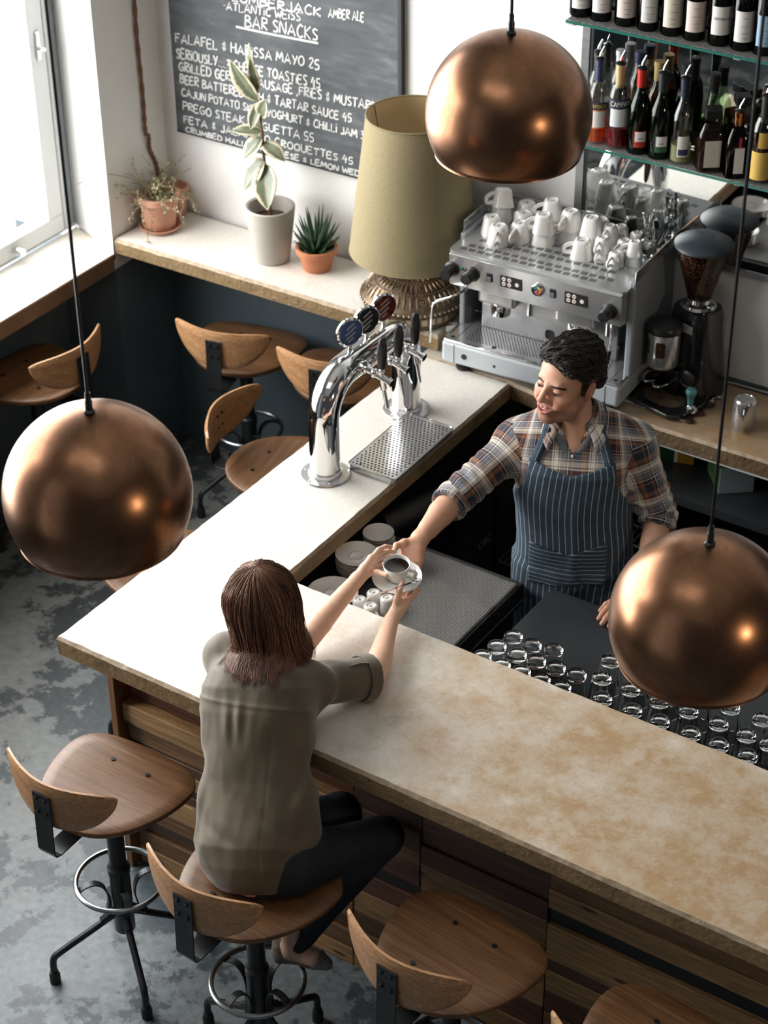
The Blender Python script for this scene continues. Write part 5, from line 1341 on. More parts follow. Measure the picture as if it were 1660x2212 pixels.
def np_obj(name, parts, mats, parent=None, smooth=1):
    vs, fs, o = [], [], 0
    for v, f in parts: vs.append(v); fs.append(f+o); o += len(v)
    v = np.concatenate(vs); f = np.concatenate(fs)
    for _ in range(smooth):
        e = np.concatenate([f[:, [0, 1]], f[:, [1, 2]], f[:, [2, 3]], f[:, [3, 0]]]); a = np.zeros_like(v); c = np.zeros(len(v))
        for k in range(3): a[:, k] = np.bincount(e[:, 0], v[e[:, 1], k], len(v))
        c = np.bincount(e[:, 0], minlength=len(v)); v = v*.45+.55*a/np.maximum(c, 1)[:, None]
    me = bpy.data.meshes.new(name)
    me.vertices.add(len(v)); me.vertices.foreach_set('co', v.astype(np.float32).ravel())
    me.loops.add(len(f)*4); me.loops.foreach_set('vertex_index', f.astype(np.int32).ravel())
    me.polygons.add(len(f)); me.polygons.foreach_set('loop_start', np.arange(0, len(f)*4, 4, dtype=np.int32))
    me.update(calc_edges=True); me.validate()
    for m in (mats if isinstance(mats, (list, tuple)) else [mats]): me.materials.append(m)
    me.polygons.foreach_set('use_smooth', [True]*len(me.polygons))
    ob = bpy.data.objects.new(name, me); COL.objects.link(ob)
    if parent is not None: ob.parent = parent
    return ob, v, f
def set_col(ob, col):
    a = ob.data.color_attributes.new('tint', 'FLOAT_COLOR', 'POINT'); a.data.foreach_set('color', np.c_[col, np.ones(len(col))].astype(np.float32).ravel())
def set_uv(ob, f, uvl):
    u = ob.data.uv_layers.new(name='cloth'); u.data.foreach_set('uv', uvl.astype(np.float32).ravel())
def sst(x, a, b): t = np.clip((x-a)/(b-a), 0, 1); return t*t*(3-2*t)
def lum(P, seed, sc):
    """cheap smooth noise"""
    r = np.random.default_rng(seed); o = np.zeros(len(P))
    for k in range(5):
        d = r.normal(0, 1, 3); d /= np.linalg.norm(d); o += np.sin(P @ d*sc*r.uniform(.7, 1.5)+r.uniform(0, 6.3))
    return o/5

def skin_mat(name):
    n = NB(name); co = n.coord(); at = n.node('ShaderNodeAttribute', attribute_name='tint')
    f = n.noise(co, 60, 5, .6); g = n.noise(co, 420, 3)
    c = n.mix(n.ramp(f, [(.35, 0.0), (.7, .18)]), at.outputs['Color'], (.42,.13,.08))
    n.set(color=c, rough=.46, spec=.35, sss=.12); n.b.inputs['Subsurface Radius'].default_value = (.010,.004,.002); n.b.inputs['Subsurface Scale'].default_value = .6
    n.bump(g, .10, .0006); return n.m
M_skin = skin_mat('skin')
def hair_mat(name, c1, c2):
    n = NB(name); at = n.node('ShaderNodeAttribute', attribute_name='tone')
    n.set(color=n.ramp(at.outputs['Fac'], [(0.0, c1), (1.0, c2)]), rough=.38, spec=.35); return n.m
M_hairm = hair_mat('dark_hair', (.008,.006,.005), (.036,.025,.019))
M_hairw = hair_mat('brown_hair', (.042,.018,.011), (.27,.125,.075))
def strands(name, paths, radii, mat, parent, tones, seg=4):
    """many tapering strands as one mesh; paths (N,K,3)"""
    P = np.array(paths); N, K, _ = P.shape
    T = np.gradient(P, axis=1); T /= np.linalg.norm(T, axis=2, keepdims=True)+1e-9
    up = np.tile(V3(.31,.22,.92), (N, K, 1)); A = np.cross(T, up); A /= np.linalg.norm(A, axis=2, keepdims=True)+1e-9; B = np.cross(A, T)
    ang = np.arange(seg)*2*PI/seg; R = np.array(radii)[:, :, None, None]
    ring = P[:, :, None, :]+R*(A[:, :, None, :]*np.cos(ang)[None, None, :, None]+B[:, :, None, :]*np.sin(ang)[None, None, :, None])
    v = ring.reshape(-1, 3); base = (np.arange(N)*K*seg)[:, None, None]+(np.arange(K-1)*seg)[None, :, None]; s0 = np.arange(seg)[None, None, :]; s1 = (s0+1) % seg
    f = np.stack([base+s0, base+s1, base+seg+s1, base+seg+s0], -1).reshape(-1, 4)
    ob, _, _ = np_obj(name, [(v, f)], mat, parent, 0)
    a = ob.data.attributes.new('tone', 'FLOAT', 'POINT'); a.data.foreach_set('value', np.repeat(tones, K*seg).astype(np.float32)); return ob

def hand(F, wrist, fingers, thumb, r, pr=.0145, wr=None):
    """fingers: 4 joint lists (knuckle, pip, dip, tip); one smooth palm"""
    wr = np.array(wrist)
    for i, fg in enumerate(fingers):
        k = [1, 1.03, .98, .85][i]
        F.cap(wr, fg[0], pr*1.12, pr*(.86 if i else .92), .012)
        F.chain(fg, [r*1.12*k, r*1.03*k, r*.95*k, r*.80*k], .0035)
    a, b = np.array(fingers[0][0]), np.array(fingers[3][0]); m = (wr+a+b)/3
    F.cap((wr*.5+a*.5), (wr*.5+b*.5), pr*1.02, pr*.95, .012)
    F.cap(wr, thumb[0], pr*1.05, pr*.95, .012)
    F.chain(thumb, [pr*.98, r*1.28, r*1.15, r*.92], .006)
    F.cap(thumb[1], fingers[0][0], r*.9, r*.9, .012)
def nails(name, tips, r, parent):
    m = MB()
    for tip, prev, nz in tips:
        tip, prev, nz = Vector(tip), Vector(prev), Vector(nz).normalized(); d = (tip-prev).normalized(); s = d.cross(nz).normalized(); nz = s.cross(d)
        M_ = Matrix((s, d, nz)).transposed(); m.sphere(tip+nz*r*.62+d*r*.1, r, 12, 6, sc=(.62,.8,.30), M=M_)
    return m.build(name, pm('nail', (.62,.36,.29), .25), parent)

# ------------------------------------------------------------------ THE BARISTA
ML = nrm((.385,.185,0)); MF = V3(ML[1], -ML[0], 0); MO = V3(1.028,1.392,0)     # left, front, spine foot
def man_torso(F, g, k=.02):
    F.frame(ML, MF, V3(0,0,1), MO)
    F.loft([(.86,0.02,0,.172+g,.118+g),(.95,.02,0,.178+g,.122+g),(1.05,.015,.004,.172+g,.124+g),(1.15,.008,.004,.172+g,.122+g),(1.25,0,.004,.182+g,.122+g),(1.33,-.003,.002,.184+g,.118+g),(1.38,-.003,-.004,.165+g*.9,.100+g*.8),(1.425,-.003,-.012,.128+g*.7,.080+g*.6),(1.465,-.003,-.018,.092+g*.5,.066+g*.4),(1.50,-.003,-.022,.064+g*.4,.056+g*.3)], k)
    F.world()
R_SH, R_EL, R_WR = V3(.852,1.328,1.358), V3(.762,1.085,1.243), V3(.770,.872,1.217)
L_SH, L_EL, L_WR = V3(1.188,1.500,1.372), V3(1.298,1.490,1.148), V3(1.345,1.298,.982)
HF = nrm((-.24,-.97,0)); pt = rad(-3)
HY = HF*math.cos(pt)-V3(0,0,math.sin(pt)); HZ = HF*math.sin(pt)+V3(0,0,math.cos(pt)); HX = np.cross(HZ, HY)
ro = rad(-4); HX, HZ = HX*math.cos(ro)+HZ*math.sin(ro), HZ*math.cos(ro)-HX*math.sin(ro)
HC = V3(.999,1.379,1.619); HS = 1.065
def man_head(F):
    F.frame(HX, HY, HZ, HC, HS)
    F.ell((0,-.016,.038), (.074,.094,.086), .02)
    F.ell((0,.030,.030), (.064,.058,.064), .03)
    F.ell((0,.024,-.040), (.060,.066,.076), .03)
    for s in (-1, 1):
        F.cap((s*.056,-.004,-.045), (s*.045,.028,-.085), .020, .017, .025)
        F.cap((s*.045,.028,-.085), (s*.012,.074,-.104), .017, .015, .022)
    F.ell((0,.076,-.100), (.023,.018,.016), .018)
    F.cap((-.034,.079,.022), (.034,.079,.022), .011, .011, .016)
    for s in (-1, 1):
        F.ell((s*.043,.064,-.026), (.022,.020,.018), .02)
        F.ell((s*.038,.080,-.045), (.014,.012,.013), .018)
        F.ell((s*.031,.099,.001), (.017,.015,.011), .014, 's')
    F.cap((0,.088,.014), (0,.112,-.026), .0075, .0105, .012)
    F.ell((0,.111,-.030), (.0105,.0105,.009), .008)
    for s in (-1, 1):
        F.ell((s*.0115,.101,-.034), (.0085,.010,.0075), .006)
        F.ell((s*.0065,.108,-.0405), (.0035,.005,.003), .003, 's')
    F.ell((0,.083,-.064), (.031,.019,.024), .015)
    # eyelids over the eyes
    for s in (-1, 1):
        F.ell((s*.031,.0775,.0005), (.0150,.0130,.0100), .004)
        F.ell((s*.031,.0905,-.0046), (.0105,.0060,.0010), .002, 's')
    # smiling mouth
    mt = [(-.0285,.0865,-.0535),(-.0155,.0965,-.0625),(0,.0995,-.0665),(.0155,.0965,-.0625),(.0285,.0865,-.0535)]
    up = [(-.0295,.0885,-.0515),(-.0145,.1000,-.0560),(0,.1035,-.0580),(.0145,.1000,-.0560),(.0295,.0885,-.0515)]
    lo = [(-.0275,.0870,-.0575),(-.0150,.0965,-.0720),(0,.0995,-.0770),(.0150,.0965,-.0720),(.0275,.0870,-.0575)]
    F.chain(up, [.0024,.0034,.0036,.0034,.0024], .005); F.chain(lo, [.0026,.0040,.0046,.0040,.0026], .005)
    F.chain([(x, y+.003, z-.0002) for x, y, z in mt], [.0012,.0058,.0076,.0058,.0012], .002, 's'); F.chain([(x, y-.004, z) for x, y, z in mt], [.0010,.0050,.0068,.0050,.0010], .002, 's')
    for s in (-1, 1): F.chain([(s*.021,.094,-.036),(s*.034,.081,-.052),(s*.035,.074,-.068)], [.0015,.0026,.001], .008, 's')
    for s in (-1, 1):
        ca, sa = math.cos(.30), math.sin(.30); rt = [[1,0,0],[0,ca,-sa],[0,sa,ca]]
        F.ell((s*.081,-.010,-.004), (.0085,.019,.032), .006, 'u', rt)
        F.ell((s*.0905,-.005,.002), (.006,.010,.017), .004, 's', rt)
        F.ell((s*.076,.000,-.030), (.007,.009,.010), .006)
    F.cap((0,-.030,-.050), (0,-.046,-.135), .050, .052, .02)
    F.world(); F.cap(HC+HZ*-.10-HY*.035, MO+V3(0,0,1.45)-MF*.02, .050, .056, .03)
    F.cap(MO+V3(0,0,1.45)-MF*.012, MO+V3(0,0,1.39)+MF*.025, .050, .06, .05)
body = []
FH = Field(); man_head(FH); body.append(FH.mesh(.0017))
F = Field(); man_torso(F, -.012)
F.cap(L_SH-ML*.03, L_EL, .050, .042, .04); F.cap(R_SH+ML*.03, R_EL, .050, .042, .04)
for s in (-1, 1):
    hp = MO+ML*s*.085+V3(0,0,.88); kn = MO+ML*s*.10+MF*.02+V3(0,0,.48); an = MO+ML*s*.11-MF*.02+V3(0,0,.09)
    F.cap(hp, kn, .078, .052, .04); F.cap(kn, an, .050, .038, .02); F.cap(an-V3(0,0,.04), an+MF*.15-V3(0,0,.055), .035, .03, .02)
body.append(F.mesh(.007))
fm = .0092
MRF = [[(.757,.802,1.190),(.760,.766,1.172),(.763,.745,1.168),(.767,.728,1.168)],[(.775,.797,1.182),(.779,.757,1.165),(.781,.733,1.164),(.783,.715,1.166)],[(.792,.800,1.177),(.799,.764,1.163),(.802,.742,1.163),(.804,.726,1.166)],[(.807,.809,1.176),(.818,.784,1.165),(.824,.768,1.165),(.827,.755,1.168)]]
MRT = [(.760,.846,1.214),(.743,.822,1.220),(.729,.799,1.217),(.736,.772,1.213)]
F = Field(); F.chain([R_EL, R_EL*.65+R_WR*.35+V3(-.004,0,-.003), R_EL*.25+R_WR*.75, R_WR], [.044,.043,.033,.0265], .004)
F.cap(R_WR+V3(.008,0,0), R_WR-V3(.008,0,0), .023, .023, .01); hand(F, R_WR, MRF, MRT, fm, .0165); body.append(F.mesh(.0022))
MLF = [[(1.290,1.228,.951),(1.281,1.190,.951),(1.276,1.168,.941),(1.273,1.150,.9305)],[(1.309,1.218,.953),(1.302,1.176,.951),(1.297,1.152,.941),(1.294,1.132,.9305)],[(1.328,1.215,.952),(1.325,1.172,.949),(1.322,1.150,.939),(1.320,1.133,.9305)],[(1.345,1.222,.949),(1.346,1.185,.945),(1.346,1.168,.937),(1.345,1.155,.930)]]
MLT = [(1.313,1.275,.964),(1.283,1.247,.950),(1.264,1.218,.940),(1.258,1.192,.9305)]
F = Field(); F.chain([L_EL, L_EL*.65+L_WR*.35+V3(.004,0,0), L_EL*.25+L_WR*.75, L_WR], [.044,.043,.033,.0265], .004)
hand(F, L_WR, MLF, MLT, fm, .0165); body.append(F.mesh(.0025))
man, mv, mf = np_obj('person', body, M_skin, None, 1)
tag(man, 'bearded man in plaid shirt and striped apron behind the bar, handing over a coffee', 'person')
q = (mv-HC) @ np.stack([HX, HY, HZ], 1)/HS
base = np.tile(lin((212,164,138)), (len(mv), 1)); red = np.array(lin((196,120,98))); stub = np.array(lin((112,82,70))); lip = np.array(lin((190,112,104)))
inhead = (np.abs(q[:, 0]) < .1) & (np.abs(q[:, 1]) < .14) & (np.abs(q[:, 2]) < .14)
w_ = np.where(inhead, .5*np.exp(-(((np.abs(q[:, 0])-.042)/.02)**2+((q[:, 2]+.03)/.02)**2)) + .45*np.exp(-((q[:, 0]/.014)**2+((q[:, 2]+.03)/.012)**2)) + .5*sst(np.abs(q[:, 0]), .072, .082), 0)[:, None]
base = base*(1-w_)+red*w_
jaw = sst(-q[:, 2], .052+.30*np.clip(.06-q[:, 1], 0, .2)*-.4, .072)*sst(q[:, 1], -.012, .012)
side = sst(q[:, 1], -.006, .008)*sst(-q[:, 1], -.040, -.020)*sst(-q[:, 2], -.02, .02)*sst(np.abs(q[:, 0]), .05, .06)
mous = np.exp(-((q[:, 0]/.026)**4+((q[:, 2]+.0505)/.0065)**4))*(q[:, 1] > .07)
st_ = np.clip(np.maximum(np.maximum(jaw, side*.9), mous*.85), 0, 1)*.74*inhead*sst(q[:, 2], -.135, -.108)
st_ *= .85+.3*lum(mv, 3, 900)
cheekfree = np.exp(-(((np.abs(q[:, 0])-.032)/.016)**2+((q[:, 2]+.045)/.014)**2)); st_ = np.clip(st_*(1-.75*cheekfree), 0, .85)
base = base*(1-st_[:, None])+stub*st_[:, None]
lm = .8*(np.exp(-((q[:, 0]/.031)**6+((q[:, 2]+.0672-(q[:, 0]/.029)**2*.0145)/.0128)**6))*(q[:, 1] > .078)*inhead)[:, None]
base = base*(1-lm)+lip*lm
set_col(man, base)
# eyes, teeth
Hm = Matrix(np.stack([HX, HY, HZ], 1).tolist())
def hp_(p): return Vector(HC)+Hm @ (Vector(p)*HS)
for s in (-1, 1):
    MB().sphere(hp_((s*.031,.0785,-.001)), .0124, 20, 14).build('eye', pm('eye_white', (.34,.30,.28), .15), man)
    MB().lathe([(.0068,0),(0,.0012)], 18, hp_((s*.031-.002,.0896,-.0044)), Hm @ Matrix.Rotation(-PI/2, 3, 'X')).build('iris', pm('dark_brown_iris', (.02,.010,.006), .1), man)
    q_ = spline([(s*.0440,.0845,-.0015),(s*.0375,.0908,.0000),(s*.031,.0930,.0002),(s*.0245,.0915,-.0005),(s*.0185,.0870,-.0025)], 4)
    MB().tube([hp_(p) for p in q_], [.0004+.0011*math.sin(PI*(i+1)/(len(q_)+1)) for i in range(len(q_))], 6).build('eyelashes', pm('lash', (.008,.006,.005), .6), man)
tm = MB(); tq = []
for i in range(-6, 7):
    x = i*.0043; z = -.0628-.0006*(abs(i) < 1)+(x/.027)**2*.0098; y = .0965-(x/.027)**2*.0125
    tq.append(hp_((x*.9, y, z)))
tm.tube(tq, .004, flat=(.0095,.003), up=tuple(HY))
tm.build('teeth', pm('teeth', (.74,.70,.63), .2), man, bevel=.001)
MB().sphere(hp_((0,.082,-.067)), .012, 12, 8, sc=(1.7,.7,.75), M=Hm).build('mouth_inside', pm('mouth_dark', (.20,.04,.035), .5), man)
# brows, hair
def hairpaths(n, rootf, dirf, L, K, lift, rnd, grav=0):
    out = []
    for i in range(n):
        p, nm = rootf(i); d = dirf(p, nm); l = L*rng.uniform(.75, 1.2); pts = []; x = np.array(p, float); d = d+nm*lift
        d = d/np.linalg.norm(d)
        for k in range(K):
            pts.append(x.copy()); d = d+rng.normal(0, rnd, 3)-nm*(lift*2.0/K)*(k > 1)+V3(0,0,-grav); d /= np.linalg.norm(d); x = x+d*l/K
        out.append(pts)
    return np.array(out)
HR = np.stack([HX, HY, HZ], 1)
def cling(Fd, P, c, off):
    """move strand points along the radius until they lie off metres above the surface of Fd"""
    sh_ = P.shape; Q = P.reshape(-1, 3).copy(); o_ = np.broadcast_to(off, sh_[:2]).reshape(-1)
    for _ in range(3):
        d = np.clip(Fd.eval(Q)-o_, -.03, .03); r = Q-c; r /= np.linalg.norm(r, axis=1)[:, None]; Q -= r*d[:, None]
    return Q.reshape(sh_)
for s in (-1, 1):
    P_ = []
    for i in range(70):
        u = rng.uniform(0, 1); x = s*(.012+.040*u); y = .0945-.016*u**2; z = .0170+.0065*u-.009*max(0, u-.62)**1.3*2+rng.normal(0, .0013)
        dx = V3(s*.010*rng.uniform(.8, 1.2), -.002-.004*u, .0018-.004*u); P_.append([V3(x, y, z)+dx*t for t in np.linspace(0, 1, 4)])
    P_ = cling(FH, np.array(P_)*HS @ HR.T+HC, HC-HZ*.0, np.array([.0003,.0010,.0012,.0008])); strands('eyebrow', P_, np.tile([.0009,.0011,.0008,.0003], (len(P_), 1)), M_hairm, man, rng.uniform(0, .5, len(P_)))
F = Field(); F.frame(HX, HY, HZ, HC, HS)
F.ell((0,-.020,.048), (.080,.098,.088), .02); F.ell((0,.040,.088), (.058,.042,.034), .03); F.ell((.012,-.010,.110), (.060,.074,.032), .03)
F.ell((-.02,.060,.090), (.040,.026,.026), .02); F.ell((.035,.052,.078), (.032,.026,.030), .02)
for s in (-1, 1): F.ell((s*.062,.010,.052), (.022,.046,.048), .02); F.cap((s*.0705,.008,.020), (s*.0690,.012,-.020), .010, .004, .01)
F.ell((0,-.085,.0), (.062,.032,.062), .02)
def hpost(P, D):
    q = (P-HC) @ HR/HS; D = D+.0035*np.sin(150*q[:, 0]+60*q[:, 1]+5*np.sin(70*q[:, 2]))*.6+.0030*lum(P, 11, 130)
    zl = np.interp(q[:, 1], [-.12,-.060,-.040,-.030,.012,.022,.03,.05,.075,.10], [-.075,-.06,-.03,.030,.030,.034,.045,.060,.070,.072])
    zl = zl+.012*np.exp(-((q[:, 0]-.0)/.03)**2)*(q[:, 1] > .04)-.016*np.exp(-((q[:, 0]-.052)/.016)**2)*(q[:, 1] > .02)
    side = (np.abs(q[:, 0]) > .060) & (q[:, 1] > .006) & (q[:, 1] < .022) & (q[:, 2] > -.022); lim = np.where(side, -.022, zl)
    return np.maximum(D, (lim-q[:, 2])*.8)
F.post = hpost; F.world(); hv = F.mesh(.0026)
ho, v_, f_ = np_obj('hair', [hv], M_hairm, man, 1)
a = ho.data.attributes.new('tone', 'FLOAT', 'POINT'); a.data.foreach_set('value', np.clip(.25+.35*lum(v_, 5, 220), 0, 1).astype(np.float32))
ql = (v_-HC) @ HR/HS; cand = np.nonzero((ql[:, 2] > -.03) & ~((np.abs(ql[:, 0]) > .05) & (ql[:, 2] < .045) & (ql[:, 1] > -.05)))[0]; cen = V3(0,-.02,.03)
def rootm(i): j = rng.choice(cand); n_ = nrm(ql[j]-cen); return ql[j]-n_*.004, n_
def dirm(p, n_):
    d = V3(.55+.2*math.sin(p[1]*60), -.85, -.10) if p[1] < .05 else V3(.75,-.35,.30)
    if p[2] < .05: d = V3(.1*np.sign(p[0]), -.8, -.65)
    d = d-n_*(d @ n_); w_ = .55*V3(math.sin(38*p[0]+25*p[1]), math.cos(44*p[1]), math.sin(30*p[0]-35*p[2])); w_ = w_-n_*(w_ @ n_); return nrm(d+.6*w_+rng.normal(0, .10, 3))
P_ = hairpaths(2400, rootm, dirm, .050, 9, .20, .055)*HS @ HR.T+HC
P_ = cling(F, P_, HC+HZ*.03, np.array([-.002,.001,.0025,.0035,.004,.004,.0035,.003,.002])+rng.uniform(-.001, .003, (len(P_), 1)))
strands('hair_locks', P_, np.tile(np.array([.9,1.25,1.3,1.3,1.2,1.05,.85,.5,.12])*.0010, (len(P_), 1)), M_hairm, ho, np.clip(rng.normal(.4, .3, len(P_)), 0, 1))

# shirt
def plaid():
    n = NB('plaid_flannel'); uv = n.node('ShaderNodeUVMap', uv_map='cloth').outputs[0]; s = n.sep(uv)
    navy, rust, brown, white, gray = lin((22,36,56)), lin((178,112,58)), lin((98,62,46)), lin((240,230,216)), lin((128,130,136))
    st = [(0,navy),(.24,rust),(.275,navy),(.30,rust),(.335,brown),(.43,white),(.47,brown),(.49,white),(.60,gray),(.64,white),(.66,gray),(.82,navy),(.845,gray),(.86,white),(.88,navy),(.97,rust)]
    def band(x): return n.ramp(n.math('FRACT', n.math('DIVIDE', x, .118)), st, 'CONSTANT')
    thr = n.ramp(n.noise(n.mapping(uv, (1, 1, 1)), 900, 2), [(.35, .78), (.65, 1.15)])
    tw = n.math('FRACT', n.math('MULTIPLY', n.math('ADD', s[0], s[1]), 330)); sel = n.math('ADD', .42, n.math('MULTIPLY', tw, .16))
    col = n.mix(sel, band(s[0]), band(s[1]))
    n.set(color=n.mix(1.0, col, thr, 'MULTIPLY'), rough=.85, sheen=.25); n.bump(n.noise(uv, 700, 2), .15, .001); return n.m
M_plaid = plaid()
def msl(F, g=0):
    F.cap(R_SH+ML*.065+V3(0,0,.02), R_SH, .070+g, .064+g, .06); F.cap(R_SH, R_EL, .063+g, .059+g, .04)
    F.cap(L_SH-ML*.065+V3(0,0,.02), L_SH, .070+g, .064+g, .06); F.cap(L_SH, L_EL, .064+g, .061+g, .04)
    for S_ in (R_SH, L_SH): F.cap(MO+V3(0,0,1.445)-MF*.018+(S_-MO-V3(0,0,S_[2]))*.30, S_+V3(0,0,.015), .062+g, .056+g, .05)
RD_, LD_ = nrm(R_WR-R_EL), nrm(L_WR-L_EL)
def shirt_post(P, D):
    q = P-MO; x, y, z = q @ ML, q @ MF, q[:, 2]
    D = D+.0028*lum(P, 21, 55)+.0016*lum(P, 22, 120)
    for A, B in ((R_SH, R_EL), (L_SH, L_EL)):      # sleeve folds gathering at the elbow
        d = B-A; L = np.linalg.norm(d); t = (P-A) @ d/L; near = np.exp(-((t-L*.80)/.10)**2)*(np.linalg.norm(P-A-np.clip(t/L, 0, 1.1)[:, None]*d, axis=1) < .12)
        D = D+near*.0042*np.sin(t*150+6*lum(P, 23, 30))
    v = (np.abs(x+.003)-np.clip((z-1.405)*.72, 0, 1)); neck = np.maximum(v, 1.405-z); neck = np.where(y > -.02, neck, 1)
    D = np.maximum(D, -neck)
    return np.maximum(np.maximum(D, z-1.508), .84-z)
FS = Field(); man_torso(FS, .006, .03); msl(FS)
FS.post = shirt_post
sv = FS.mesh(.0042)
sh, v_, f_ = np_obj('shirt', [sv], M_plaid, man, 2)
def cloth_uv(v, f, frame, arms):
    X, Y, Z, o = frame; q = (v-o) @ np.stack([X, Y, Z], 1)
    # torso: x plus a bit of depth so the check wraps round the sides
    tu = q[:, 0]+np.where(np.abs(q[:, 0]) > .10, np.sign(q[:, 0])*(.10-np.clip(q[:, 1], -.13, .13))*.75*sst(np.abs(q[:, 0]), .10, .17), 0); tv = q[:, 2]-(q[:, 1]-.08)*.85*sst(q[:, 2], 1.33, 1.44)*(Z[2] > .9)
    uvs = [np.c_[tu, tv]]; ds = [np.abs(q[:, 0])-.175]
    for A, B in arms:
        d = B-A; L = np.linalg.norm(d); d = d/L; e = nrm(np.cross(d, Y)); g = np.cross(e, d); r = v-A; t = r @ d; a = np.arctan2(r @ e, r @ g)
        uvs.append(np.c_[a*.066+.03, t]); rr = np.linalg.norm(r-np.clip(t, 0, L+.1)[:, None]*d, axis=1); ds.append(np.where(t > -.02, rr-.088, 1))
    arm = np.argmin(np.stack([np.maximum(ds[0], .0)]+[np.where(k < 0, -1+k, 1) for k in ds[1:]]), 0)
    fr = np.array([np.bincount(r_).argmax() for r_ in arm[f]]) if len(f) < 1 else np.sort(arm[f], 1)[:, 1]
    U = np.stack(uvs)                       # region, vert, 2
    out = U[fr[:, None], f]                 # faces,4,2
    m = fr > 0; du = out[:, :, 0]-out[:, :1, 0]; per = 2*PI*.066
    out[:, :, 0] = np.where(m[:, None], out[:, :, 0]-np.round(du/per)*per, out[:, :, 0])
    return out.reshape(-1, 2)
set_uv(sh, f_, cloth_uv(v_, f_, (ML, MF, V3(0,0,1), MO), [(R_SH, R_EL), (L_SH, L_EL)]))
# rolled cuffs
for nm_, E_, D_, Rr in (('right', R_EL, RD_, .053), ('left', L_EL, LD_, .055)):
    F = Field(); a0 = E_-D_*.022; b0 = E_+D_*.040
    F.cap(a0, b0, Rr+.008, Rr+.005, .01)
    def cp(P, D, a0=a0, b0=b0, D_=D_, Rr=Rr):
        t = (P-a0) @ D_; L = np.linalg.norm(b0-a0); r = np.linalg.norm(P-a0-t[:, None]*D_, axis=1)
        D = r-(Rr+.007+.0022*np.sin(t*160)+.002*lum(P, 31, 80)); return np.maximum(np.maximum(np.maximum(D, t-L), -t), (Rr-.012)-r)
    F.post = cp; c_ = F.mesh(.0035); o_, v2, f2 = np_obj('rolled_cuff', [c_], M_plaid, sh, 2)
    e = nrm(np.cross(D_, MF)); g = np.cross(e, D_); r = v2-a0; uvv = np.c_[np.arctan2(r @ e, r @ g)*.06, r @ D_+.05]; o4 = uvv[f2]; du = o4[:, :, 0]-o4[:, :1, 0]; per = 2*PI*.06; o4[:, :, 0] -= np.round(du/per)*per
    set_uv(o_, f2, o4.reshape(-1, 2))
# surface helper: march from outside towards the spine on a field
def on_front(F, x, z, off=.004, side=1):
    o = MO+ML*x+V3(0,0,z); ys = np.linspace(.22, -.02, 240)*side; P = o+ys[:, None]*MF
    d = F.eval(P); i = np.argmax(d < 0); return o+MF*(ys[i]+off*side)
# collar
M_chamb = pm('blue_grey_chambray', (.12,.14,.17), .85, noise=(300, (.20,.22,.25), .35, .65))
def collar():
    m = MB(); m2 = MB(); N = 34; nc = MO+V3(0,0,1.482)-MF*.012-ML*.003
    rows = []; rows2 = []
    for i in range(N+1):
        a = -PI*.80+1.60*PI*i/N       # from the right front round the back to the left front
        e = abs(i/N-.5)*2; dr = ML*math.sin(a)+MF*-math.cos(a)
        top = nc+dr*(.060+.004*e)+V3(0,0,.046-.058*max(0, e-.45)**1.2*1.7)
        tip = sst(np.array([e]), .78, 1.0)[0]
        low = nc+dr*(.098+.030*e)+V3(0,0,.000-.052*max(0, e-.45)**1.2*1.7-.030*tip)+MF*.012*tip
        ins = nc+dr*(.066+.004*e)+V3(0,0,-.004-.06*max(0, e-.45)**1.2*1.7)
        rows.append([top+(low-top)*t+dr*.010*math.sin(PI*t) for t in np.linspace(0, 1, 7)]); rows2.append([ins+(top-ins)*t for t in np.linspace(0, 1.02, 4)])
    for mm, rr in ((m, rows), (m2, rows2)):
        K = len(rr[0]); mm.add([p for r_ in rr for p in r_], [(i*K+j, i*K+j+1, (i+1)*K+j+1, (i+1)*K+j) for i in range(N) for j in range(K-1)])
    o = m.build('collar', M_plaid, sh); u = o.data.uv_layers.new(name='cloth')
    for li, l in enumerate(o.data.loops): i, j = divmod(l.vertex_index, 7); u.data[li].uv = (.0125*i+.02, .008*j+.045)
    o.modifiers.new('t', 'SOLIDIFY').thickness = .003
    o2 = m2.build('collar_stand', M_chamb, sh); o2.modifiers.new('t', 'SOLIDIFY').thickness = .002
collar()
for s in (-1, 1):       # facing along the open neck
    m = MB(); pts = []
    for k in range(9):
        z = 1.405+.065*k/8; x = s*((z-1.405)*.72+.006)-.003; p = on_front(FS, x+s*.012, z, .003); p2 = on_front(FS, x+s*.030, z, .003); pts += [p-ML*s*.012-MF*.004, p, p2]
    m.add(pts, [(3*k+j, 3*k+j+1, 3*k+j+4, 3*k+j+3) for k in range(8) for j in range(2)]); o = m.build('neck_facing', M_chamb, sh); o.modifiers.new('t', 'SOLIDIFY').thickness = .002
pk = MB()
for z in (1.393,): pk.sphere(on_front(FS, -.003, z, .004), .0055, 12, 8, sc=(1,.6,1))
pk.build('shirt_button', pm('button_pearl', (.6,.56,.5), .3), sh)
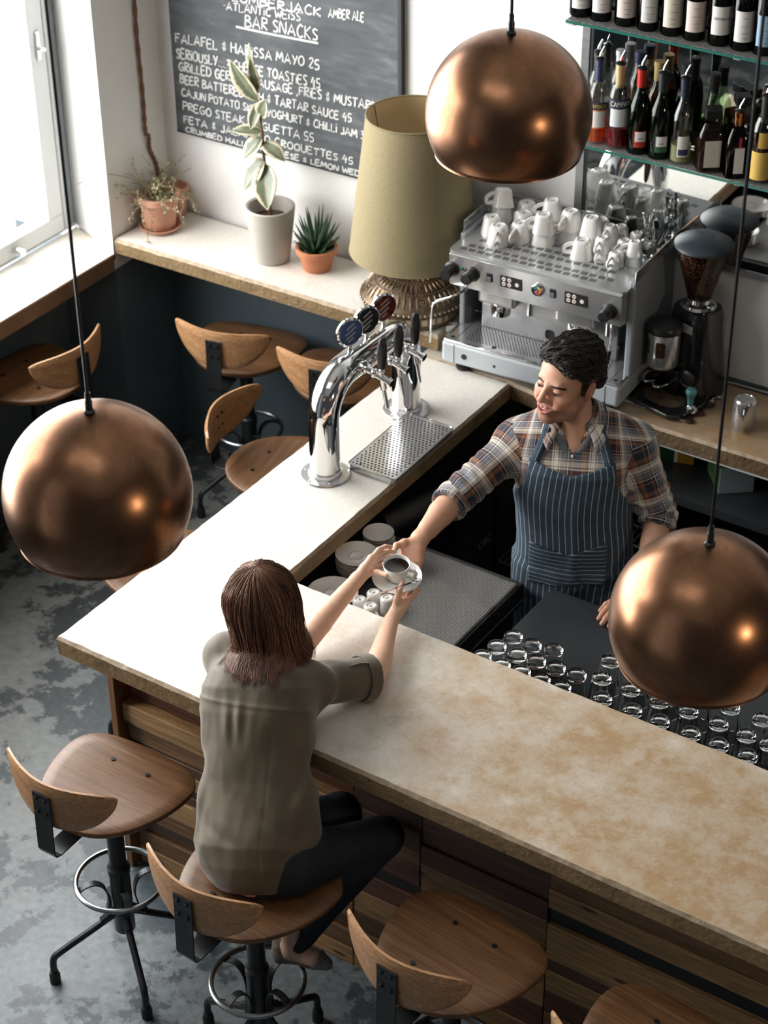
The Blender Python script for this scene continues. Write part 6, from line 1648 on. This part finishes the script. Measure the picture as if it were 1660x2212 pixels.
# apron
def denim():
    n = NB('striped_denim'); uv = n.node('ShaderNodeUVMap', uv_map='cloth').outputs[0]; s = n.sep(uv)
    fr_ = n.math('FRACT', n.math('DIVIDE', s[0], .0158)); ln = n.math('LESS_THAN', n.math('ABSOLUTE', n.math('SUBTRACT', fr_, .5)), .062)
    f = n.noise(uv, 26, 5, .65); t = n.noise(n.mapping(uv, (1, 1, 1)), 1200, 2)
    base = n.ramp(n.math('ADD', n.math('MULTIPLY', f, .6), n.math('MULTIPLY', t, .4)), [(.35, (.022,.042,.066)), (.65, (.050,.086,.124))])
    n.set(color=n.mix(n.math('MULTIPLY', ln, .72), base, (.52,.57,.62)), rough=.88); n.bump(t, .15, .001); return n.m
M_denim = denim()
def ap_shape(x, z):
    """signed: negative inside the apron outline"""
    ax = np.abs(x+.002); hw = np.interp(z, [.5,1.10,1.18,1.25,1.30,1.39], [.215,.215,.200,.170,.146,.136])
    return np.maximum(np.maximum(ax-hw, z-(1.372-.034*np.clip(1-ax/.12, 0, 1)**.8)), .60-z)
FA = Field(); man_torso(FA, .008, .03)
FA.frame(ML, MF, V3(0,0,1), MO); FA.loft([(.55,.02,.0,.190,.135),(.80,.02,0,.188,.134),(.95,.02,0,.19,.134)], .03); FA.world()
def ap_post(P, D, off=.0045, th=.0045, region=ap_shape, fold=1.0):
    q = P-MO; x, y, z = q @ ML, q @ MF, q[:, 2]
    dr = fold*(.0055*np.sin(x*42+2.2*np.sin(z*9))*sst(-z, -1.10, -.85)+.003*lum(P, 41, 28)+.004*np.exp(-((x-.02)/.018)**2)*sst(-z, -1.36, -1.18))
    s = np.abs(D-off-dr)-th; return np.maximum(np.maximum(s, region(x, z)), -.005-y+0*z)
FA.post = ap_post; av = FA.mesh(.004)
ap, v_, f_ = np_obj('apron', [av], M_denim, man, 1)
def ap_uv(v, f, rot=False):
    q = v-MO; x, y, z = q @ ML, q @ MF, q[:, 2]; a = np.arctan2(x, np.maximum(y, .0)+.07)*.165+.004*np.sin(z*17); U = np.c_[z, a] if rot else np.c_[a, z]; return U[f].reshape(-1, 2)
set_uv(ap, f_, ap_uv(v_, f_))
FP = Field(); FP.p = FA.p
def pocket(x, z):
    zz = z-.10*(x-.02); return np.maximum(np.maximum(np.abs(x+.0)-.128, zz-(1.085-.035*np.clip(1-np.abs(x)/.13, 0, 1))), .925-zz)
FP.post = lambda P, D: ap_post(P, D, .0130, .0028, pocket, 1.0)
pv = FP.mesh(.004); pkt, v_, f_ = np_obj('apron_pocket', [pv], M_denim, ap, 1); set_uv(pkt, f_, ap_uv(v_, f_, True))
for s in (-1, 1):
    zs = np.linspace(1.36, 1.465, 12); pts = []
    for k, z in enumerate(zs):
        t = k/11; x = s*(.122-.040*t)-.002; pts.append(on_front(FS, x, z, .006))
    pts += [MO+ML*s*.078+V3(0,0,1.503)-MF*.015, MO+ML*s*.070+V3(0,0,1.502)-MF*.06]
    pts = [Vector(p) for p in spline(pts, 2)]; m = MB(); vs = []
    for i, p in enumerate(pts):
        tng = (pts[min(i+1, len(pts)-1)]-pts[max(i-1, 0)]).normalized(); n_ = Vector(MF)*.8+Vector((0,0,.6)); w = tng.cross(n_).normalized()
        vs += [p+w*.017*s, p-w*.017*s]
    m.add(vs, [(2*i, 2*i+1, 2*i+3, 2*i+2) for i in range(len(pts)-1)]); o = m.build('apron_strap', M_denim, ap); u = o.data.uv_layers.new(name='cloth')
    for li, l in enumerate(o.data.loops): i, j = divmod(l.vertex_index, 2); u.data[li].uv = (.0095+j*.030, .006*i)
    md = o.modifiers.new('t', 'SOLIDIFY'); md.thickness = .004; md.offset = 0
# trousers and shoes (mostly behind the counters)
M_jean = pm('black_jeans', (.010,.012,.016), .8, noise=(40, (.016,.019,.026), .4, .7))
F = Field(); F.frame(ML, MF, V3(0,0,1), MO); F.loft([(.80,.02,0,.168,.112),(.90,.02,0,.174,.118),(.99,.02,0,.172,.120)], .03); F.world()
for s in (-1, 1):
    hp = MO+ML*s*.085+V3(0,0,.85); kn = MO+ML*s*.10+MF*.02+V3(0,0,.48); an = MO+ML*s*.11-MF*.02+V3(0,0,.075)
    F.cap(hp, kn, .092, .066, .04); F.cap(kn, an, .065, .056, .02)
np_obj('trousers', [F.mesh(.008)], M_jean, man, 1)
for s in (-1, 1):
    F = Field(); an = MO+ML*s*.11-MF*.02; F.cap(an+V3(0,0,.045), an+MF*.17+V3(0,0,.038), .042, .036, .02); F.cap(an-MF*.03+V3(0,0,.045), an+V3(0,0,.09), .04, .045, .02)
    F.post = lambda P, D: np.maximum(D, .001-P[:, 2]); np_obj('shoe', [F.mesh(.006)], M_blackrub, man, 1)

# ------------------------------------------------------------------ THE CUSTOMER
WP0, WN0 = V3(.938,-.236,.800), V3(.757,.045,1.292)
WU = nrm(WN0-WP0); WLf = V3(-.975,-.21,.08); WLf = nrm(WLf-WU*(WLf @ WU)); WFr = np.cross(WLf, WU)
wR_SH, wR_EL, wR_WR = V3(.872,.112,1.190), V3(.958,.318,1.118), V3(.860,.570,1.124)
wL_SH, wL_EL, wL_WR = V3(.616,.070,1.222), V3(.708,.312,1.132), V3(.709,.606,1.196)
def w_torso(F, g, k=.03):
    F.frame(WLf, WFr, WU, WP0)
    F.loft([(-.085,0,-.012,.085+g,.080+g),(-.04,0,-.012,.132+g,.112+g),(.01,0,-.012,.163+g,.132+g),(.07,0,-.014,.180+g,.139+g),(.15,0,-.012,.174+g,.124+g),(.25,0,-.014,.160+g,.106+g),(.36,0,-.012,.156+g,.100+g),(.44,0,-.010,.164+g,.098+g),(.51,0,-.012,.158+g*.9,.085+g*.8),(.555,0,-.012,.125+g*.7,.068+g*.6),(.60,0,-.008,.070+g*.4,.054+g*.4)], k, p=2.1)
    F.world()
WHY = nrm((.26,.95,.06)); WHZ = nrm(V3(-.10,.10,1)-WHY*(V3(-.10,.10,1) @ WHY)); WHX = np.cross(WHZ, WHY); WHC = V3(.745,.110,1.437)
body = []
F = Field(); F.frame(WHX, WHY, WHZ, WHC)
F.ell((0,-.014,.034), (.071,.090,.082), .02); F.ell((0,.028,.026), (.060,.055,.060), .03); F.ell((0,.022,-.036), (.053,.060,.070), .03)
for s in (-1, 1):
    F.cap((s*.050,0,-.045), (s*.010,.066,-.094), .017, .012, .025); F.ell((s*.040,.060,-.024), (.020,.018,.016), .02); F.ell((s*.030,.092,.0), (.016,.014,.010), .012, 's'); F.ell((s*.030,.072,0), (.0145,.0125,.0095), .004)
    F.ell((s*.072,-.008,-.004), (.008,.017,.028), .008)
F.ell((0,.068,-.092), (.018,.016,.014), .016); F.cap((0,.080,.010), (0,.102,-.026), .006, .009, .01); F.ell((0,.101,-.030), (.011,.008,.007), .006)
F.chain([(-.021,.082,-.056),(0,.094,-.056),(.021,.082,-.056)], [.002,.004,.002], .005); F.chain([(-.019,.080,-.061),(0,.092,-.065),(.019,.080,-.061)], [.002,.005,.002], .005)
F.cap((0,-.025,-.05), (0,-.035,-.13), .046, .048, .02); F.world(); F.cap(WHC-WHZ*.10-WHY*.03, WN0-WU*.03, .046, .058, .03)
body.append(F.mesh(.003))
F = Field(); w_torso(F, -.014); F.cap(wR_SH, wR_EL, .044, .036, .04); F.cap(wL_SH, wL_EL, .044, .036, .04)
wHR, wKR, wAR = V3(1.035,-.215,.835), V3(1.140,.095,.748), V3(.985,-.165,.430)
wHL, wKL, wAL = V3(.865,-.205,.845), V3(.985,.100,.760), V3(.858,-.150,.425)
for h_, k_, a_ in ((wHR, wKR, wAR), (wHL, wKL, wAL)): F.cap(h_, k_, .070, .048, .04); F.cap(k_, a_, .044, .030, .02)
F.post = lambda P, D: np.maximum(D, np.where((np.linalg.norm(P[:, :2]-np.array([.945,-.285]), axis=1) < .30) & (P[:, 2] > .70), .775-P[:, 2], -1))
body.append(F.mesh(.007))
TOE_R, TOE_L = V3(1.098,-.135,.392), V3(.965,-.085,.392)
F = Field()
for a_, t_ in ((wAR, TOE_R), (wAL, TOE_L)):
    d = nrm(t_-a_); hl = a_-d*.030-V3(0,0,.040); F.cap(a_+V3(0,0,.12)*.6+(0,.0,0), a_, .031, .029, .02); F.cap(a_, hl, .028, .024, .02); F.cap(a_-V3(0,0,.012), t_-d*.06, .027, .020, .02); F.cap(t_-d*.06, t_-d*.01, .022, .014, .02); F.cap(hl, t_-d*.05, .020, .022, .02)
body.append(F.mesh(.0035))
fw = .0077
WRF = [[(.867,.640,1.150),(.873,.674,1.158),(.873,.692,1.162),(.870,.708,1.164)],[(.858,.652,1.143),(.851,.690,1.158),(.840,.708,1.162),(.828,.716,1.164)],[(.846,.653,1.137),(.837,.685,1.154),(.827,.700,1.160),(.817,.706,1.163)],[(.834,.646,1.133),(.825,.669,1.149),(.817,.681,1.157),(.811,.686,1.161)]]
WRT = [(.853,.600,1.142),(.849,.618,1.170),(.848,.634,1.195),(.843,.660,1.206)]
F = Field(); F.chain([wR_EL, wR_EL*.66+wR_WR*.34+V3(.004,0,-.003), wR_EL*.22+wR_WR*.78, wR_WR], [.037,.037,.027,.0225], .004); hand(F, wR_WR, WRF, WRT, fw, .0138); body.append(F.mesh(.0021))
WLF = [[(.721,.670,1.243),(.727,.703,1.259),(.736,.726,1.260),(.746,.742,1.253)],[(.720,.677,1.231),(.729,.713,1.241),(.742,.737,1.238),(.755,.752,1.232)],[(.721,.675,1.218),(.731,.708,1.223),(.744,.731,1.220),(.757,.744,1.216)],[(.721,.667,1.206),(.733,.695,1.205),(.746,.713,1.202),(.758,.725,1.199)]]
WLT = [(.716,.630,1.201),(.728,.650,1.207),(.757,.651,1.216),(.793,.646,1.222)]
F = Field(); F.chain([wL_EL, wL_EL*.66+wL_WR*.34+V3(-.004,0,-.003), wL_EL*.22+wL_WR*.78, wL_WR], [.037,.037,.027,.0225], .004); hand(F, wL_WR, WLF, WLT, fw, .0138); body.append(F.mesh(.0021))
wom, wv_, wf_ = np_obj('person', body, M_skin, None, 1)
tag(wom, 'woman with brown bob in olive blouse sitting on a bar stool, reaching for the coffee', 'person')
set_col(wom, np.tile(lin((226,184,158)), (len(wv_), 1)))
nails('fingernail', [(WLT[3], WLT[2], (.30,-.75,.55)), (WLF[0][3], WLF[0][2], (-.6,.5,.6))], .0062, wom)
nails('fingernail', [(WRT[3], WRT[2], (.3,-.3,.9)), (WRF[0][3], WRF[0][2], (.8,.0,.5))], .0060, wom)
# blouse
M_olive = NB('olive_blouse'); c_ = M_olive.coord()
M_olive.set(color=M_olive.ramp(M_olive.noise(c_, 5, 4), [(.35, lin((80,69,51))), (.65, lin((93,81,61)))]), rough=.62, sheen=.35); M_olive.bump(M_olive.noise(c_, 700, 2), .08, .0005); M_olive = M_olive.m
FB = Field(); w_torso(FB, .010, .03)
FB.cap(wR_SH+WLf*.06-WU*.05, wR_SH, .070, .060, .08); FB.cap(wR_SH, wR_EL, .060, .063, .05); FB.cap(wL_SH-WLf*.06-WU*.06, wL_SH-WU*.01, .070, .056, .09); FB.cap(wL_SH, wL_EL, .055, .060, .05)
wRc, wLc = nrm(wR_EL-wR_SH), nrm(wL_EL-wL_SH)
def blouse_post(P, D):
    q = (P-WP0); x, y, z = q @ WLf, q @ WFr, q @ WU
    D = D+.0050*lum(P, 51, 22)+.0026*lum(P, 52, 55)+.0030*np.abs(lum(np.c_[x*2.2, y, z*.7], 53, 40))
    back = sst(-y, -.01, .04)
    D = D+back*.0045*np.sin((x-.03)*155)*np.exp(-((x-.035)/.040)**2)*np.exp(-((z-.415)/.050)**2)      # gathers below the yoke
    D = D-back*.0028*np.exp(-((z-.463-.10*x)/.005)**2)*(np.abs(x) < .17)                                # yoke seam
    D = D+back*.0018*np.exp(-((x+.062+.06*(z-.2))/.0028)**2)*sst(-z, -.42, -.36)                     # long princess seam
    D = D+.008*np.exp(-((np.abs(x)-.150)/.020)**2)*np.sin(z*34+x*20+1.2)*sst(z, .02, .1)*sst(-z, -.44, -.3)
    D = D+back*.006*np.exp(-((z-.155-.7*(x+.05))/.022)**2)*np.exp(-((x+.02)/.09)**2)+back*.005*np.exp(-((z-.08-.5*(x-.02))/.02)**2)*np.exp(-((x-.06)/.08)**2)
    for A, d, L in ((wR_SH, wRc, np.linalg.norm(wR_EL-wR_SH)), (wL_SH, wLc, np.linalg.norm(wL_EL-wL_SH))):
        t = (P-A) @ d; rr = np.linalg.norm(P-A-t[:, None]*d, axis=1); near = (rr < .12)
        D = D+near*.004*np.exp(-((t-L*.25)/.08)**2)*np.sin(t*90+x*60)
        D = np.where(near & (t > L-.045), np.maximum(D, t-(L-.012)), D)
    hem = -.016-.050*sst(-y, -.02, .10)+.022*np.sin(x*9)**2*0+.040*sst(-x, .145, .185)*sst(y, -.06, .0)
    return np.maximum(D, hem-z)
FB.post = blouse_post
bl, v_, f_ = np_obj('blouse', [FB.mesh(.0042)], M_olive, wom, 2)
for E_, d, rr_ in ((wR_EL, wRc, .0655), (wL_EL, wLc, .0635)):
    F = Field(); a0 = E_-d*.050; b0 = E_-d*.008; F.cap(a0, b0, rr_+.006, rr_+.006, .01)
    def cp(P, D, a0=a0, d=d, rr_=rr_):
        t = (P-a0) @ d; r = np.linalg.norm(P-a0-t[:, None]*d, axis=1); s = np.abs(r-(rr_+.0015+.0035*lum(P, 61, 45)))-.0032
        return np.maximum(np.maximum(s, t-.042), -t)
    F.post = cp; np_obj('sleeve_cuff', [F.mesh(.0032)], M_olive, bl, 1)
tb = MB().tube([Vector(wR_EL-wRc*.085+V3(.014,-.02,.060)), Vector(wR_EL-wRc*.045+V3(.014,-.02,.068)), Vector(wR_EL-wRc*.012+V3(.014,-.02,.064))], .01, flat=(.020,.003), up=tuple(wRc)); tb.sphere(Vector(wR_EL-wRc*.075+V3(.014,-.02,.066)), .006, 12, 6, sc=(1,1,.5)); tb.build('sleeve_tab', M_olive, bl, smooth=False)
F = Field(); nb = WN0-WU*.022; F.cap(nb-WU*.01, nb+WU*.03, .075, .07, .01)
def colp(P, D):
    t = (P-nb) @ WU; r = np.linalg.norm(P-nb-t[:, None]*WU, axis=1); s = np.abs(r-(.062+.4*np.clip(.022-t, 0, .1)))-.003; y = (P-nb) @ WFr; x = (P-nb) @ WLf
    return np.maximum(np.maximum(np.maximum(s, t-.030), -.020-t), np.where(y > .02, .020-np.abs(x), -1))
F.post = colp; np_obj('collar', [F.mesh(.003)], M_olive, bl, 1)
# jeans
M_navy = pm('dark_navy_jeans', (.008,.011,.018), .75, noise=(50, (.014,.018,.028), .4, .7), bump=(30, .3, .003))
F = Field(); F.frame(WLf, WFr, WU, WP0); F.loft([(-.085,0,-.006,.075,.070),(-.04,0,-.006,.120,.100),(.01,0,-.008,.152,.120),(.05,0,-.01,.168,.128),(.14,0,-.004,.158,.112)], .03); F.world()
for h_, k_, a_ in ((wHR, wKR, wAR), (wHL, wKL, wAL)): F.cap(h_, k_, .084, .060, .05); F.cap(k_, k_+(a_-k_)*.88, .060, .043, .02); F.cap(k_+(a_-k_)*.88, k_+(a_-k_)*.94, .043, .041, .01)
F.cap(WP0+V3(0,.02,.03), WP0+V3(.06,.03,.02), .10, .09, .05)
F.post = lambda P, D: np.maximum(D+.002*lum(P, 71, 60)+.003*lum(P, 72, 110)*sst(-P[:, 2], -.62, -.45), np.where((np.linalg.norm(P[:, :2]-V3(.945,-.285,0)[:2], axis=1) < .235) & (P[:, 2] > .70), .767-P[:, 2], -1))
np_obj('jeans', [F.mesh(.0055)], M_navy, wom, 1)
M_flat = pm('taupe_suede', (.17,.155,.13), .8, noise=(60, (.21,.19,.165), .4, .65))
for a_, t_ in ((wAR, TOE_R), (wAL, TOE_L)):
    d = nrm(t_-a_); hl = a_-d*.030-V3(0,0,.040); F = Field()
    F.cap(hl, t_-d*.055, .030, .033, .03); F.cap(t_-d*.055, t_-d*.012, .031, .022, .02); F.cap(hl, hl+V3(0,0,.030)-d*.004, .030, .029, .02)
    sdv = nrm(np.cross(d, (0,0,1))); upv = np.cross(sdv, d)
    def shp(P, D, hl=hl, t_=t_, d=d, upv=upv):
        t = (P-hl) @ d; u = (P-hl) @ upv; L = (t_-hl) @ d
        D = np.maximum(D, -.020-u-.006*sst(t, L*.5, L)*0)
        cut = np.interp(t, [-.05,-.02,.03,L*.55,L*.68,L*.72,L*2], [.038,.038,.022,.014,.018,.07,.07]); return np.maximum(D, u-cut)
    F.post = shp; np_obj('flat_shoe', [F.mesh(.0034)], M_flat, wom, 1)
# hair
WR_ = np.stack([WHX, WHY, WHZ], 1)
def hair_r(a, z):
    """radius of the bob around the head axis at angle a (0 = back), height z in head space"""
    by = .112+.004*np.sin(3*a); bx_ = .097
    ca, sa = np.cos(a), np.sin(a); ell = 1/np.sqrt((sa/bx_)**2+(ca/np.where(ca > 0, by, .100))**2)
    k = np.where(z > .02, np.sqrt(np.clip(1-((z-.02)/.1105)**2, 0, 1)), 1-.06*sst(-z, -.02, .10)+.14*sst(-z, .10, .185)-.18*sst(-z, .165, .215))
    return ell*k
F = Field(); F.frame(WHX, WHY, WHZ, WHC); F.ell((0,-.008,-.04), (.115,.125,.17), .02)
def whp(P, D):
    q = (P-WHC) @ WR_-np.array([0,-.012,0]); a = np.arctan2(q[:, 0], -q[:, 1]); rr = np.hypot(q[:, 0], q[:, 1]); z = q[:, 2]
    s = rr-hair_r(a, np.clip(z, -.3, .130))+.006+.003*np.sin(a*34+4*np.sin(a*9))*sst(-z, -.09, .02)
    s = np.maximum(s*.7, (z-.130)*.8); s = np.where(z > .06, np.sqrt((q[:, 0]/.091)**2+(q[:, 1]/.106)**2+((z-.02)/.106)**2)*.10-.10, s)
    low = -.196+.022*np.sin(a*3+.5)-.010*np.sin(a*17); s = np.maximum(s, low-z)
    face = np.where((q[:, 1] > .050) & (z < .040), .078-np.abs(q[:, 0]), -1); return np.maximum(s, face*.7)
F.post = whp; F.world(); hw_, v_, f_ = np_obj('hair', [F.mesh(.0035)], M_hairw, wom, 1)
a = hw_.data.attributes.new('tone', 'FLOAT', 'POINT'); a.data.foreach_set('value', np.full(len(v_), .12, np.float32))
def bob(n, K, jit, r0, rr, tone):
    out, tn, rads = [], [], []
    for i in range(n):
        a1 = rng.uniform(-PI, PI); fr_ = abs(a1) > PI*.78; part = .012; zb = -.192+.022*math.sin(a1*3+.5)+rng.normal(0, .020); t0 = rng.uniform(0, .5)**1.3
        cl = int((a1+PI)*9); rc = np.random.default_rng(cl*7+int(rng.integers(0, 3))); sw = rc.normal(0, .16)+rng.normal(0, .05); inset = rng.uniform(0, .009)-jit; fl = rc.normal(.003, .012)+rng.normal(0, .004); wp_, wa = rc.uniform(0, 6.3), rc.uniform(.001, .005); zb += rc.normal(0, .016); pts = []
        z0 = .1195
        for k in range(K):
            t = t0+(1-t0)*k/(K-1); th = t*1.0
            if t < .42: ph = t/.42*PI/2; z = .02+.1100*math.cos(ph)
            else: z = .02+(zb-.02)*(t-.42)/.58
            a = a1+(math.copysign(PI*.77, a1)-a1)*min(1, max(0, t-.12)*3.2)*fr_+sw*t*(.3 if fr_ else 1)+.05*math.sin(7*t+a1*5); r = float(hair_r(np.array([a]), np.array([min(z, .130)]))[0])-inset+fl*max(0, t-.85)*6+wa*math.sin(11*t+wp_)
            pts.append((r*math.sin(a)+(part if t < .42 else part)*math.sin(a)*0, -r*math.cos(a)-.012, z))
        out.append(pts); tn.append(np.clip(tone+rng.normal(0, .16)+rc.normal(0, .22), 0, 1)); rads.append([rr*(1-.8*max(0, (k/(K-1)-.62)/.38)**1.5) for k in range(K)])
    return np.array(out) @ WR_.T+WHC, np.array(rads), np.array(tn)
def over_blouse(P):
    Q = P.reshape(-1, 3).copy(); ax = WHC-WHY*.03
    for _ in range(4):
        d = FB.eval(Q); r = Q-ax; r -= WU*(r @ WU)[:, None]; r = r/(np.linalg.norm(r, axis=1)[:, None]+1e-6)*.10-WFr*.9+WHZ*.30; r /= np.linalg.norm(r, axis=1)[:, None]
        Q += r*np.clip(.0045-d, 0, .03)[:, None]
    return Q.reshape(P.shape)
P_, R_, T_ = bob(3000, 18, 0, 0, .0016, .36); P_ = over_blouse(P_); strands('hair_strands', P_, R_, M_hairw, hw_, T_)
P_, R_, T_ = bob(420, 18, .008, 0, .0011, .62); P_ = over_blouse(P_); strands('loose_strands', P_, R_, M_hairw, hw_, T_)

# ------------------------------------------------------------------ THE COFFEE
TILT = (rad(-9*.40*-1), rad(9*.35), 0)
tx = Euler((rad(7), rad(3.5), 0)); SCN = Vector((.801,.692,1.178))
o = MB().lathe(saucer_prof(.0775), 64).build('saucer', M_ceramic, None, angle=50, loc=SCN, rot=tx); tag(o, 'white saucer held between the man and the woman under the coffee cup', 'saucer')
up_ = Matrix.Rotation(0, 3, 'X') @ tx.to_matrix()
cp_ = thing('coffee_cup', 'white cup of black coffee passed from the man to the woman', 'cup', SCN+up_ @ Vector((0,0,.0055)), 0); cp_.rotation_euler = tx
h = .064
MB().lathe([(0,.003),(.020,.003),(.0225,0),(.0245,.001),(.0255,.006),(.033,.022),(.0400,.045),(.0428,h),(.0420,h+.0012),(.0400,h),(.0372,.045),(.030,.022),(.022,.008),(0,.007)], 56).build('cup_body', M_ceramic, cp_, angle=50)
hd = [(.0405,0,.050),(.058,0,.052),(.063,0,.044),(.058,0,.024),(.050,0,.016),(.034,0,.0225)]
o = MB().tube(hd, .005, flat=(.0125,.0065), up=(0,1,0)).build('cup_handle', M_ceramic, cp_, smooth=False, bevel=.002); o.rotation_euler.z = rad(-2)
o.rotation_euler.z = rad(12)
n = NB('black_coffee'); n.set(color=(.010,.0045,.002), rough=.05, spec=.5)
MB().lathe([(0,.0525),(.0380,.0525),(.0392,.0530)], 48).build('coffee', n.m, cp_)
MB().tube([(.0262*math.cos(a), .0262*math.sin(a), .0035) for a in np.linspace(-PI*.78, -PI*.28, 16)], .0007, 5).build('foot_line', pm('blue_grey_line', (.08,.10,.14), .5), cp_)
tsp = spoon_mesh(.135).build('teaspoon', M_chrome, None)
d = nrm((.868-.823,.692-.598,.0)); M_ = Matrix.Identity(3)
ux = up_ @ Vector((0,0,1)); dz = Vector((.056,.087,.008)).normalized(); dx = (ux-dz*ux.dot(dz)).normalized(); dy = dz.cross(dx)
tsp.matrix_world = Matrix.Translation(Vector((.846,.640,1.2035))) @ Matrix((dx, dy, dz)).transposed().to_4x4()
tag(tsp, 'teaspoon resting on the saucer beside the coffee cup', 'spoon')
# ================================================================== CAMERA AND LIGHT
cam = bpy.data.cameras.new('camera'); co = bpy.data.objects.new('camera', cam); COL.objects.link(co); SC.camera = co
cam.sensor_fit = 'AUTO'; cam.sensor_width = 36; cam.lens = 4348.486/2212*36; cam.clip_start = .1
y_, p_, r_ = rad(-33.898), rad(34.420), rad(.566)
right = Vector((math.cos(y_), -math.sin(y_), 0)); fwd = Vector((math.sin(y_)*math.cos(p_), math.cos(y_)*math.cos(p_), -math.sin(p_)))
down = fwd.cross(right); r2 = right*math.cos(r_)+down*math.sin(r_); d2 = -right*math.sin(r_)+down*math.cos(r_)
CP = Vector((3.56592,-3.49182,4.87))
M = Matrix(((r2.x,-d2.x,-fwd.x,CP.x),(r2.y,-d2.y,-fwd.y,CP.y),(r2.z,-d2.z,-fwd.z,CP.z),(0,0,0,1)))
co.matrix_world = M
cam.dof.use_dof = True; cam.dof.focus_distance = 5.75; cam.dof.aperture_fstop = 4.2

wd_ = bpy.data.worlds.new('sky'); SC.world = wd_; wd_.use_nodes = True; t = wd_.node_tree; bg = t.nodes['Background']
tc = t.nodes.new('ShaderNodeTexCoord'); sp_ = t.nodes.new('ShaderNodeSeparateXYZ'); t.links.new(tc.outputs['Generated'], sp_.inputs[0])
rp = t.nodes.new('ShaderNodeValToRGB'); mp = t.nodes.new('ShaderNodeMapRange'); mp.inputs[1].default_value = -1; mp.inputs[2].default_value = 1
t.links.new(sp_.outputs[0], mp.inputs[0]); t.links.new(mp.outputs[0], rp.inputs[0])
e = rp.color_ramp.elements; e[0].position = .0; e[0].color = (4.0,4.0,4.0,1); e[1].position = .55; e[1].color = (.06,.065,.075,1)
e2 = rp.color_ramp.elements.new(.25); e2.color = (.75,.77,.8,1)
t.links.new(rp.outputs[0], bg.inputs[0]); bg.inputs[1].default_value = .7
def area(name, loc, target, size, sizey, power, col=(1,1,1), spread=180):
    l = bpy.data.lights.new(name, 'AREA'); l.shape = 'RECTANGLE'; l.size = size; l.size_y = sizey; l.energy = power; l.color = col; l.spread = rad(spread)
    o = bpy.data.objects.new(name, l); COL.objects.link(o); o.location = loc
    o.rotation_euler = (Vector(target)-Vector(loc)).to_track_quat('-Z', 'Y').to_euler(); return o
area('window_daylight', (-2.35,.55,2.35), (1.0,.5,.95), 5.0, 3.6, 500, (1.0,.985,.96))
area('overhead_fill', (1.2,-1.5,5.85), (1.0,.3,1.0), 2.6, 1.6, 14, (1.0,.97,.93))  # unseen soft overhead fill just below the closed ceiling
for p, tg, pw in (((6.6,-.75,3.0),(1.2,.2,2.2),90),):
    l = bpy.data.lights.new('spot_lamp', 'SPOT'); l.energy = pw*1.3; l.color = (1.0,.80,.55); l.spot_size = rad(50); l.spot_blend = .6; l.shadow_soft_size = .22
    o = bpy.data.objects.new('spot_lamp', l); COL.objects.link(o); o.location = p; o.rotation_euler = (Vector(tg)-Vector(p)).to_track_quat('-Z', 'Y').to_euler()
vs_ = SC.view_settings; vs_.view_transform = 'Standard'; vs_.look = 'None'; vs_.gamma = 1; vs_.use_curve_mapping = False; vs_.exposure = 0.05
SC.cycles.use_denoising = True; SC.cycles.use_adaptive_sampling = True; SC.cycles.adaptive_threshold = .015
SC.cycles.max_bounces = 9; SC.cycles.transmission_bounces = 9; SC.cycles.transparent_max_bounces = 12
SC.cycles.sample_clamp_indirect = 6
SC.cycles.caustics_reflective = False; SC.cycles.caustics_refractive = False
